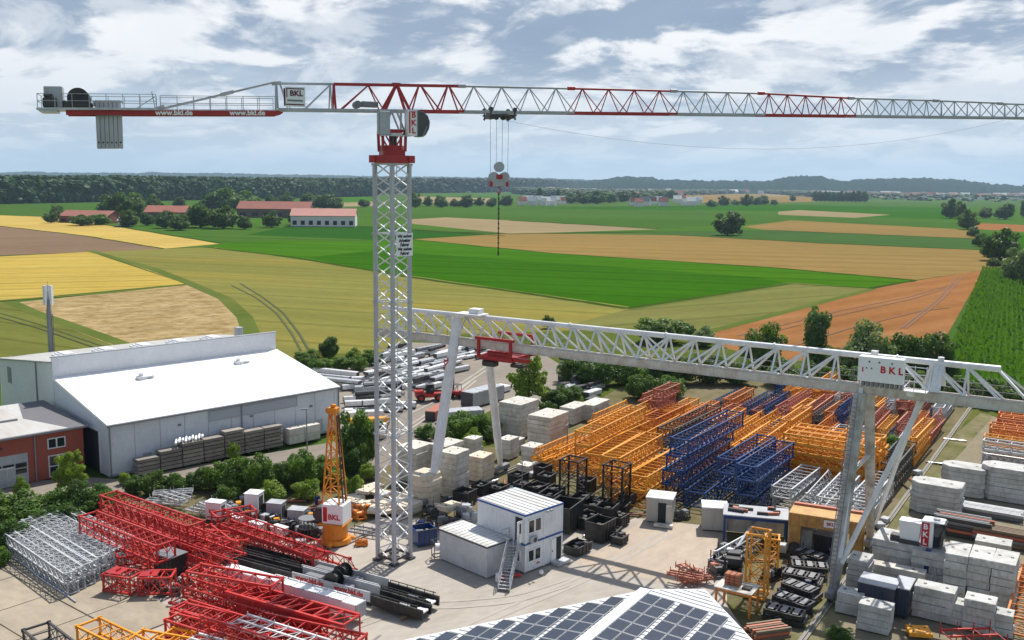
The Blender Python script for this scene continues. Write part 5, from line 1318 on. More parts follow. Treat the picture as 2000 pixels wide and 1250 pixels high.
    b = MB(); b.text('B K L', .8, face_m((44.6, -2.915, 19.0), (0, -1, 0))); b.text('v', .4, face_m((42.3, -2.915, 18.9), (0, -1, 0)), bold=False) if 0 else b.bb(42.25, 42.35, -2.92, -2.905, 18.7, 19.1)
    b.build('lettering', M_letr, mh)
    b = MB()
    for x in (42.8, 43.6, 44.6): b.tube((x, -2.92, 19.6), (x, -2.9, 19.6), .08, n=8)
    for x in (42.6, 43.0): b.tube((x, -2.92, 19.05), (x, -2.9, 19.05), .07, n=8)
    b.build('vent', M_dark, mh)
    b = MB()
    for i in range(9): b.cbox(42.2 + i * .38, 42.45 + i * .38, -2.75, -2.1, 17.45, 17.86, .04)
    b.build('machinery', M_grey, mh)
    b = MB()
    for k in (0, .6, 1.2): b.bar((45.6, -2.8, 18.3 + k), (47.3, -2.8, 18.3 + k), .05)
    for x in (45.6, 46.4, 47.3): b.bar((x, -2.8, 17.4), (x, -2.8, 19.6), .06)
    b.bb(45.55, 47.4, -2.85, -1.9, 17.4, 17.48); b.tube((46.1, -2.4, 17.0), (46.1, -2.4, 17.4), .3, .4, 12); b.build('service_platform', M_g, t)
    # red hoist trolley under the girder
    b = MB()
    for y in (-2.25, 2.25):
        for x in (2.9, 6.9): b.bar((x, y, 17.7), (x, y, 15.7), .28)
        b.bar((2.5, y, 17.75), (7.3, y, 17.75), .3); b.bar((2.7, y, 15.75), (7.2, y, 15.75), .3)
    for x in (2.9, 6.9): b.bar((x, -2.25, 15.75), (x, 2.25, 15.75), .3)
    ht = b.build('hoist_trolley', M_red, t)
    b = MB(); b.cbox(3.0, 6.8, -1.7, 1.7, 15.3, 15.7, .06); b.tube((3.6, -1.3, 16.0), (6.2, -1.3, 16.0), .38, n=12); b.cbox(6.95, 9.0, -2.2, -1.6, 15.6, 16.0, .05); b.build('winch', M_red, ht)
    b = MB(); b.cbox(3.1, 4.7, -2.0, -1.0, 14.7, 15.28, .1); b.cbox(6.6, 8.2, -1.9, -.9, 14.9, 15.28, .1); b.build('drive', M_dark, ht)
gantry()
def rail_(name, u, s0, s1, label):
    b = MB(); b.bb(s0, s1, -.28, .28, -.1, .1, 0); b.bb(s0, s1, -.05, .05, .101, .22, 1)
    o = b.build(name, [mat('dusty_concrete', (.27, .25, .215, 1), .9, dirt=rgb(112, 112, 78), amount=.8, dscale=.5), M_grey]); o.location = (EV * 0 + NV * u); o.rotation_euler = (0, 0, EA); tag(o, label, 'crane rail')
rail_('crane_rail', -59.8, 66, 150, 'steel crane rail under the pendulum legs beside the cream slabs')
rail_('crane_rail', -17.9, 56, 172, 'steel crane rail under the ladder column beside the right hand blocks')
# ------------------------------------------------------------------ stored lattice sections
LAT = {}
def lattice(kind, L, w, h, n, m, parts='lean'):
    """mast section (square) or jib section (triangular): chords, bracing, end frames"""
    key = (kind, L, w, h, n, m.name, parts)
    if key in LAT: return LAT[key]
    c, r = {'lean': (.155, .058), 'thin': (.09, .045)}[parts]
    b = MB()
    if kind == 'mast':
        for y in (-w / 2, w / 2):
            for z in (c / 2, h - c / 2): b.bar((0, y, z), (L, y, z), c)
        o = b.build('lattice_section', m); b = MB(); dx = L / n
        for i in range(n):
            x0, x1 = i * dx, (i + 1) * dx
            for y in (-w / 2, w / 2): b.bar((x0, y, c), (x1, y, h - c), r); b.bar((x0, y, h - c), (x1, y, c), r); b.bar((x1, y, c), (x1, y, h - c), r)
            b.bar((x0, -w / 2, c / 2), (x1, w / 2, c / 2), r)
            for z in (c / 2, h - c / 2): b.bar((x1, -w / 2, z), (x1, w / 2, z), r * 1.3)
            if parts == 'thin': b.bar((x0, -w / 2, h - c / 2), (x1, w / 2, h - c / 2), r)
        br = b.build('bracing', m, o)
        for x in (.05, L - .05):
            b = MB()
            for y in (-w / 2, w / 2): b.bar((x, y, c), (x, y, h - c), c * .9)
            for z in (c / 2, h - c / 2): b.bar((x, -w / 2, z), (x, w / 2, z), c * .9)
            for y in (-w / 2, w / 2):
                for z in (c / 2, h - c / 2): b.box((x, y, z), (.12, c * 1.8, c * 1.7))
            b.build('end_frame', m, o)
    elif kind == 'jib':
        for y in (-w / 2, w / 2): b.bar((0, y, c / 2), (L, y, c / 2), c)
        b.tube((0, 0, h), (L, 0, h), c * .5, n=7)
        o = b.build('lattice_section', m); b = MB(); dx = L / n
        for i in range(n):
            x0, xm, x1 = i * dx, (i + .5) * dx, (i + 1) * dx
            for y in (-w / 2, w / 2): b.bar((x0, y, c), (xm, 0, h), r); b.bar((xm, 0, h), (x1, y, c), r)
            b.bar((x0, -w / 2, c / 2), (x0, w / 2, c / 2), r); b.bar((x0, -w / 2, c / 2), (x1, w / 2, c / 2), r * .8)
        b.bar((L, -w / 2, c / 2), (L, w / 2, c / 2), r); b.build('bracing', m, o)
        for x in (0, L):
            b = MB(); b.box((x, 0, h), (.3, .2, .26)); b.bar((x, 0, h), (x, -w / 2, c / 2), r); b.bar((x, 0, h), (x, w / 2, c / 2), r)
            for y in (-w / 2, w / 2): b.box((x, y, c / 2), (.3, .2, .22))
            b.build('end_frame', m, o)
    elif kind == 'flat':
        for y in (-w / 2, 0, w / 2): b.bar((0, y, h / 2), (L, y, h / 2), c * .9)
        o = b.build('lattice_section', m); b = MB(); dx = L / n
        for i in range(n + 1): b.bar((i * dx, -w / 2, h / 2), (i * dx, w / 2, h / 2), r)
        for i in range(n): b.bar((i * dx, -w / 2, h / 2), ((i + 1) * dx, w / 2, h / 2), r * .8)
        for i in range(n + 1):
            for y in (-w / 2, w / 2): b.bar((i * dx, y, 0), (i * dx, y, h), r)
        b.build('bracing', m, o)
    LAT[key] = o
    return o
def put(src, loc, rz, label, cat, group=None, scale=None):
    o = dup(src, loc, rz, label, group, scale); o['category'] = cat
    if group is None and 'group' in o: del o['group']
    return o
CM = {'Y': (M_yel, 'yellow'), 'O': (M_ora, 'orange'), 'B': (M_blue, 'blue'), 'R': (M_rust, 'rusty red'), 'G': (M_silver, 'grey'), 'D': (M_dark, 'dark')}
U0, DU = -57.0, 2.62
rows = [('front', 94, [('Y', 2, 97, 11), ('Y', 2, 98, 12), ('Y', 3, 98.5, 16), ('Y', 2, 96, 12), ('Y', 2, 95, 12), ('Y', 3, 90.8, 12.5), ('Y', 2, 91, 11), ('B', 4, 95, 14), ('B', 1, 94, 13), ('B', 3, 97, 12), ('B', 3, 96, 12), ('G', 2, 99, 10), ('G', 2, 98, 10), ('G', 2, 98.5, 10), ('G', 2, 99, 12)]),
        ('second', 112, [('Y', 3, 112, 10), ('Y', 3, 114, 10), ('O', 2, 117, 9), ('Y', 2, 111, 11), ('B', 2, 111, 14), ('B', 1, 110, 12), ('Y', 2, 106, 12), ('Y', 3, 111, 12), ('Y', 2, 111, 12), ('R', 2, 112, 12), ('O', 2, 112, 4), None, None, None, ('D', 2, 113, 11)])]
r_ = random.Random(21)
for rn, s_, lanes in rows:
    k = 0
    for i, q in enumerate(lanes):
        if not q: continue
        k += 1
        cc, n, s0, L = q; m, cn = CM[cc]
        Lq = 4 * round(L / 4) if L < 6 else (10 if L < 11 else 12 if L < 14 else 16)
        jib = r_.random() < .3 and cc in 'YROG'
        hh = 1.25 if jib else (1.7 if cc in 'YB' else 1.45)
        if cc == 'G': hh = 1.2
        if rn == 'third' and n == 4: hh = 1.9
        z = .16
        for tn in range(n):
            mm = m; cn2 = cn
            if r_.random() < .14 and rn != 'front': mm, cn2 = CM[r_.choice('YORD')]
            kind = 'jib' if jib and tn == n - 1 else 'mast'
            src = lattice(kind, max(4, Lq), 2.05 if not jib else 1.5, hh, max(3, int(Lq / 1.2)), mm)
            dz = r_.gauss(0, .022)
            put(src, S(s0 + r_.uniform(-.5, .5), U0 + i * DU + r_.uniform(-.3, .3), z), EA + dz,
                '%s lattice section, %s in %s stack from left, %s row under the gantry' % (cn2, tier(tn, n), ORD[k - 1], rn), 'lattice section', 'lattice sections stored under the gantry')
            z += hh + .04
rn_ = {}
for rn, s_, u0, u1, pal in (('third', 124, -56, -19.6, 'YYYYOORRBG'), ('fourth', 137, -50, -19.6, 'YYYOORRRBBGD'), ('rearmost', 150, -45, -19.8, 'YYYYORRBBG')):
    u = u0; k = 0
    while u < u1:
        cc = r_.choice(pal); m, cn = CM[cc]; wd = r_.choice((1.1, 1.3, 1.3, 1.5)); hh = wd * r_.uniform(.82, .95); u += wd / 2 + .12
        hh = {1.1: 1.0, 1.3: 1.15, 1.5: 1.3}[wd]
        if rn == 'third' and k in (0, 1): n, Lq = 4, 6
        elif -26.5 < u < -22.5 and rn == 'third': u += wd / 2 + .12; continue
        else: n, Lq = r_.choice((1, 2, 2, 3)), r_.choice((8, 10, 12, 12))
        k += 1
        for tn in range(n):
            kind = 'jib' if r_.random() < .4 and tn == n - 1 else 'mast'
            src = lattice(kind, Lq, wd, hh, int(Lq / 1.1), m, 'thin' if wd < 1.2 else 'lean')
            put(src, S(s_ + r_.uniform(-1, 1), u, .12 + tn * (hh + .04)), EA + r_.gauss(0, .012), '%s lattice section, %s in %s stack from left, %s row under the gantry' % (cn, tier(tn, n), (ORD + ['twenty-first', 'twenty-second', 'twenty-third', 'twenty-fourth', 'twenty-fifth', 'twenty-sixth', 'twenty-seventh'])[k - 1], rn), 'lattice section', 'lattice sections stored under the gantry')
        u += wd / 2 + .12
# crosswise yellow block
for tn in range(5):
    for q in range(3):
        src = lattice('mast', 10, 1.7, 1.05, 7, M_yel)
        put(src, S(111.0 + q * 2.1, -31.2 + r_.uniform(-.3, .3), .15 + tn * 1.1), NA, 'yellow lattice section lying crosswise, %s of the %s pile behind the blue stacks' % (tier(tn, 5), ('nearest', 'middle', 'farthest')[q]), 'lattice section', 'crosswise yellow sections')
# right hand rack beyond the rail path
rc = 'G G Y B O O R O O R O O'.split()
for i, cc in enumerate(rc):
    n = 1 if i in (0, 3) else 2
    for tn in range(n):
        src = lattice('mast' if i % 3 else 'jib', 16, 1.6, 1.2, 10, CM[cc][0])
        put(src, S(131 + i * 2.55, -12.6 + r_.uniform(-.5, .5), .14 + tn * 1.24), NA + r_.gauss(0, .01), '%s lattice section, %s in %s row from the front, rack right of rail' % (CM[cc][1], tier(tn, n), ORD[i]), 'lattice section', 'rack of sections right of the rail')
# upright dark sections behind the office
for (px, py, tp, lab) in ((1112, 972, 893, 'dark lattice section standing upright behind the office, left one'), (1196, 990, 903, 'dark lattice section standing upright behind the office, right one')):
    p = P(px, py); h = zt(p, tp); src = lattice('mast', 5, 1.9, 1.9, 4, M_black)
    o = put(src, p + Vector((0, 0, 0)), 0, lab, 'lattice section', None, (h / 5, 1.15, 1.15)); o.rotation_euler = (0, -math.pi / 2, EA); o.location = p + Vector((.9, .3, .05))
def machine(px, py, s, rz, label, m1=M_grey, m2=M_dark, cat='winch', name='winch_unit'):
    p = P(px, py); t = thing(name, label, cat, p, rz); b = MB()
    for y in (-.55, .55): b.bar((-1.1 * s, y * s, .14), (1.1 * s, y * s, .14), .14, .22)
    for x in (-1, 0, 1): b.bar((x * s, -.55 * s, .14), (x * s, .55 * s, .14), .12)
    for x in (-.95, .95):
        for y in (-.5, .5): b.bar((x * s, y * s, .2), (x * s, y * s, 1.1 * s), .08)
    b.build('frame', m2, t); b = MB(); b.tube((-.25 * s, -.42 * s, .62 * s), (-.25 * s, .42 * s, .62 * s), .34 * s, n=14)
    for y in (-.45, .45): b.tube((-.25 * s, (y - .03) * s, .62 * s), (-.25 * s, (y + .03) * s, .62 * s), .46 * s, n=16)
    b.build('drum', m2, t); b = MB(); b.cbox(.3 * s, .95 * s, -.4 * s, .4 * s, .26, .95 * s, .06); b.tube((.62 * s, -.6 * s, .6 * s), (.62 * s, -.38 * s, .6 * s), .2 * s, n=10); b.build('motor', m1, t)
    return t
# red sections at the lower left
def lay(src, a, rz, label, cat='lattice section', group=None, z=.15, sc_=None): return put(src, Vector((a.x, a.y, z)), rz, label, cat, group, sc_)
GR = 'red lattice sections in the near yard'
redm = lambda L: lattice('mast', L, 1.75, 1.65, int(L / 1.2), M_red2)
redj = lambda L: lattice('jib', L, 1.45, 1.35, int(L / 1.3), M_red2)
def rowat(px, py, z): return P(px, py, z)
for tn, lab in ((0, 'red lattice section under the topmost red one at the hedge'), (1, 'topmost long red lattice section nearest the dark hedge')):
    a = P(212, 962, 3.5); lay(redm(14), a, -.635, lab, group=GR, z=.15 + tn * 1.7)
a = P(255, 1000, 1.9); lay(redm(14), a, -.63, 'red lattice section on the ground in front of the topmost long one', group=GR)
a = P(300, 1008, 3.0); lay(redj(12), a, -.62, 'slim red jib section leaning across the middle of the red row', group=GR, z=1.9)
for tn in (0, 1):
    a = P(172, 1008, 2.2 + tn); lay(redm(12), a, -.63, ('lower', 'upper')[tn] + ' red lattice section beside the white lattice sections', group=GR, z=.15 + tn * 1.7)
a = P(232, 1030, 1.7); lay(redj(12), a, -.64, 'slim red jib section between the white sections and the covered machine', group=GR)
a = P(330, 1050, 2.4); lay(redj(9), a, -.60, 'short slim red jib section above the black steel box', group=GR, z=.9)
a = P(372, 1042, 1.6); lay(redm(6), a, -.2, 'short red lattice section turned sideways behind the black steel box', group=GR)
for tn, lab in ((0, 'lower red lattice section behind the black counter jibs'), (1, 'upper red lattice section behind the black counter jibs')):
    a = P(440, 1034, 1.2); lay(redm(13) if tn == 0 else redj(13), a, -.625 - .01 * tn, lab, group=GR, z=.1 + tn * 1.7)
a = P(478, 1030, 1.2); lay(redj(14), a, -.62, 'slim red jib section farthest back behind the black counter jibs', group=GR, z=.15)
a = P(418, 1020, 1.0); lay(redm(4), a, .6, 'stubby red lattice section standing askew left of the machine row', group=GR)
a = P(372, 1110, 2.0); lay(redm(12), a, -.54, 'long red lattice section left of the white box beam', group=GR)
a = P(345, 1135, 1.8); lay(redj(14), a, -.52, 'slim red jib section in front of the white box beam, left one', group=GR)
a = P(352, 1178, 1.8); lay(redm(14), a, -.50, 'red lattice section nearest the yellow edged sections', group=GR)
a = P(340, 1205, 1.6); lay(redm(14), a, -.50, 'red lattice section cut by the bottom edge', group=GR)
a = P(395, 1215, 2.8); lay(redj(11), a, -.50, 'slim red jib section lying on the bottom red row', group=GR, z=1.85)
src = lattice('flat', 8, 2.0, .5, 6, M_white); a = P(464, 1204, 2.4); lay(src, a, -.52, 'white flat lattice frame lying on the red sections at the bottom', group=None, z=1.9)
src = lattice('flat', 7, 1.6, .5, 6, M_white); a = P(372, 1240, 2.4); lay(src, a, -.45, 'white flat lattice frame cut by the bottom picture edge', group=None, z=1.9)
for i, (px, py, L, rz, z) in enumerate(((210, 1010, 8, -.60, .1), (262, 1030, 10, -.66, .1), (300, 1052, 7, -.5, .1), (335, 1030, 8, -.6, .1), (395, 1062, 5, -.9, .1), (405, 1135, 9, -.47, .1), (380, 1165, 8, -.35, .9), (420, 1190, 8, -.48, .1), (350, 1228, 9, -.4, .1), (440, 1232, 9, -.42, .2), (500, 1250, 9, -.38, .2))):
    a = P(px, py); lay((redj if i % 2 else redm)(L), a, rz, 'red lattice section filling a gap among the long red ones, %s from the hedge' % ORD[i], group=GR, z=z)
for i, (px, py) in enumerate(((300, 1148), (322, 1160), (345, 1158), (360, 1140), (372, 1215), (395, 1090), (420, 1078))):
    machine(px, py, .6, i * .9, 'dark machine part, %s of those scattered among the red sections' % ORD[i], M_silver if i % 2 else M_dark, M_dark, 'machine part', 'machine_part')
# red plated truss with perforated sides
def plated():
    a = P(462, 1172, 0); a = P(460, 1188, .2)
    t = thing('plated_truss', 'heavy red truss with plated perforated side in front of the white box beam', 'truss', (a.x, a.y, .2), -.50)
    L, w_, h = 11.6, 2.0, 1.75; b = MB()
    for y in (-w_ / 2, w_ / 2):
        for z in (.1, h): b.bar((0, y, z), (L, y, z), .2)
    b.build('chord', M_red2, t); b = MB(); b.bb(1.2, L - 2.0, -w_ / 2 - .03, -w_ / 2 + .03, .2, h - .1); b.bb(0.5, L - 3, w_ / 2 - .03, w_ / 2 + .03, .2, h - .1); pl = b.build('side_plate', M_red, t)
    b = MB()
    for i in range(9):
        for z in (.75, 1.15): b.tube((3.2 + i * .42, -w_ / 2 - .05, z), (3.2 + i * .42, -w_ / 2 - .03, z), .075, n=8)
    b.build('perforation', M_white, pl); b = MB()
    for i in range(9):
        x = L * i / 8; b.bar((x, -w_ / 2, h), (x, w_ / 2, h), .12); b.bar((x, -w_ / 2, .1), (x, w_ / 2, .1), .1); b.bar((x, w_ / 2, .1), (x, w_ / 2, h), .1); b.bar((x, -w_ / 2, .1), (x, -w_ / 2, h), .1)
        if i < 8: b.bar((x, -w_ / 2, h), (x + L / 8, w_ / 2, h), .09)
    b.build('bracing', M_red2, t)
plated()
def box_beam():
    a = P(446, 1128, .5); t = thing('box_beam', 'long white box beam lying between red trusses and black counter jibs', 'box beam', (a.x, a.y, .45), -.52)
    b = MB(); b.cbox(0, 14.2, -.6, .6, 0, 1.15, .06); b.build('body', M_sign, t)
    b = MB(); b.cbox(14.21, 14.35, -.62, .62, -.02, 1.17, .03); b.cbox(-.14, -.01, -.62, .62, -.02, 1.17, .03); b.build('end_flange', M_lgrey, t)
    b = MB()
    for i in range(7): b.bar((5 + i * 1.3, -.6, 1.2), (5 + i * 1.3, .6, 1.2), .1); 
    b.bar((5, -.55, 1.2), (12.8, -.55, 1.2), .1); b.bar((5, .55, 1.2), (12.8, .55, 1.2), .1); b.build('walkway_frame', M_white, t)
    b = MB()
    for x in (1.5, 7, 12.5): b.box((x, 0, -.23), (.3, 1.8, .42))
    b.build('bearer', M_wood, t)
box_beam()
def counter_jib(px, py, lab, sec):
    a = P(px, py, .3); t = thing('counter_jib', lab, 'counter jib', (a.x, a.y, .25), -.503)
    L, w_ = 21.2, 1.25; b = MB()
    for y in (-w_ / 2, w_ / 2):
        b.bar((0, y, .55), (8, y, .55), .16, 1.05); b.bar((16.2, y, .55), (L, y, .4), .16, .8); b.bar((8, y, .18), (16.2, y, .18), .16, .34)
    b.build('side_beam', M_black, t)
    b = MB()
    for y in (-w_ / 2 - .09, w_ / 2 + .0): b.bb(8.02, 16.18, y, y + .09, .36, 1.2)
    sp2 = b.build('side_plate', mat('pale_plate', (.5, .51, .53, 1), .45, var=0, dirt=rgb(120, 118, 115), amount=.4), t); b = MB()
    for x in (9.9, 14.0): b.text('www.bkl.de', .62, face_m((x, -w_ / 2 - .105, .84), (0, -1, 0)))
    b.build('lettering', M_letr, sp2); b = MB()
    for i in range(15): x = .3 + i * 1.45; b.bar((x, -w_ / 2, .25), (x, w_ / 2, .25), .14)
    b.bb(16.3, 20.6, -w_ / 2 + .1, w_ / 2 - .1, .3, .36)
    b.build('cross_beam', M_black, t); b = MB()
    for y in (-w_ / 2, w_ / 2):
        b = MB(); b.bar((.3, y, 1.3), (7.8, y, 1.3), .06)
        for i in range(6): b.bar((.3 + i * 1.5, y, 1.07), (.3 + i * 1.5, y, 1.3), .05)
        b.build('folded_railing', M_black, t); b = MB(); b.bar((16.4, y, 1.15), (L - .3, y, 1.02), .06)
        for i in range(6): b.bar((16.4 + i * .85, y, .8), (16.4 + i * .85, y, 1.12), .05)
        b.build('folded_railing', M_black, t)
    b = MB()
    b.tube((11.95, -.46, 1.15), (11.95, -.38, 1.15), .68, n=20); b.tube((11.95, .38, 1.15), (11.95, .46, 1.15), .68, n=20); b.tube((11.95, -.38, 1.15), (11.95, .38, 1.15), .42, n=16)
    b.build('rope_drum', M_black, t); b = MB(); b.cbox(9.0, 11.0, -.4, .4, .4, 1.1, .1); b.cbox(12.9, 13.9, -.36, .36, .4, .95, .1); b.build('winch', M_grey, t)
    b = MB(); b.cbox(18.4, 19.4, -.32, .32, .37, .5, .03); b.cbox(20.2, 21.1, -.36, .36, .37, .55, .04); b.build('end_plate', M_sign, t)
    b = MB()
    for x in (2, 8, 14, 19.5): b.box((x, 0, -.1), (.3, 2.2, .26))
    b.build('bearer', M_wood, t)
counter_jib(446, 1100, 'near black counter jib with white lettered side plates and folded railings', 0)
counter_jib(466, 1087, 'far black counter jib with rope drum lying parallel to its twin', 1)
# white sections at the left
GW = 'white lattice sections at the left'
whs = lambda L: lattice('mast', L, .84, .95, int(L / 1.05), mat('pale_grey_paint', (.58, .60, .62, 1), .4, var=.2, dirt=rgb(110, 108, 104), amount=.45, dscale=1.4), 'thin')
for i in range(8):
    nt_ = 2 if i < 7 else 1
    for tn in range(nt_):
        a = P(10 + i * 14.5, 1072 - i * 6.4, 0); lay(whs(14.5), a, -.745 + r_.gauss(0, .006), 'white lattice section, %s in %s row from the paving' % (tier(tn, nt_), ORD[i]), group=GW, z=.1 + tn * .98)
for tn in range(2):
    a = P(132, 1030, 0); lay(whs(12), a, -.70, 'white lattice section, %s of the short stack beside the red ones' % ('lower', 'upper')[tn], group=GW, z=.1 + tn * .98)
for k, (px, py) in enumerate(((14, 1062), (20, 1084))):
    a = P(px, py); b = MB(); b.path([Vector((i * 1.6, .12 * math.sin(i * .8 + k), .12)) for i in range(10)], .07, 6); o = b.build('steel_bar', M_lgrey); o.location = a; o.rotation_euler = (0, 0, -.80 + .03 * k); tag(o, ('inner', 'outer')[k] + ' long bent bar on the ground along the white lattice sections', 'steel bar')
for i in range(20):
    px = 446 + (i % 10) * 19 + r_.uniform(-6, 6); py = 978 + (i // 10) * 26 + (i % 10) * 5
    machine(px, py, r_.uniform(.7, 1.05), r_.uniform(0, 3), 'small dark machine part, %s of those strewn between hedge and red sections' % ORD[i], r_.choice((M_silver, M_yel, M_grey)), r_.choice((M_dark, M_black)), 'machine part', 'machine_part')
# small red frames, black box, covered machine
for px, py, rz, lab in ((215, 1150, -.3, 'small red frame cage at the end of the white sections'), (275, 1158, .1, 'small red frame cage left of the black steel box'), (228, 1118, .5, 'small red frame cage tucked behind the white section ends')):
    a = P(px, py); lay(lattice('mast', 2.7, 1.6, 1.5, 3, M_red2), a, rz, lab, 'frame cage')
def steel_box(px, py, w_, d, h, rz, m, label, cat='steel box', name='steel_box'):
    p = P(px, py); t = thing(name, label, cat, p, rz); b = MB(); b.cbox(-w_ / 2, w_ / 2, -d / 2, d / 2, .12, h, .05); b.build('body', m, t)
    b = MB(); b.cbox(-w_ / 2 - .06, w_ / 2 + .06, -d / 2 - .06, d / 2 + .06, h + .003, h + .12, .03); b.build('lid', M_grey if m is M_black else M_lgrey, t)
    b = MB()
    for s_ in (-1, 1): b.box((s_ * w_ * .3, 0, .06), (.15, d, .11))
    for i in range(4): x = -w_ / 2 + w_ * (i + .5) / 4; b.box((x, -d / 2 - .025, h * .5), (.08, .045, h * .8))
    b.build('rib', m, t); return t
steel_box(334, 1122, 2.2, 1.8, 1.9, -.55, M_black, 'black steel box with grey lid among the red sections')
machine(236, 1092, 1.15, .4, 'grey winch unit under a pale cover between white and red sections', M_silver, M_dark)
def cab_box(px, py, w_, d, h, rz, label, m=M_sign, cat='cabinet', text=None, door=True, name='switch_cabinet'):
    p = P(px, py); t = thing(name, label, cat, p, rz); b = MB(); b.cbox(-w_ / 2, w_ / 2, -d / 2, d / 2, .15, h, .05); b.build('housing', m, t)
    b = MB(); b.cbox(-w_ / 2 - .05, w_ / 2 + .05, -d / 2 - .05, d / 2 + .05, h + .003, h + .08, .02); b.build('roof', m, t)
    b = MB(); b.bb(-w_ / 2, w_ / 2, -d / 2 + .1, d / 2 - .1, .0, .14); b.build('skid', M_dark, t)
    if door: b = MB(); b.bb(w_ / 2 + .003, w_ / 2 + .03, -d * .3, d * .3, .4, h - .3); b.build('door', M_dark, t)
    if text: b = MB(); b.text(text, min(h * .4, w_ * .3), face_m((0, -d / 2 - .012, h * .55), (0, -1, 0))); b.bb(-w_ * .42, w_ * .42, -d / 2 - .018, -d / 2 - .003, h * .22, h * .28); b.build('lettering', M_letr, t)
    return t
cab_box(422, 1016, 1.7, 1.1, 1.95, -.25, 'white lettered switch cabinet at the left of the machine row', text='BKL')
cab_box(497, 1000, 1.5, 1.5, 2.1, -.2, 'white operator cabin with dark side opening in the machine row', cat='cabin', name='operator_cabin')
cab_box(540, 1012, 1.6, 1.3, 1.7, -.2, 'grey cabinet right of the white operator cabin', M_lgrey)
cab_box(582, 1022, 1.7, 1.3, 1.5, -.2, 'grey cabinet with dark door nearest the orange crane', M_lgrey)
for i, (px, py) in enumerate(((462, 1024), (504, 1037), (546, 1046))):
    cab_box(px, py, 1.6, .9, .85, -.6, 'low white case, %s from the left behind the red sections' % ORD[i], cat='case', door=False, name='equipment_case')
for i, (px, py, s, m1, m2) in enumerate(((455, 996, .9, M_yel, M_grey), (478, 1012, .8, M_yel, M_dark), (520, 1018, .9, M_silver, M_dark), (556, 1032, .8, M_grey, M_dark), (590, 1046, .9, M_silver, M_black), (440, 976, .8, M_dark, M_rust), (540, 990, .7, M_grey, M_black), (612, 1010, .8, M_dark, M_black))):
    machine(px, py, s, .3 + i * .5, '%s winch unit, %s in the machine row by the hedge' % ('yellow' if m1 is M_yel else 'grey' if m1 is not M_dark else 'dark', ORD[i]), m1, m2)
p = P(602, 1048); t = thing('cable_reel_cage', 'dark round cage of rods beside the orange crane foot', 'cage', p); b = MB()
for k in range(14): a = k * .449; b.bar((.85 * math.cos(a), .85 * math.sin(a), .05), (.85 * math.cos(a), .85 * math.sin(a), 1.9), .08)
b.build('rod', M_dark, t); b = MB()
for z in (.1, 1.0, 1.85): b.tube((0, 0, z - .05), (0, 0, z + .05), .92, n=18)
b.build('ring', M_grey, t)
# heaps of white tubes and folded frames at the hedge
for i, (px, py, L, rz) in enumerate(((285, 985, 4.5, -.2), (300, 978, 4, .25), (322, 984, 3.5, -.6), (372, 1000, 4.2, -.5), (388, 1004, 4, -.35), (402, 1000, 3.6, -.7))):
    a = P(px, py); put(lattice('flat', 4, 1.5, .8, 4, M_silver), Vector((a.x, a.y, .1 + .35 * (i % 3))), rz, 'pale folded steel frame, %s from the left in the heap by the hedge' % ORD[i], 'steel frame', 'folded frames by the hedge', (L / 4, 1, 1))
for px, py, rz in ((215, 1150, -.3), (275, 1158, .1)):
    a = P(px, py); b = MB(); b.cbox(.1, 1.5, -.7, .7, 1.56, 1.6, .01); b.cbox(.9, 1.0, -.3, .3, 1.6, 1.8, .02); o = b.build('cover_plate', M_red); o.location = (a.x, a.y, .15); o.rotation_euler = (0, 0, rz); tag(o, 'red cover plate lying on the %s red frame cage' % ('left' if px == 215 else 'right'), 'cover plate')
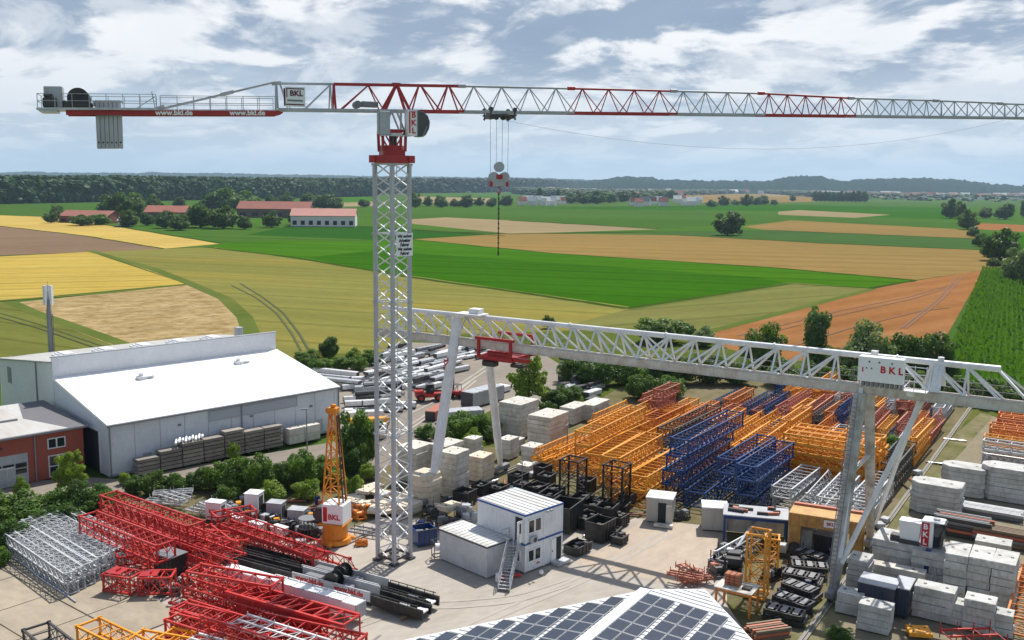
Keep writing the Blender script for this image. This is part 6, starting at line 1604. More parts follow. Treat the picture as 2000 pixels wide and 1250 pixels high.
# ------------------------------------------------------------------ orange crane
M_cy = mat('crane_yellow_paint', (.74, .27, .02, 1), .42, var=0, dirt=RUST, amount=.35, dscale=1.2)
def orange_crane():
    p = P(655, 1058); t = thing('slewing_crane', 'small orange lattice crane tower on a round base with white ballast box', 'crane', p, -.25)
    b = MB(); b.tube((0, 0, .1), (0, 0, .5), 1.55, 1.45, 20); b.tube((0, 0, .5), (0, 0, 1.9), 1.2, 1.15, 18); b.cbox(-1.3, 1.3, -1.2, 1.2, 1.9, 2.05, .04); b.build('base', M_cy, t)
    b = MB()
    for k in range(3): a = k * 2.1 + .6; b.tube((1.3 * math.cos(a), 1.3 * math.sin(a), .3), (1.9 * math.cos(a), 1.9 * math.sin(a), .1), .3, .22, 10)
    b.build('outrigger', M_cy, t)
    b = MB(); b.cbox(-.9, 1.25, -1.0, 1.0, 2.06, 3.95, .05); bb_ = b.build('ballast_box', M_sign, t)
    b = MB(); b.text('BKL', .7, face_m((.35, -1.015, 2.75), (0, -1, 0))); b.bb(-.75, -.35, -1.02, -1.004, 2.3, 3.7); b.build('lettering', M_letr, bb_)
    b = MB(); b.cbox(-1.7, -.95, -.8, .8, 2.1, 3.5, .1); b.tube((-1.4, -.85, 2.8), (-1.4, .85, 2.8), .5, n=14); b.build('winch', M_dark, t)
    b = MB(); w0, w1, z0, z1 = .85, .3, 3.95, 12.6; n = 7
    q = lambda z: w0 + (w1 - w0) * (z - z0) / (z1 - z0)
    for x in (-1, 1):
        for y in (-1, 1): b.bar((x * w0, y * w0, z0), (x * w1, y * w1, z1), .13)
    tw = b.build('tower', M_cy, t); b = MB()
    for i in range(n):
        za, zb = z0 + (z1 - z0) * i / n, z0 + (z1 - z0) * (i + 1) / n; a, c = q(za), q(zb); s_ = 1 if i % 2 else -1
        for k in (-1, 1):
            b.bar((s_ * -a, k * a, za), (s_ * c, k * c, zb), .08); b.bar((k * a, s_ * -a, za), (k * c, s_ * c, zb), .08)
            b.bar((-c, k * c, zb), (c, k * c, zb), .07); b.bar((k * c, -c, zb), (k * c, c, zb), .07)
    b.build('bracing', M_cy, tw); b = MB(); b.cbox(-.42, .42, -.4, .4, z1, z1 + .5, .05); b.tube((-.45, -.25, z1 + .2), (-.45, .25, z1 + .2), .28, n=12); b.cbox(-.2, .2, -.2, .2, z1 + .5, z1 + .8, .04); b.build('head', M_cy, t)
    b = MB(); b.bar((1.0, -.3, 4.0), (.42, -.2, 12.4), .1); b.bar((1.0, .3, 4.0), (.42, .2, 12.4), .1); b.build('folded_strut', M_dark, t)
orange_crane()
# ------------------------------------------------------------------ concrete ballast
def slab_src(kind, L, W, T, m):
    key = ('blk', kind, L, W, T, m.name)
    if key in LAT: return LAT[key]
    b = MB(); c = min(L, W) * .28
    if kind == 'oct':
        c = W * .3
        for s_, z0, z1 in ((0, 0, T - .05), (.04, T - .05, T)): b.prism([(-L / 2 + c + s_, -W / 2 + s_), (L / 2 - c * .5 - s_, -W / 2 + s_), (L / 2 - s_, -W / 2 + c * .5 + s_), (L / 2 - s_, W / 2 - s_), (-L / 2 + c + s_, W / 2 - s_), (-L / 2 + s_, W / 2 - c - s_), (-L / 2 + s_, -W / 2 + c + s_)], z0, z1)
    else: b.cbox(-L / 2, L / 2, -W / 2, W / 2, 0, T, .026)
    if kind == 'notch':
        for s_ in (-1, 1): b.cbox(s_ * L * .3 - .18, s_ * L * .3 + .18, -W / 2 - .05, -W / 2 + .02, .05, T - .05, .02)
    o = b.build('ballast_block', m)
    for s_ in (-1, 1):
        x = s_ * L * .27; b = MB()
        b.path([Vector((x + .12 * math.cos(a), 0, T + .1 * math.sin(a) - .01)) for a in [k * math.pi / 5 for k in range(6)]], .022, 5)
        b.tube((x, 0, T - .02), (x, 0, T + .006), .1, n=12); b.build('lifting_lug', M_dark, o)
    LAT[key] = o
    return o
rb = random.Random(4)
def stack(place, px, py, L, W, T, n, m=M_conc, rz=None, kind='plain', jit=.05):
    a = P(px, py); rz = EA if rz is None else rz; src = slab_src(kind, L, W, T, m); cn = {'pale_concrete': 'pale', 'grey_concrete': 'grey', 'cream_concrete': 'cream'}[m.name]
    for i in range(n):
        put(src, Vector((a.x + rb.gauss(0, jit), a.y + rb.gauss(0, jit), .06 + i * (T + .03))), rz + rb.gauss(0, .012), '%s ballast block, %s of the stack %s' % (cn, tier(i, n), place), 'ballast block', 'stack ' + place)
    return a
stack('at the back left of the cream yard', 1012, 848, 4.6, 3.6, .56, 8, M_conc)
stack('right of the tallest back stack', 1070, 872, 4.8, 3.4, .53, 8, M_conc)
stack('behind the lower end of the pendulum leg', 992, 893, 2.4, 1.7, .6, 4, M_conc)
stack('with stepped top right of the pendulum leg', 1040, 908, 2.4, 1.9, .6, 4, M_conc)
stack('in front of the stepped stack', 1030, 922, 2.4, 1.7, .5, 2, M_conc)
stack('just left of the inner pendulum leg', 925, 892, 1.9, 1.6, .6, 4, M_conc)
stack('with cream sides between the two pendulum legs', 938, 935, 2.6, 2.2, .55, 5, M_cream)
stack('tallest, right of the front pendulum leg', 886, 966, 2.7, 2.3, .6, 8, M_conc, kind='notch')
stack('behind the front pendulum leg', 870, 930, 3.6, 2.4, .55, 7, M_conc)
stack('with clipped corners left of the front pendulum leg', 830, 985, 3.0, 2.5, .55, 6, M_cream, kind='oct')
stack('partly behind the tower mast', 812, 935, 3.2, 2.6, .65, 6, M_conc)
stack('low, by the white rail block', 1010, 880, 1.9, 1.4, .5, 3, M_conc)
stack('farthest back near the walnut tree', 1120, 822, 4.6, 2.4, .56, 4, M_conc)
stack('next to the orange frames at the back', 1160, 815, 5.2, 2.4, .56, 4, M_conc)
stack('between mast and machines, flat', 795, 1000, 2.6, 2.2, .5, 2, M_cream)
for i, (px, py) in enumerate(((728, 955), (742, 970), (715, 968), (702, 985), (722, 992), (748, 992), (690, 975), (760, 1004), (735, 1006), (776, 985))):
    a = P(px, py); put(slab_src('plain', 2.2, 1.5, .35, M_cream), Vector((a.x, a.y, .08 + .2 * (i % 3))), rb.uniform(0, 3), 'cream concrete slab, %s of the loose slabs left of the mast' % ORD[i], 'concrete slab', 'loose slabs left of the mast')
a = P(1000, 958); put(slab_src('plain', 2.0, 1.4, .4, M_sign), a, .4, 'white slab lying beside the crane rail behind the office', 'concrete slab')
a = P(878, 1010); put(slab_src('plain', 2.2, 1.5, .5, M_cream), a + Vector((0, 0, .9)), .9, 'cream slab resting on machinery left of the office', 'concrete slab')
# right hand block yard
stack('with clipped corners nearest the grey rail path', 1826, 998, 5.0, 3.0, .5, 6, M_concg, NA, 'oct')
stack('with clipped corners behind, left one', 1880, 962, 4.6, 3.0, .5, 6, M_concg, NA, 'oct')
stack('with clipped corners behind, at the right edge', 1968, 974, 5.4, 3.2, .5, 7, M_concg, NA, 'oct')
stack('wide, left half under the white cabinet', 1755, 1118, 4.0, 3.4, .62, 5, M_concg, NA)
stack('wide, right half under the crane cab', 1832, 1140, 4.0, 3.4, .62, 5, M_concg, NA)
stack('standing tall, left of the three', 1866, 1158, 1.75, 3.4, .62, 6, M_concg, NA, 'notch')
stack('standing tall, middle of the three', 1912, 1166, 1.75, 3.4, .62, 6, M_concg, NA, 'notch')
stack('standing tall, right of the three', 1958, 1176, 1.75, 3.4, .62, 6, M_concg, NA, 'notch')
stack('narrow, beside the ladder column', 1676, 1150, 1.7, 2.2, .45, 6, M_concg, NA)
stack('long and low behind the navy containers', 1750, 1148, 4.4, 1.2, .6, 3, M_conc, NA)
stack('short, at the foot of the narrow stack', 1660, 1194, 2.0, 1.5, .85, 2, M_concg, NA)
stack('in the front row, left one', 1822, 1205, 3.0, 1.7, .62, 4, M_concg, NA, 'notch')
stack('in the front row, small one', 1868, 1216, 1.4, 1.5, .58, 3, M_concg, NA)
stack('in the front row, middle one', 1912, 1228, 2.2, 1.7, .6, 4, M_concg, NA, 'notch')
stack('in the front row, right one', 1956, 1236, 1.5, 1.5, .55, 3, M_concg, NA)
stack('grey, in front of the navy containers', 1708, 1228, 2.4, 1.6, .5, 4, M_concg, NA)
stack('beyond the brown beams', 1940, 1090, 3.0, 2.0, .55, 3, M_concg, NA)
M_navy = mat('navy_paint', (.03, .04, .075, 1), .4, var=.15, dirt=rgb(80, 84, 96), amount=.3)
def navy(px, py, w_, d, h, label):
    t = steel_box(px, py, w_, d, h, NA, M_navy, label, 'container', 'steel_container')
navy(1713, 1195, 2.8, 2.2, 2.6, 'navy container with pale top, the wider of two'); navy(1762, 1195, 1.2, 2.6, 2.4, 'navy container, the narrow one beside the wide one')
# white cabinet and crane cab standing on the wide stack
zt_ = 5 * (.62 + .03) + .04
a = P(1772, 1128); t = thing('control_cabinet', 'white tapered control cabinet standing on the wide block stack', 'cabinet', Vector((a.x, a.y, zt_)), NA)
b = MB(); b.hexa([(-.75, -.5, .1), (.75, -.5, .1), (.75, .5, .1), (-.75, .5, .1), (-.9, -.6, 2.0), (.9, -.6, 2.0), (.9, .6, 2.0), (-.9, .6, 2.0)]); b.build('housing', M_sign, t); b = MB(); b.cbox(-1.6, -.8, -.4, .5, .0, .5, .05); b.cbox(-.8, .9, -.7, -.55, 0, .35, .04); b.build('fittings', M_dark, t)
a = P(1816, 1136); t = thing('crane_cab', 'white crane cab with glass front standing on the wide block stack', 'crane cab', Vector((a.x, a.y, zt_)), NA)
b = MB(); b.cbox(-.9, .1, -.8, .7, .0, 2.25, .06); b.cbox(-.9, .9, -.82, .72, 2.26, 2.36, .04); b.build('shell', M_sign, t)
b = MB(); b.hexa([(.12, -.75, .1), (.9, -.75, .3), (.9, .68, .3), (.12, .68, .1), (.12, -.75, 2.25), (1.05, -.75, 2.25), (1.05, .68, 2.25), (.12, .68, 2.25)]); b.build('windscreen', M_glass, t)
b = MB(); b.bb(-.86, -.22, -.82, -.803, .1, 2.2); pn = b.build('panel', M_letr, t); b = MB()
for i, ch in enumerate('BKL'): b.text(ch, .66, face_m((-.54, -.83, 1.82 - i * .68), (0, -1, 0)))
b.build('lettering', M_letw, pn); b = MB(); b.tube((.2, 0, 2.36), (.2, 0, 2.5), .3, n=12); b.build('roof_hatch', M_lgrey, t)
# blue hydraulic post
p = P(1806, 1146); t = thing('hydraulic_press', 'blue upright hydraulic unit between the grey block stacks', 'hydraulic unit', p, NA); b = MB(); b.bar((0, 0, .1), (.1, 0, 3.4), .5, .4); b.bar((-.6, .1, .1), (-.05, .05, 2.4), .3); b.cbox(-.9, .5, -.5, .5, .1, .6, .06); b.build('column', M_blue, t)
b = MB()
for x, z in ((.65, .1), (.95, .1), (.75, 1.0)): b.tube((x, -.2, z), (x, -.2, z + .95), .16, n=10); b.tube((x, -.2, z + .95), (x, -.2, z + 1.1), .16, .06, 10)
b.build('gas_bottle', M_lgrey, t)
def beams(px, py, L, n, layers, rz, ms, label, name='beam_stack', sec=.3):
    p = P(px, py); t = thing(name, label, 'beam stack', p, rz)
    for k in range(layers):
        for i in range(n):
            b = MB(); y = (i - (n - 1) / 2) * sec * 1.35 + rb.uniform(-.04, .04); x = rb.uniform(-.25, .25)
            z = .1 + k * sec * 1.25
            b.bb(x - L / 2, x + L / 2, y - sec * .42, y + sec * .42, z, z + .04); b.bb(x - L / 2, x + L / 2, y - .03, y + .03, z + .041, z + sec - .041); b.bb(x - L / 2, x + L / 2, y - sec * .42, y + sec * .42, z + sec - .04, z + sec)
            b.build('beam', ms[(i * 3 + k) % len(ms)], t)
    return t
beams(1880, 1045, 5.0, 6, 5, NA, [M_dark, M_rust, M_dark, M_grey], 'stack of dark rusty beams behind the crane cab')
beams(1955, 1062, 4.6, 5, 4, NA, [M_wood, M_grey, M_rust], 'stack of grey and brown beams at the right edge')
beams(1930, 1005, 6.5, 6, 2, NA, [M_grey, M_silver, M_dark], 'low stack of grey beams before the clipped corner blocks')
beams(1500, 1245, 3.0, 5, 3, .3, [M_wood, M_rust], 'stack of rust coloured boards beside the orange table frame', sec=.25)
# right edge orange section, yellow plate, red frame
a = P(1985, 1245); lay(lattice('mast', 12, 1.6, 1.5, 9, M_ora), a, 1.0, 'orange lattice section running along the right picture edge')
a = P(2010, 1160); lay(lattice('mast', 12, 1.6, 1.2, 9, M_ora), a, 1.0, 'orange lattice section cut by the right picture edge')
p = P(1794, 1242); t = thing('bolt_plate', 'yellow plate with dark bolt holes lying at the bottom right', 'steel plate', p, -.15); b = MB(); b.cbox(-.85, .85, -.75, .75, .2, .55, .05); pl_ = b.build('plate', M_yel, t)
for x, y in ((-.5, -.4), (.5, -.4), (-.5, .4), (.5, .4), (0, 0)): b = MB(); b.tube((x, y, .551), (x, y, .557), .11, n=10); b.build('bolt_hole', M_black, pl_)
a = P(1850, 1262); lay(lattice('flat', 4, 2.2, 1.2, 3, M_red2), a, .1, 'red steel frame standing at the bottom edge before the block rows', 'steel frame')
# ------------------------------------------------------------------ black steel bins and plates behind the office
def bin_src(w_, d, h, m=M_black):
    key = ('bin', w_, d, h, m.name)
    if key in LAT: return LAT[key]
    b = MB(); k = .08
    b.bb(-w_ / 2, w_ / 2, -d / 2, d / 2, .08, .16); b.bb(-w_ / 2, w_ / 2, -d / 2, -d / 2 + k, .163, h); b.bb(-w_ / 2, w_ / 2, d / 2 - k, d / 2, .163, h); b.bb(-w_ / 2, -w_ / 2 + k, -d / 2 + k, d / 2 - k, .163, h); b.bb(w_ / 2 - k, w_ / 2, -d / 2 + k, d / 2 - k, .163, h)
    o = b.build('steel_bin', m); b = MB()
    for s_ in (-1, 1): b.bb(-w_ / 2 - .06, w_ / 2 + .06, s_ * (d / 2 - .0) - .05, s_ * d / 2 + .05, h + .003, h + .1); 
    for i in range(4): x = -w_ / 2 + w_ * (i + .5) / 4; b.bb(x - .05, x + .05, -d / 2 - .06, -d / 2 - .003, .1, h - .02)
    b.build('rim', M_dark, o); b = MB()
    for i in range(7): b.box((rb.uniform(-w_ * .35, w_ * .35), rb.uniform(-d * .3, d * .3), .17 + h * .5 + rb.uniform(-.1, .25)), (rb.uniform(.3, .8), rb.uniform(.2, .5), rb.uniform(.15, .5)), rb.uniform(0, 3))
    b.build('contents', M_dark if m is M_black else M_grey, o); LAT[key] = o
    return o
bins = [(908, 984, 2.0, 1.8, 1.5), (972, 962, 2.2, 1.8, .8), (1012, 950, 2.0, 1.6, 1.5), (1050, 966, 2.2, 1.6, 1.1), (1086, 972, 1.8, 1.4, 1.2), (1030, 985, 2.4, 1.8, 1.0), (1103, 1030, 3.4, 2.6, 2.6), (1150, 1028, 2.6, 2.0, 1.2), (1172, 1052, 2.4, 2.0, 1.9), (1128, 1078, 2.4, 1.6, .8), (1160, 1000, 3.2, 2.4, 1.2), (1208, 1024, 1.8, 1.6, 1.0), (1068, 948, 1.8, 1.5, 1.3), (1138, 985, 2.4, 1.8, 1.0), (1214, 1000, 1.6, 1.4, .9), (1195, 1050, 1.6, 1.4, .9), (1000, 972, 1.8, 1.4, .7), (940, 965, 1.8, 1.5, 1.2), (1075, 990, 2.2, 1.8, 1.6), (1060, 935, 1.8, 1.5, 1.6), (1185, 1020, 2.0, 1.8, 1.8), (1145, 962, 2.0, 1.6, 1.6), (1225, 985, 1.6, 1.4, 1.2), (1210, 1060, 1.4, 1.2, .7), (1020, 965, 1.6, 1.4, 1.3)]
NUM = ORD + ['twenty-first', 'twenty-second', 'twenty-third', 'twenty-fourth', 'twenty-fifth', 'twenty-sixth']
for i, (px, py, a_, b_, h) in enumerate(sorted(bins)):
    put(bin_src(a_, b_, h), P(px, py), EA + rb.uniform(-.12, .12), 'black steel bin, %s from the left of those behind the office' % NUM[i], 'steel bin', 'black bins behind the office')
put(bin_src(2.0, 1.8, 1.5, M_blue), P(828, 1060), .5, 'blue open skip filled with scrap between mast and office', 'skip')
for i, (px, py, s, m1, m2) in enumerate(((848, 1010, 1.1, M_silver, M_dark), (905, 1010, 1.2, M_silver, M_grey), (868, 1030, 1.0, M_grey, M_dark), (832, 1035, .9, M_blue, M_dark), (922, 1020, 1.0, M_silver, M_silver), (890, 1035, .9, M_grey, M_black), (855, 1000, .9, M_dark, M_dark))):
    machine(px, py, s, .6 + i * .7, 'grey winch unit, %s of the group left of the office' % ORD[i], m1, m2)
p = P(858, 1088); t = thing('pump_frame', 'small black frame with white tank standing left of the office', 'pump', p, .4); b = MB()
for x in (-.6, .6):
    for y in (-.4, .4): b.bar((x, y, 0), (x, y, 1.6), .06)
    b.bar((x, -.4, 1.6), (x, .4, 1.6), .06); b.bar((x, -.4, .2), (x, .4, .2), .08)
for y in (-.4, .4): b.bar((-.6, y, .2), (.6, y, .2), .08); b.bar((-.6, y, 1.6), (.6, y, 1.6), .06)
b.build('frame', M_dark, t); b = MB(); b.tube((-.4, 0, 1.0), (.4, 0, 1.0), .35, n=14); b.build('tank', M_sign, t)
for i, (px, py) in enumerate(((690, 1000), (712, 1002), (700, 1012))):
    machine(px, py, .8, i * 1.1, 'orange rusty winch, %s right of the orange crane' % ORD[i], M_ora, M_ora)
a = P(684, 1036); put(lattice('flat', 4, 1.6, .5, 4, M_grey), a, -.4, 'grey flat lattice frame on the ground right of the orange crane', 'steel frame')
machine(706, 1064, .55, .2, 'small orange hoist lying on the gravel left of the mast foot', M_ora, M_ora)
p = P(752, 1090); 
def person_free(): pass
# odd bits below the stair
p = P(972, 1136); t = thing('fire_extinguishers', 'red and white canisters beside the foot of the office stair', 'canisters', p); b = MB(); b.tube((0, 0, .02), (0, 0, .75), .2, n=10); b.build('white_canister', M_sign, t); b = MB(); b.tube((.45, .25, .02), (.45, .25, .7), .16, n=10); b.tube((1.2, .9, .15), (2.0, 1.2, .15), .14, n=10); b.build('red_canister', M_red2, t)
p = P(1057, 1122); t = thing('marker_ball', 'white round marker lying on the gravel before the office door', 'marker', p); b = MB()
for k in range(5): a0, a1 = -1.4 + k * .56, -1.4 + (k + 1) * .56; b.tube((0, 0, .22 + .22 * math.sin(a0)), (0, 0, .22 + .22 * math.sin(a1)), .22 * math.cos(a0), .22 * math.cos(a1), 12)
b.build('ball', M_sign, t)
# ------------------------------------------------------------------ sheds, carport, portal
def shed(px, py, w_, d, h, rz, label, door):
    m = mat('ribbed_sheet', (.52, .51, .48, 1), .5, var=.12, dirt=rgb(140, 132, 118), amount=.5, dscale=1.2, dmap=(0, (1, 1, .2)))
    p = P(px, py); t = thing('storage_shed', label, 'shed', p, rz); b = MB(); b.bb(-w_ / 2, w_ / 2, -d / 2, d / 2, .1, h)
    for i in range(int(w_ / .3)): x = -w_ / 2 + .15 + i * .3; b.bb(x, x + .14, -d / 2 - .03, -d / 2, .12, h - .05)
    for i in range(int(d / .3)): y = -d / 2 + .15 + i * .3; b.bb(-w_ / 2 - .03, -w_ / 2, y, y + .14, .12, h - .05)
    b.build('wall', m, t); b = MB(); b.cbox(-w_ / 2 - .1, w_ / 2 + .1, -d / 2 - .1, d / 2 + .1, h + .003, h + .14, .03); b.build('roof', M_white, t)
    if door:
        b = MB(); b.bb(-.1, .75, -d / 2 - .05, -d / 2 - .033, .12, h - .35); b.build('doorway', M_void, t); b = MB(); b.bb(.8, 1.35, -d / 2 - .62, -d / 2 - .55, .12, h - .4); b.build('door', m, t); b = MB(); b.cbox(-.3, 1.6, -d / 2 - 1.3, -d / 2 - .7, .0, .3, .04); b.build('doorstep', M_conc, t)
shed(1290, 1014, 2.6, 2.4, 2.5, NA + .25, 'pale ribbed shed with open dark doorway on the square', True)
shed(1394, 1030, 2.4, 2.2, 2.3, NA + .4, 'pale ribbed shed without door adjoining the blue carport', False)
a = P(1322, 1010); machine(1328, 1012, .9, .4, 'grey winch unit right of the shed with open doorway', M_grey, M_dark)
def carport():
    p = P(1474, 1052); t = thing('steel_carport', 'blue steel carport whose flat roof carries scrap beside the pale shed', 'carport', p, NA + .32)
    L, D, h = 5.8, 3.0, 2.6; b = MB()
    for x in (-L / 2, L / 2):
        for y in (-D / 2, D / 2): b.bar((x, y, 0), (x, y, h), .22)
    for y in (-D / 2, D / 2): b.bar((-L / 2, y, h - .12), (L / 2, y, h - .12), .2, .3)
    for x in (-L / 2, L / 2): b.bar((x, -D / 2, h - .12), (x, D / 2, h - .12), .2, .3)
    b.build('frame', M_blue, t); b = MB(); b.cbox(-L / 2 - .2, L / 2 + .2, -D / 2 - .2, D / 2 + .2, h + .04, h + .16, .03); b.build('roof', M_lgrey, t)
    b = MB(); b.bb(-L / 2 + .12, L / 2 - .12, D / 2 - .06, D / 2, 0, h - .3); b.build('back_wall', M_conc, t)
    for i in range(10):
        b = MB(); b.box((rb.uniform(-2.6, 2.6), rb.uniform(-1.2, 1.2), h + .3), (rb.uniform(.5, 1.6), rb.uniform(.15, .4), rb.uniform(.15, .3)), rb.uniform(-.4, .4)); o = b.build('steel_offcut', M_black if i % 3 else M_rust); 
        o.location = t.location; o.rotation_euler = t.rotation_euler; tag(o, 'dark steel offcut among the scrap on the blue carport roof', 'scrap steel', 'scrap on the carport roof')
carport()
def portal():
    p = P(1612, 1080); t = thing('steel_portal', 'yellow plated steel portal with a small sign next to the carport', 'portal frame', p, NA + .12)
    m = mat('faded_yellow_plate', (.52, .29, .08, 1), .55, var=0, dirt=RUST, amount=.6, dscale=1.1); L = 6.6; b = MB(); b.cbox(-L / 2, L / 2, -1.6, 1.4, 2.75, 3.95, .05); b.build('top_beam', m, t)
    b = MB()
    for x in (-L / 2 + .6, L / 2 - .6):
        for y in (-1.2, 1.0): b.cbox(x - .55, x + .55, y - .25, y + .25, 0, 2.745, .04)
    b.build('post', m, t); b = MB(); b.bb(-.1, 1.05, -1.64, -1.603, 3.05, 3.7); s_ = b.build('sign', M_sign, t); b = MB(); b.text('BKL', .4, face_m((.47, -1.652, 3.38), (0, -1, 0))); b.build('lettering', M_letr, s_)
    b = MB()
    for i in range(9): x = -L / 2 + .2 + i * .77; b.bb(x, x + .05, -1.62, -1.603, 2.8, 3.9)
    b.bb(-L / 2 + .1, L / 2 - .1, .9, 1.35, 3.955, 4.15); b.build('seam', M_rust, t)
portal()
steel_box(1612, 1082, 1.9, 1.5, 2.0, NA, M_black, 'black steel box standing under the yellow portal')
cab_box(1572, 1072, 1.6, 1.2, 2.0, NA, 'grey concrete coloured cabinet left of the black box under the portal', M_concg, door=False)
# ------------------------------------------------------------------ machinery before the portal
a = P(1395, 1105); lay(lattice('jib', 8, 1.0, .9, 7, M_silver), a, .86, 'grey slim boom section lying beside the concrete square', 'boom section', z=.4)
a = P(1408, 1118); lay(lattice('mast', 7, .9, .9, 6, M_grey), a, .9, 'dark grey boom section parallel to the slim one', 'boom section', z=.2)
b = MB(); q0, q1 = P(1440, 1068, .9), P(1484, 1004, 2.2); b.tube(q0, q1, .14, n=9); b.tube(q0.lerp(q1, .5), q1, .2, n=9); tag(b.build('strut_pole', M_silver), 'long silver pole leaning towards the carport', 'pole')
for i, (px, py, s, m1, m2) in enumerate(((1412, 1098, 1.2, M_silver, M_dark), (1432, 1114, 1.5, M_dark, M_black), (1400, 1122, .9, M_rust, M_dark), (1425, 1084, 1.0, M_grey, M_dark), (1544, 1085, 1.1, M_silver, M_dark), (1566, 1110, 1.1, M_dark, M_black), (1510, 1128, .9, M_silver, M_black))):
    machine(px, py, s, .8 + i * .5, 'dark winch unit, %s of the group before the yellow portal' % ORD[i], m1, m2)
p = P(1478, 1168); h = zt(p, 1044); o = put(lattice('mast', 5, 1.7, 1.7, 4, M_yel), p + Vector((.85, .2, .05)), 0, 'yellow lattice section standing upright before the portal', 'lattice section', None, (h / 5, 1, 1)); o.rotation_euler = (0, -math.pi / 2, NA + .1)
p = P(1510, 1128); h = zt(p, 1055); o = put(lattice('mast', 4, 1.3, 1.3, 3, M_yel), p + Vector((.6, .6, .05)), 0, 'shorter yellow lattice section standing behind the upright one', 'lattice section', None, (h / 4, 1, 1)); o.rotation_euler = (0, -math.pi / 2, NA + .3)
def grid_frame(px, py, w_, d, rz, label, n=5, z=.1):
    p = P(px, py); t = thing('grid_frame', label, 'steel grid', Vector((p.x, p.y, z)), rz); b = MB()
    for y in (-d / 2, 0, d / 2): b.bar((-w_ / 2, y, .2), (w_ / 2, y, .2), .16, .36)
    b.build('long_beam', M_black, t); b = MB()
    for i in range(n): x = -w_ / 2 + w_ * i / (n - 1); b.bar((x, -d / 2, .22), (x, d / 2, .22), .14, .4)
    b.build('cross_bar', M_dark, t); b = MB()
    for i in range(n - 1):
        x = -w_ / 2 + w_ * (i + .5) / (n - 1); b.bb(x - .22, x + .22, -d / 2 + .1, d / 2 - .1, .42, .46)
    b.build('top_plate', M_grey, t)
for i, (px, py) in enumerate(((1588, 1098), (1578, 1122), (1570, 1140), (1562, 1164), (1545, 1190), (1532, 1212))):
    grid_frame(px, py, rb.uniform(2.8, 3.4), 1.7, NA + rb.uniform(-.15, .3), 'black steel grid frame, %s from the back of the row by the ladder column' % ORD[i]); grid_frame(px + rb.uniform(-8, 8), py, rb.uniform(2.4, 3.0), 1.4, NA + rb.uniform(-.3, .5), 'black steel grid frame lying on top, %s from the back of the row' % ORD[i], 4, .56)
def table():
    p = P(1438, 1192); t = thing('steel_table', 'orange framed work table beside the solar roof', 'work table', p, NA); h = 2.0; b = MB()
    for x in (-1.4, 1.4):
        for y in (-1.0, 1.0): b.bar((x, y, 0), (x, y, h), .16)
        b.bar((x, -1, h - .1), (x, 1, h - .1), .16)
    for y in (-1, 1): b.bar((-1.4, y, h - .1), (1.4, y, h - .1), .16)
    b.build('frame', M_ora, t); b = MB(); b.cbox(-1.55, 1.55, -1.15, 1.15, h + .003, h + .09, .02); b.build('top', M_conc, t)
    b = MB()
    for k in range(4):
        for i in range(3): b.cbox(-1.0 + i * .42, -.62 + i * .42, -.3, .5, h + .1 + k * .24, h + .31 + k * .24, .02)
    o = b.build('brick_stack', mat('red_brick', (.34, .13, .07, 1), .8)); o.location = p; o.rotation_euler = (0, 0, NA); tag(o, 'small stack of red bricks on the orange framed table', 'brick stack')
    b = MB(); b.cbox(-1.15, .45, -.45, .6, h + .1 - .004 + .0, h + .1, .001) if 0 else b.cbox(.5, 1.2, -.5, .2, h + .1, h + .25, .03); o = b.build('cable_coil', M_black); o.location = p; o.rotation_euler = (0, 0, NA); tag(o, 'black flat part on the orange framed table', 'machine part')
table()
for i, (px, py) in enumerate(((1328, 1142), (1345, 1146), (1362, 1142), (1372, 1148))):
    a = P(px, py); lay(lattice('flat', 3, 1.0, .6, 4, M_rust), a, .3 + i * .8, 'pale red scrap lattice piece, %s from the left above the solar roof' % ORD[i], 'scrap lattice', 'red scrap above the solar roof', .1 + .15 * i)
# ------------------------------------------------------------------ yellow edged sections at the bottom left
for i, (px, py, L, m, lab) in enumerate(((70, 1222, 9, M_dark, 'dark lattice section with the yellow one beside it at the bottom left'), (172, 1214, 9, M_yel, 'yellow lattice section at the bottom edge, left one'), (262, 1240, 8, M_yel, 'yellow lattice section at the bottom edge, middle one'), (322, 1236, 8, M_yel, 'yellow lattice section at the bottom edge, right one'))):
    a = P(px, py, 1.5); lay(lattice('mast', 10, 1.8, 1.4, 7, m), a, (-.75, -.62, -.3, -.35)[i] , lab)
# ------------------------------------------------------------------ scaffold boards along the hall
HX = Vector((math.cos(.79), math.sin(.79), 0)); HY = Vector((-HX.y, HX.x, 0)); HO = Vector((-46.04, 107.69, 0))
brd = mat('scaffold_board', (.30, .27, .24, 1), .8, var=.5, dirt=rgb(110, 104, 98), amount=.6, dscale=1.5)
def board_src():
    b = MB()
    for k in range(3): b.cbox(0, 2.6, -.7, .7, k * .125, k * .125 + .105, .012)
    o = b.build('board_bundle', brd); b = MB(); b.bar((.5, -.71, -.1), (.5, .71, -.1), .1, .14); b.bar((2.1, -.71, -.1), (2.1, .71, -.1), .1, .14); b.build('bearer', M_wood, o); return o
bs = board_src(); LAT['boards'] = bs
for i in range(7):
    n = (4, 5, 6, 6, 7, 6, 6)[i]
    for k in range(n):
        p = HO + HX * (2.4 + i * 2.75) - HY * 1.5; put(bs, Vector((p.x, p.y, .2 + k * .47)), .79 + rb.gauss(0, .01), 'bundle of grey scaffold boards, %s in the %s column from the left along the hall' % (tier(k, n), ORD[i]), 'board bundle', 'scaffold boards along the hall')
for i in range(2):
    for k in range(2):
        p = HO + HX * (22.6 + i * 2.4) - HY * 1.6; put(slab_src('plain', 2.3, 1.3, 1.0, M_conc), Vector((p.x, p.y, .1 + k * 1.03)) + HX * 1.0, .79, 'pale crate, %s of the %s pair right of the scaffold boards' % (('lower', 'upper')[k], ('left', 'right')[i]), 'crate', 'crates right of the scaffold boards')
p = HO + HX * 9 - HY * 1.5; b = MB()
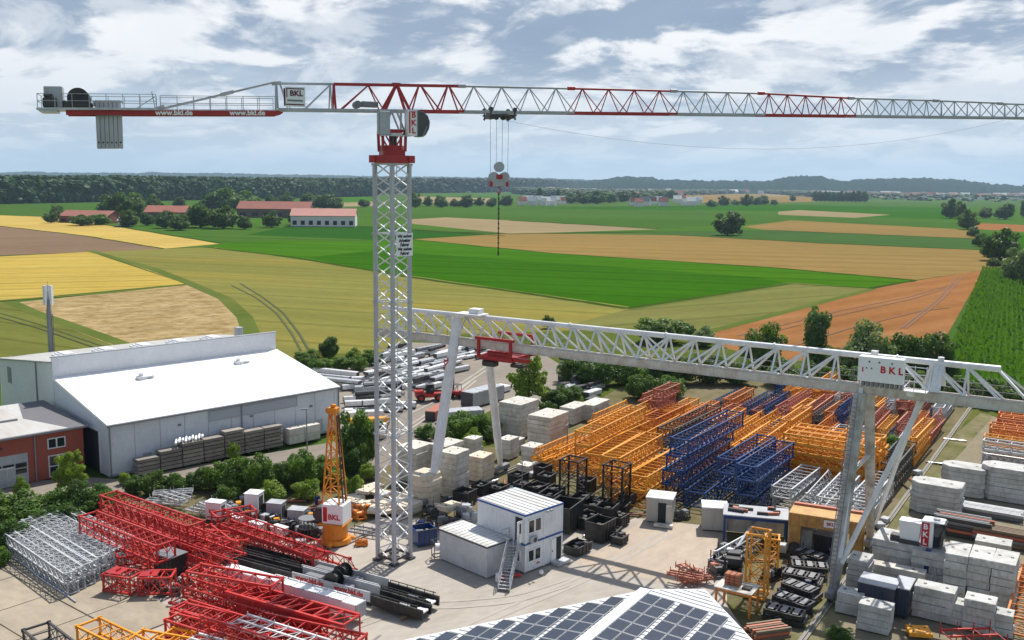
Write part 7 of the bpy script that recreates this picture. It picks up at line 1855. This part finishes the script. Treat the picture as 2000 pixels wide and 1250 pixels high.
for i in range(9): b.tube((-1.9 + i * .42, -.5, .1 + .1 * (i % 3)), (-1.3 + i * .42, .5, .3 + .12 * (i % 2)), .14, n=8)
o = b.build('plastic_sheeting', M_sign); o.location = (p.x, p.y, 2.95); o.rotation_euler = (0, 0, .79); tag(o, 'crumpled white sheeting on top of the scaffold boards', 'sheeting')
# lamp posts
def lamp(px, py, top, label, hd=.7):
    p = P(px, py); h = zt(p, top); t = thing('lamp_post', label, 'lamp post', p, .3); b = MB(); b.tube((0, 0, 0), (0, 0, h), .09, .05, 8); b.build('pole', M_grey, t); b = MB(); b.cbox(-hd, hd * .2, -.14, .14, h, h + .14, .03); b.build('lamp_head', M_grey, t)
lamp(600, 884, 800, 'grey lamp post in front of the right end of the white hall'); lamp(1107, 900, 832, 'thin lamp post between the pale stacks and the yellow sections', .4); lamp(1019, 980, 905, 'short post with pale head behind the office', .25)
# ------------------------------------------------------------------ far asphalt yard
def bundle_src(L, m, w_=1.25, h=1.0):
    key = ('bun', L, m.name, w_, h)
    if key in LAT: return LAT[key]
    b = MB(); b.cbox(0, L, -w_ / 2, w_ / 2, .12, h, .08)
    for i in range(int(L / 1.2)): b.bb(.5 + i * 1.2, .56 + i * 1.2, -w_ / 2 - .02, w_ / 2 + .02, .1, h + .02)
    o = b.build('box_section', m); b = MB(); b.bb(L + .003, L + .08, -w_ / 2 + .05, w_ / 2 - .05, .16, h - .05); b.bb(-.08, -.003, -w_ / 2 + .05, w_ / 2 - .05, .16, h - .05); b.bb(0, L, -w_ / 2 + .1, w_ / 2 - .1, .0, .118); b.build('end_plate', M_dark, o); LAT[key] = o
    return o
rf = random.Random(8)
def field_of(x0, y0, x1, y1, nx, ny, rz, lab, grp, Ls=(3, 4, 5, 6, 8), skip=.1, px_=.0, mats=(M_white, M_white, M_silver, M_lgrey, M_white, M_dark)):
    for j in range(ny):
        for i in range(nx):
            if rf.random() < skip: continue
            px = x0 + (x1 - x0) * (i + .5) / nx + rf.uniform(-4, 4) + px_ * j; py = y0 + (y1 - y0) * (j + .5) / ny + rf.uniform(-2, 2); a = P(px, py)
            for k in range(rf.choice((1, 1, 2))): put(bundle_src(rf.choice(Ls), rf.choice(mats), rf.choice((.6, .9, 1.3)), rf.choice((.6, .9))), Vector((a.x, a.y, .04 + k * .92)), rz + rf.gauss(0, .09), lab, 'box section', grp)
field_of(742, 690, 905, 766, 6, 9, 1.0, 'white box section among the rows on the far asphalt yard left of the trolley', 'box sections left of the trolley', px_=-7)
field_of(900, 678, 960, 706, 3, 4, 1.0, 'white box section in the far corner of the asphalt yard behind the trolley', 'box sections behind the trolley')
field_of(1082, 708, 1160, 792, 3, 8, 1.0, 'white box section on dark bearers right of the walnut tree', 'box sections right of the walnut tree', mats=(M_white, M_lgrey, M_dark))
field_of(660, 738, 742, 812, 4, 7, .25, 'white box section lying between hall end and mast', 'box sections at the hall end')
field_of(585, 722, 670, 756, 2, 3, -.35, 'long white beam lying behind the hall roof', 'beams behind the hall roof', (8, 10))
for i, (px, py, m) in enumerate(((668, 818, M_white), (676, 832, M_yel), (670, 846, M_white), (664, 862, M_cream))): put(bundle_src(6, m), P(px, py), .3, '%s beam, %s from the back beside the right hall corner' % (('white', 'yellow', 'white', 'cream')[i], ORD[i]), 'beam', 'beams beside the hall corner')
put(bundle_src(8, M_lgrey, 2.4, 2.4), P(912, 796), .95, 'grey container on the asphalt behind the inner pendulum leg', 'container'); put(bundle_src(8, M_white, 2.2, 1.0), P(930, 778) , .95, 'white bundle row behind the grey container', 'bundle')
put(bundle_src(6, M_lgrey, 2.4, 1.8), P(862, 826), .35, 'grey skip loaded with pale timber left of the pendulum leg', 'skip'); put(bundle_src(6, M_white, .6, .5), P(856, 806), .35, 'white beam lying across the grey skip', 'beam'); put(bundle_src(6, M_rust, 1.6, 1.4), P(840, 822), 1.3, 'brown crate beside the grey skip at the thicket', 'crate')
put(bundle_src(6, M_white, 1.6, .3), P(812, 852), .3, 'flat white panel at the edge of the thicket by the mast', 'panel')
def telehandler():
    p = P(838, 782); t = thing('telehandler', 'red telehandler with glass cab parked on the asphalt behind the mast', 'telehandler', p, .25); b = MB(); b.cbox(-2.2, 2.0, -.75, .75, .6, 1.3, .1); b.cbox(-2.4, -.9, -.7, .7, 1.3, 1.75, .12); b.build('body', M_red2, t)
    b = MB(); b.cbox(-.6, .7, -.95, .1, 1.3, 2.6, .14); b.build('cab', M_glass, t); b = MB(); b.cbox(-.65, .75, -1.0, .15, 2.61, 2.72, .03); b.build('cab_roof', M_dark, t)
    b = MB(); b.bar((-2.0, .5, 1.9), (2.9, .5, 1.2), .36); b.bar((2.9, .5, 1.2), (3.3, .5, .4), .3); b.bb(3.3, 3.4, -.5, 1.2, .2, .9); b.build('boom', M_dark, t); b = MB(); b.bar((3.4, -.2, .15), (4.5, -.2, .15), .12); b.bar((3.4, .9, .15), (4.5, .9, .15), .12); b.build('fork', M_black, t)
    for x in (-1.4, 1.4):
        for y in (-.95, .95): b = MB(); b.tube((x, y - .2, .62), (x, y + .2, .62), .62, n=18); w_ = b.build('wheel', M_rubber, t); b = MB(); b.tube((x, y - .21, .62), (x, y + .21, .62), .3, n=12); b.build('rim', M_red2, w_)
telehandler()
def forklift():
    p = P(893, 776); t = thing('forklift', 'red forklift with tall black mast beside the front pendulum leg', 'forklift', p, 2.6); b = MB(); b.cbox(-1.2, .8, -.55, .55, .3, 1.0, .1); b.cbox(-1.4, -.6, -.55, .55, 1.0, 1.3, .1); b.build('body', M_red2, t); b = MB()
    for y in (-.4, .4): b.bar((.95, y, .1), (.95, y, 3.3), .14)
    for z in (.5, 1.6, 3.2): b.bar((.95, -.4, z), (.95, .4, z), .12)
    b.build('mast', M_black, t); b = MB()
    for x in (-.5, .6):
        for y in (-.5, .5): b.bar((x, y, 1.0), (x * .8, y, 2.1), .07)
    b.bb(-.5, .6, -.55, .55, 2.1, 2.17); b.build('guard', M_dark, t)
    for x in (-.85, .55):
        for y in (-.6, .6): b = MB(); b.tube((x, y - .12, .35), (x, y + .12, .35), .35, n=14); b.build('wheel', M_rubber, t)
    b = MB(); b.bar((1.05, -.3, .12), (2.1, -.3, .12), .1); b.bar((1.05, .3, .12), (2.1, .3, .12), .1); b.build('fork', M_dark, t)
forklift()
def pallet_src():
    b = MB()
    for i in range(5): b.bb(-.6, .6, -.42 + i * .18, -.30 + i * .18, .11, .135)
    for i in range(3): b.bb(-.6 + i * .54, -.48 + i * .54, -.42, .42, .0, .11)
    o = b.build('pallet', M_wood); b = MB(); b.cbox(-.5, .5, -.38, .38, .137, .6, .04); b.build('load', M_lgrey, o); return o
def drum_src(m, k):
    b = MB(); b.tube((0, 0, 0), (0, 0, .88), .29, n=14)
    for z in (.28, .58): b.tube((0, 0, z), (0, 0, z + .03), .305, n=14)
    o = b.build('drum', m); b = MB(); b.tube((0, 0, .881), (0, 0, .9), .26, n=14); b.build('drum_lid', M_dark, o); return o
def pipe_src(m):
    b = MB(); b.tube((-1.4, 0, .1), (1.4, 0, .1), .1, n=8); o = b.build('steel_pipe', m); b = MB(); b.tube((1.4, 0, .1), (1.46, 0, .1), .13, n=8); b.tube((-1.46, 0, .1), (-1.4, 0, .1), .13, n=8); b.build('pipe_collar', M_dark, o); return o
CL = {'pallet': [pallet_src()], 'drum': [drum_src(M_blue, 0), drum_src(M_rust, 1)], 'steel pipe': [pipe_src(M_rust), pipe_src(M_silver), pipe_src(M_dark)]}
for k_, v_ in CL.items():
    for i, o in enumerate(v_): LAT[('cl', k_, i)] = o
for zn, (pts, n) in {'on the gravel behind the red sections': ([(300, 1075), (430, 1060), (560, 1060), (640, 1072)], 12), 'along the hedge by the machine row': ([(420, 985), (520, 985), (640, 990), (700, 1010)], 12), 'between the black bins and the pale shed': ([(1090, 1010), (1180, 1040), (1240, 1000), (1320, 1000)], 10), 'before the yellow portal': ([(1400, 1080), (1500, 1100), (1600, 1110), (1560, 1200)], 12), 'among the right hand block stacks': ([(1700, 1040), (1800, 1030), (1900, 1090), (1990, 1110)], 12), 'between the cream slab stacks': ([(800, 1000), (900, 985), (980, 935), (1060, 920)], 10), 'along the right hand rail path': ([(1690, 1080), (1760, 985), (1830, 900), (1890, 840)], 10)}.items():
    its = []
    for i in range(n):
        k = rb.uniform(0, len(pts) - 1.001); q = int(k); px = pts[q][0] + (pts[q + 1][0] - pts[q][0]) * (k - q) + rb.uniform(-14, 14); py = pts[q][1] + (pts[q + 1][1] - pts[q][1]) * (k - q) + rb.uniform(-9, 9); its.append((px, py))
    cnt = {}
    for px, py in sorted(its):
        kd = rb.choice(('pallet', 'drum', 'steel pipe', 'steel pipe')); cnt[kd] = cnt.get(kd, 0) + 1
        put(rb.choice(CL[kd]), P(px, py) + Vector((0, 0, .01)), rb.uniform(0, 3), '%s lying %s, %s from the left' % ({'pallet': 'loaded wooden pallet', 'drum': 'small drum', 'steel pipe': 'short steel pipe'}[kd], zn, ORD[cnt[kd] - 1]), kd, '%ss %s' % (kd, zn))
# low fence posts between yard and rail path, far power poles are not shown
for i, (px, py) in enumerate(((1545, 1228), (1586, 1200))):
    pass
# ------------------------------------------------------------------ remove the patterns that copies were taken from
for o in list(LAT.values()): drop(o)
for o in list(TREES.values()): drop(o)
# ------------------------------------------------------------------ air
hm, hnt, hout = new_mat('air'); pv = hnt.nodes.new('ShaderNodeVolumePrincipled'); pv.inputs['Color'].default_value = (.55, .77, 1.0, 1); pv.inputs['Density'].default_value = HAZE; pv.inputs['Anisotropy'].default_value = .2
hnt.links.new(pv.outputs[0], hout.inputs['Volume'])
hb = MB(); hb.bb(-8500, 11500, -280, 15500, -2.0, 420)
hz_o = hb.build('haze', hm); tag(hz_o, kind='stuff')
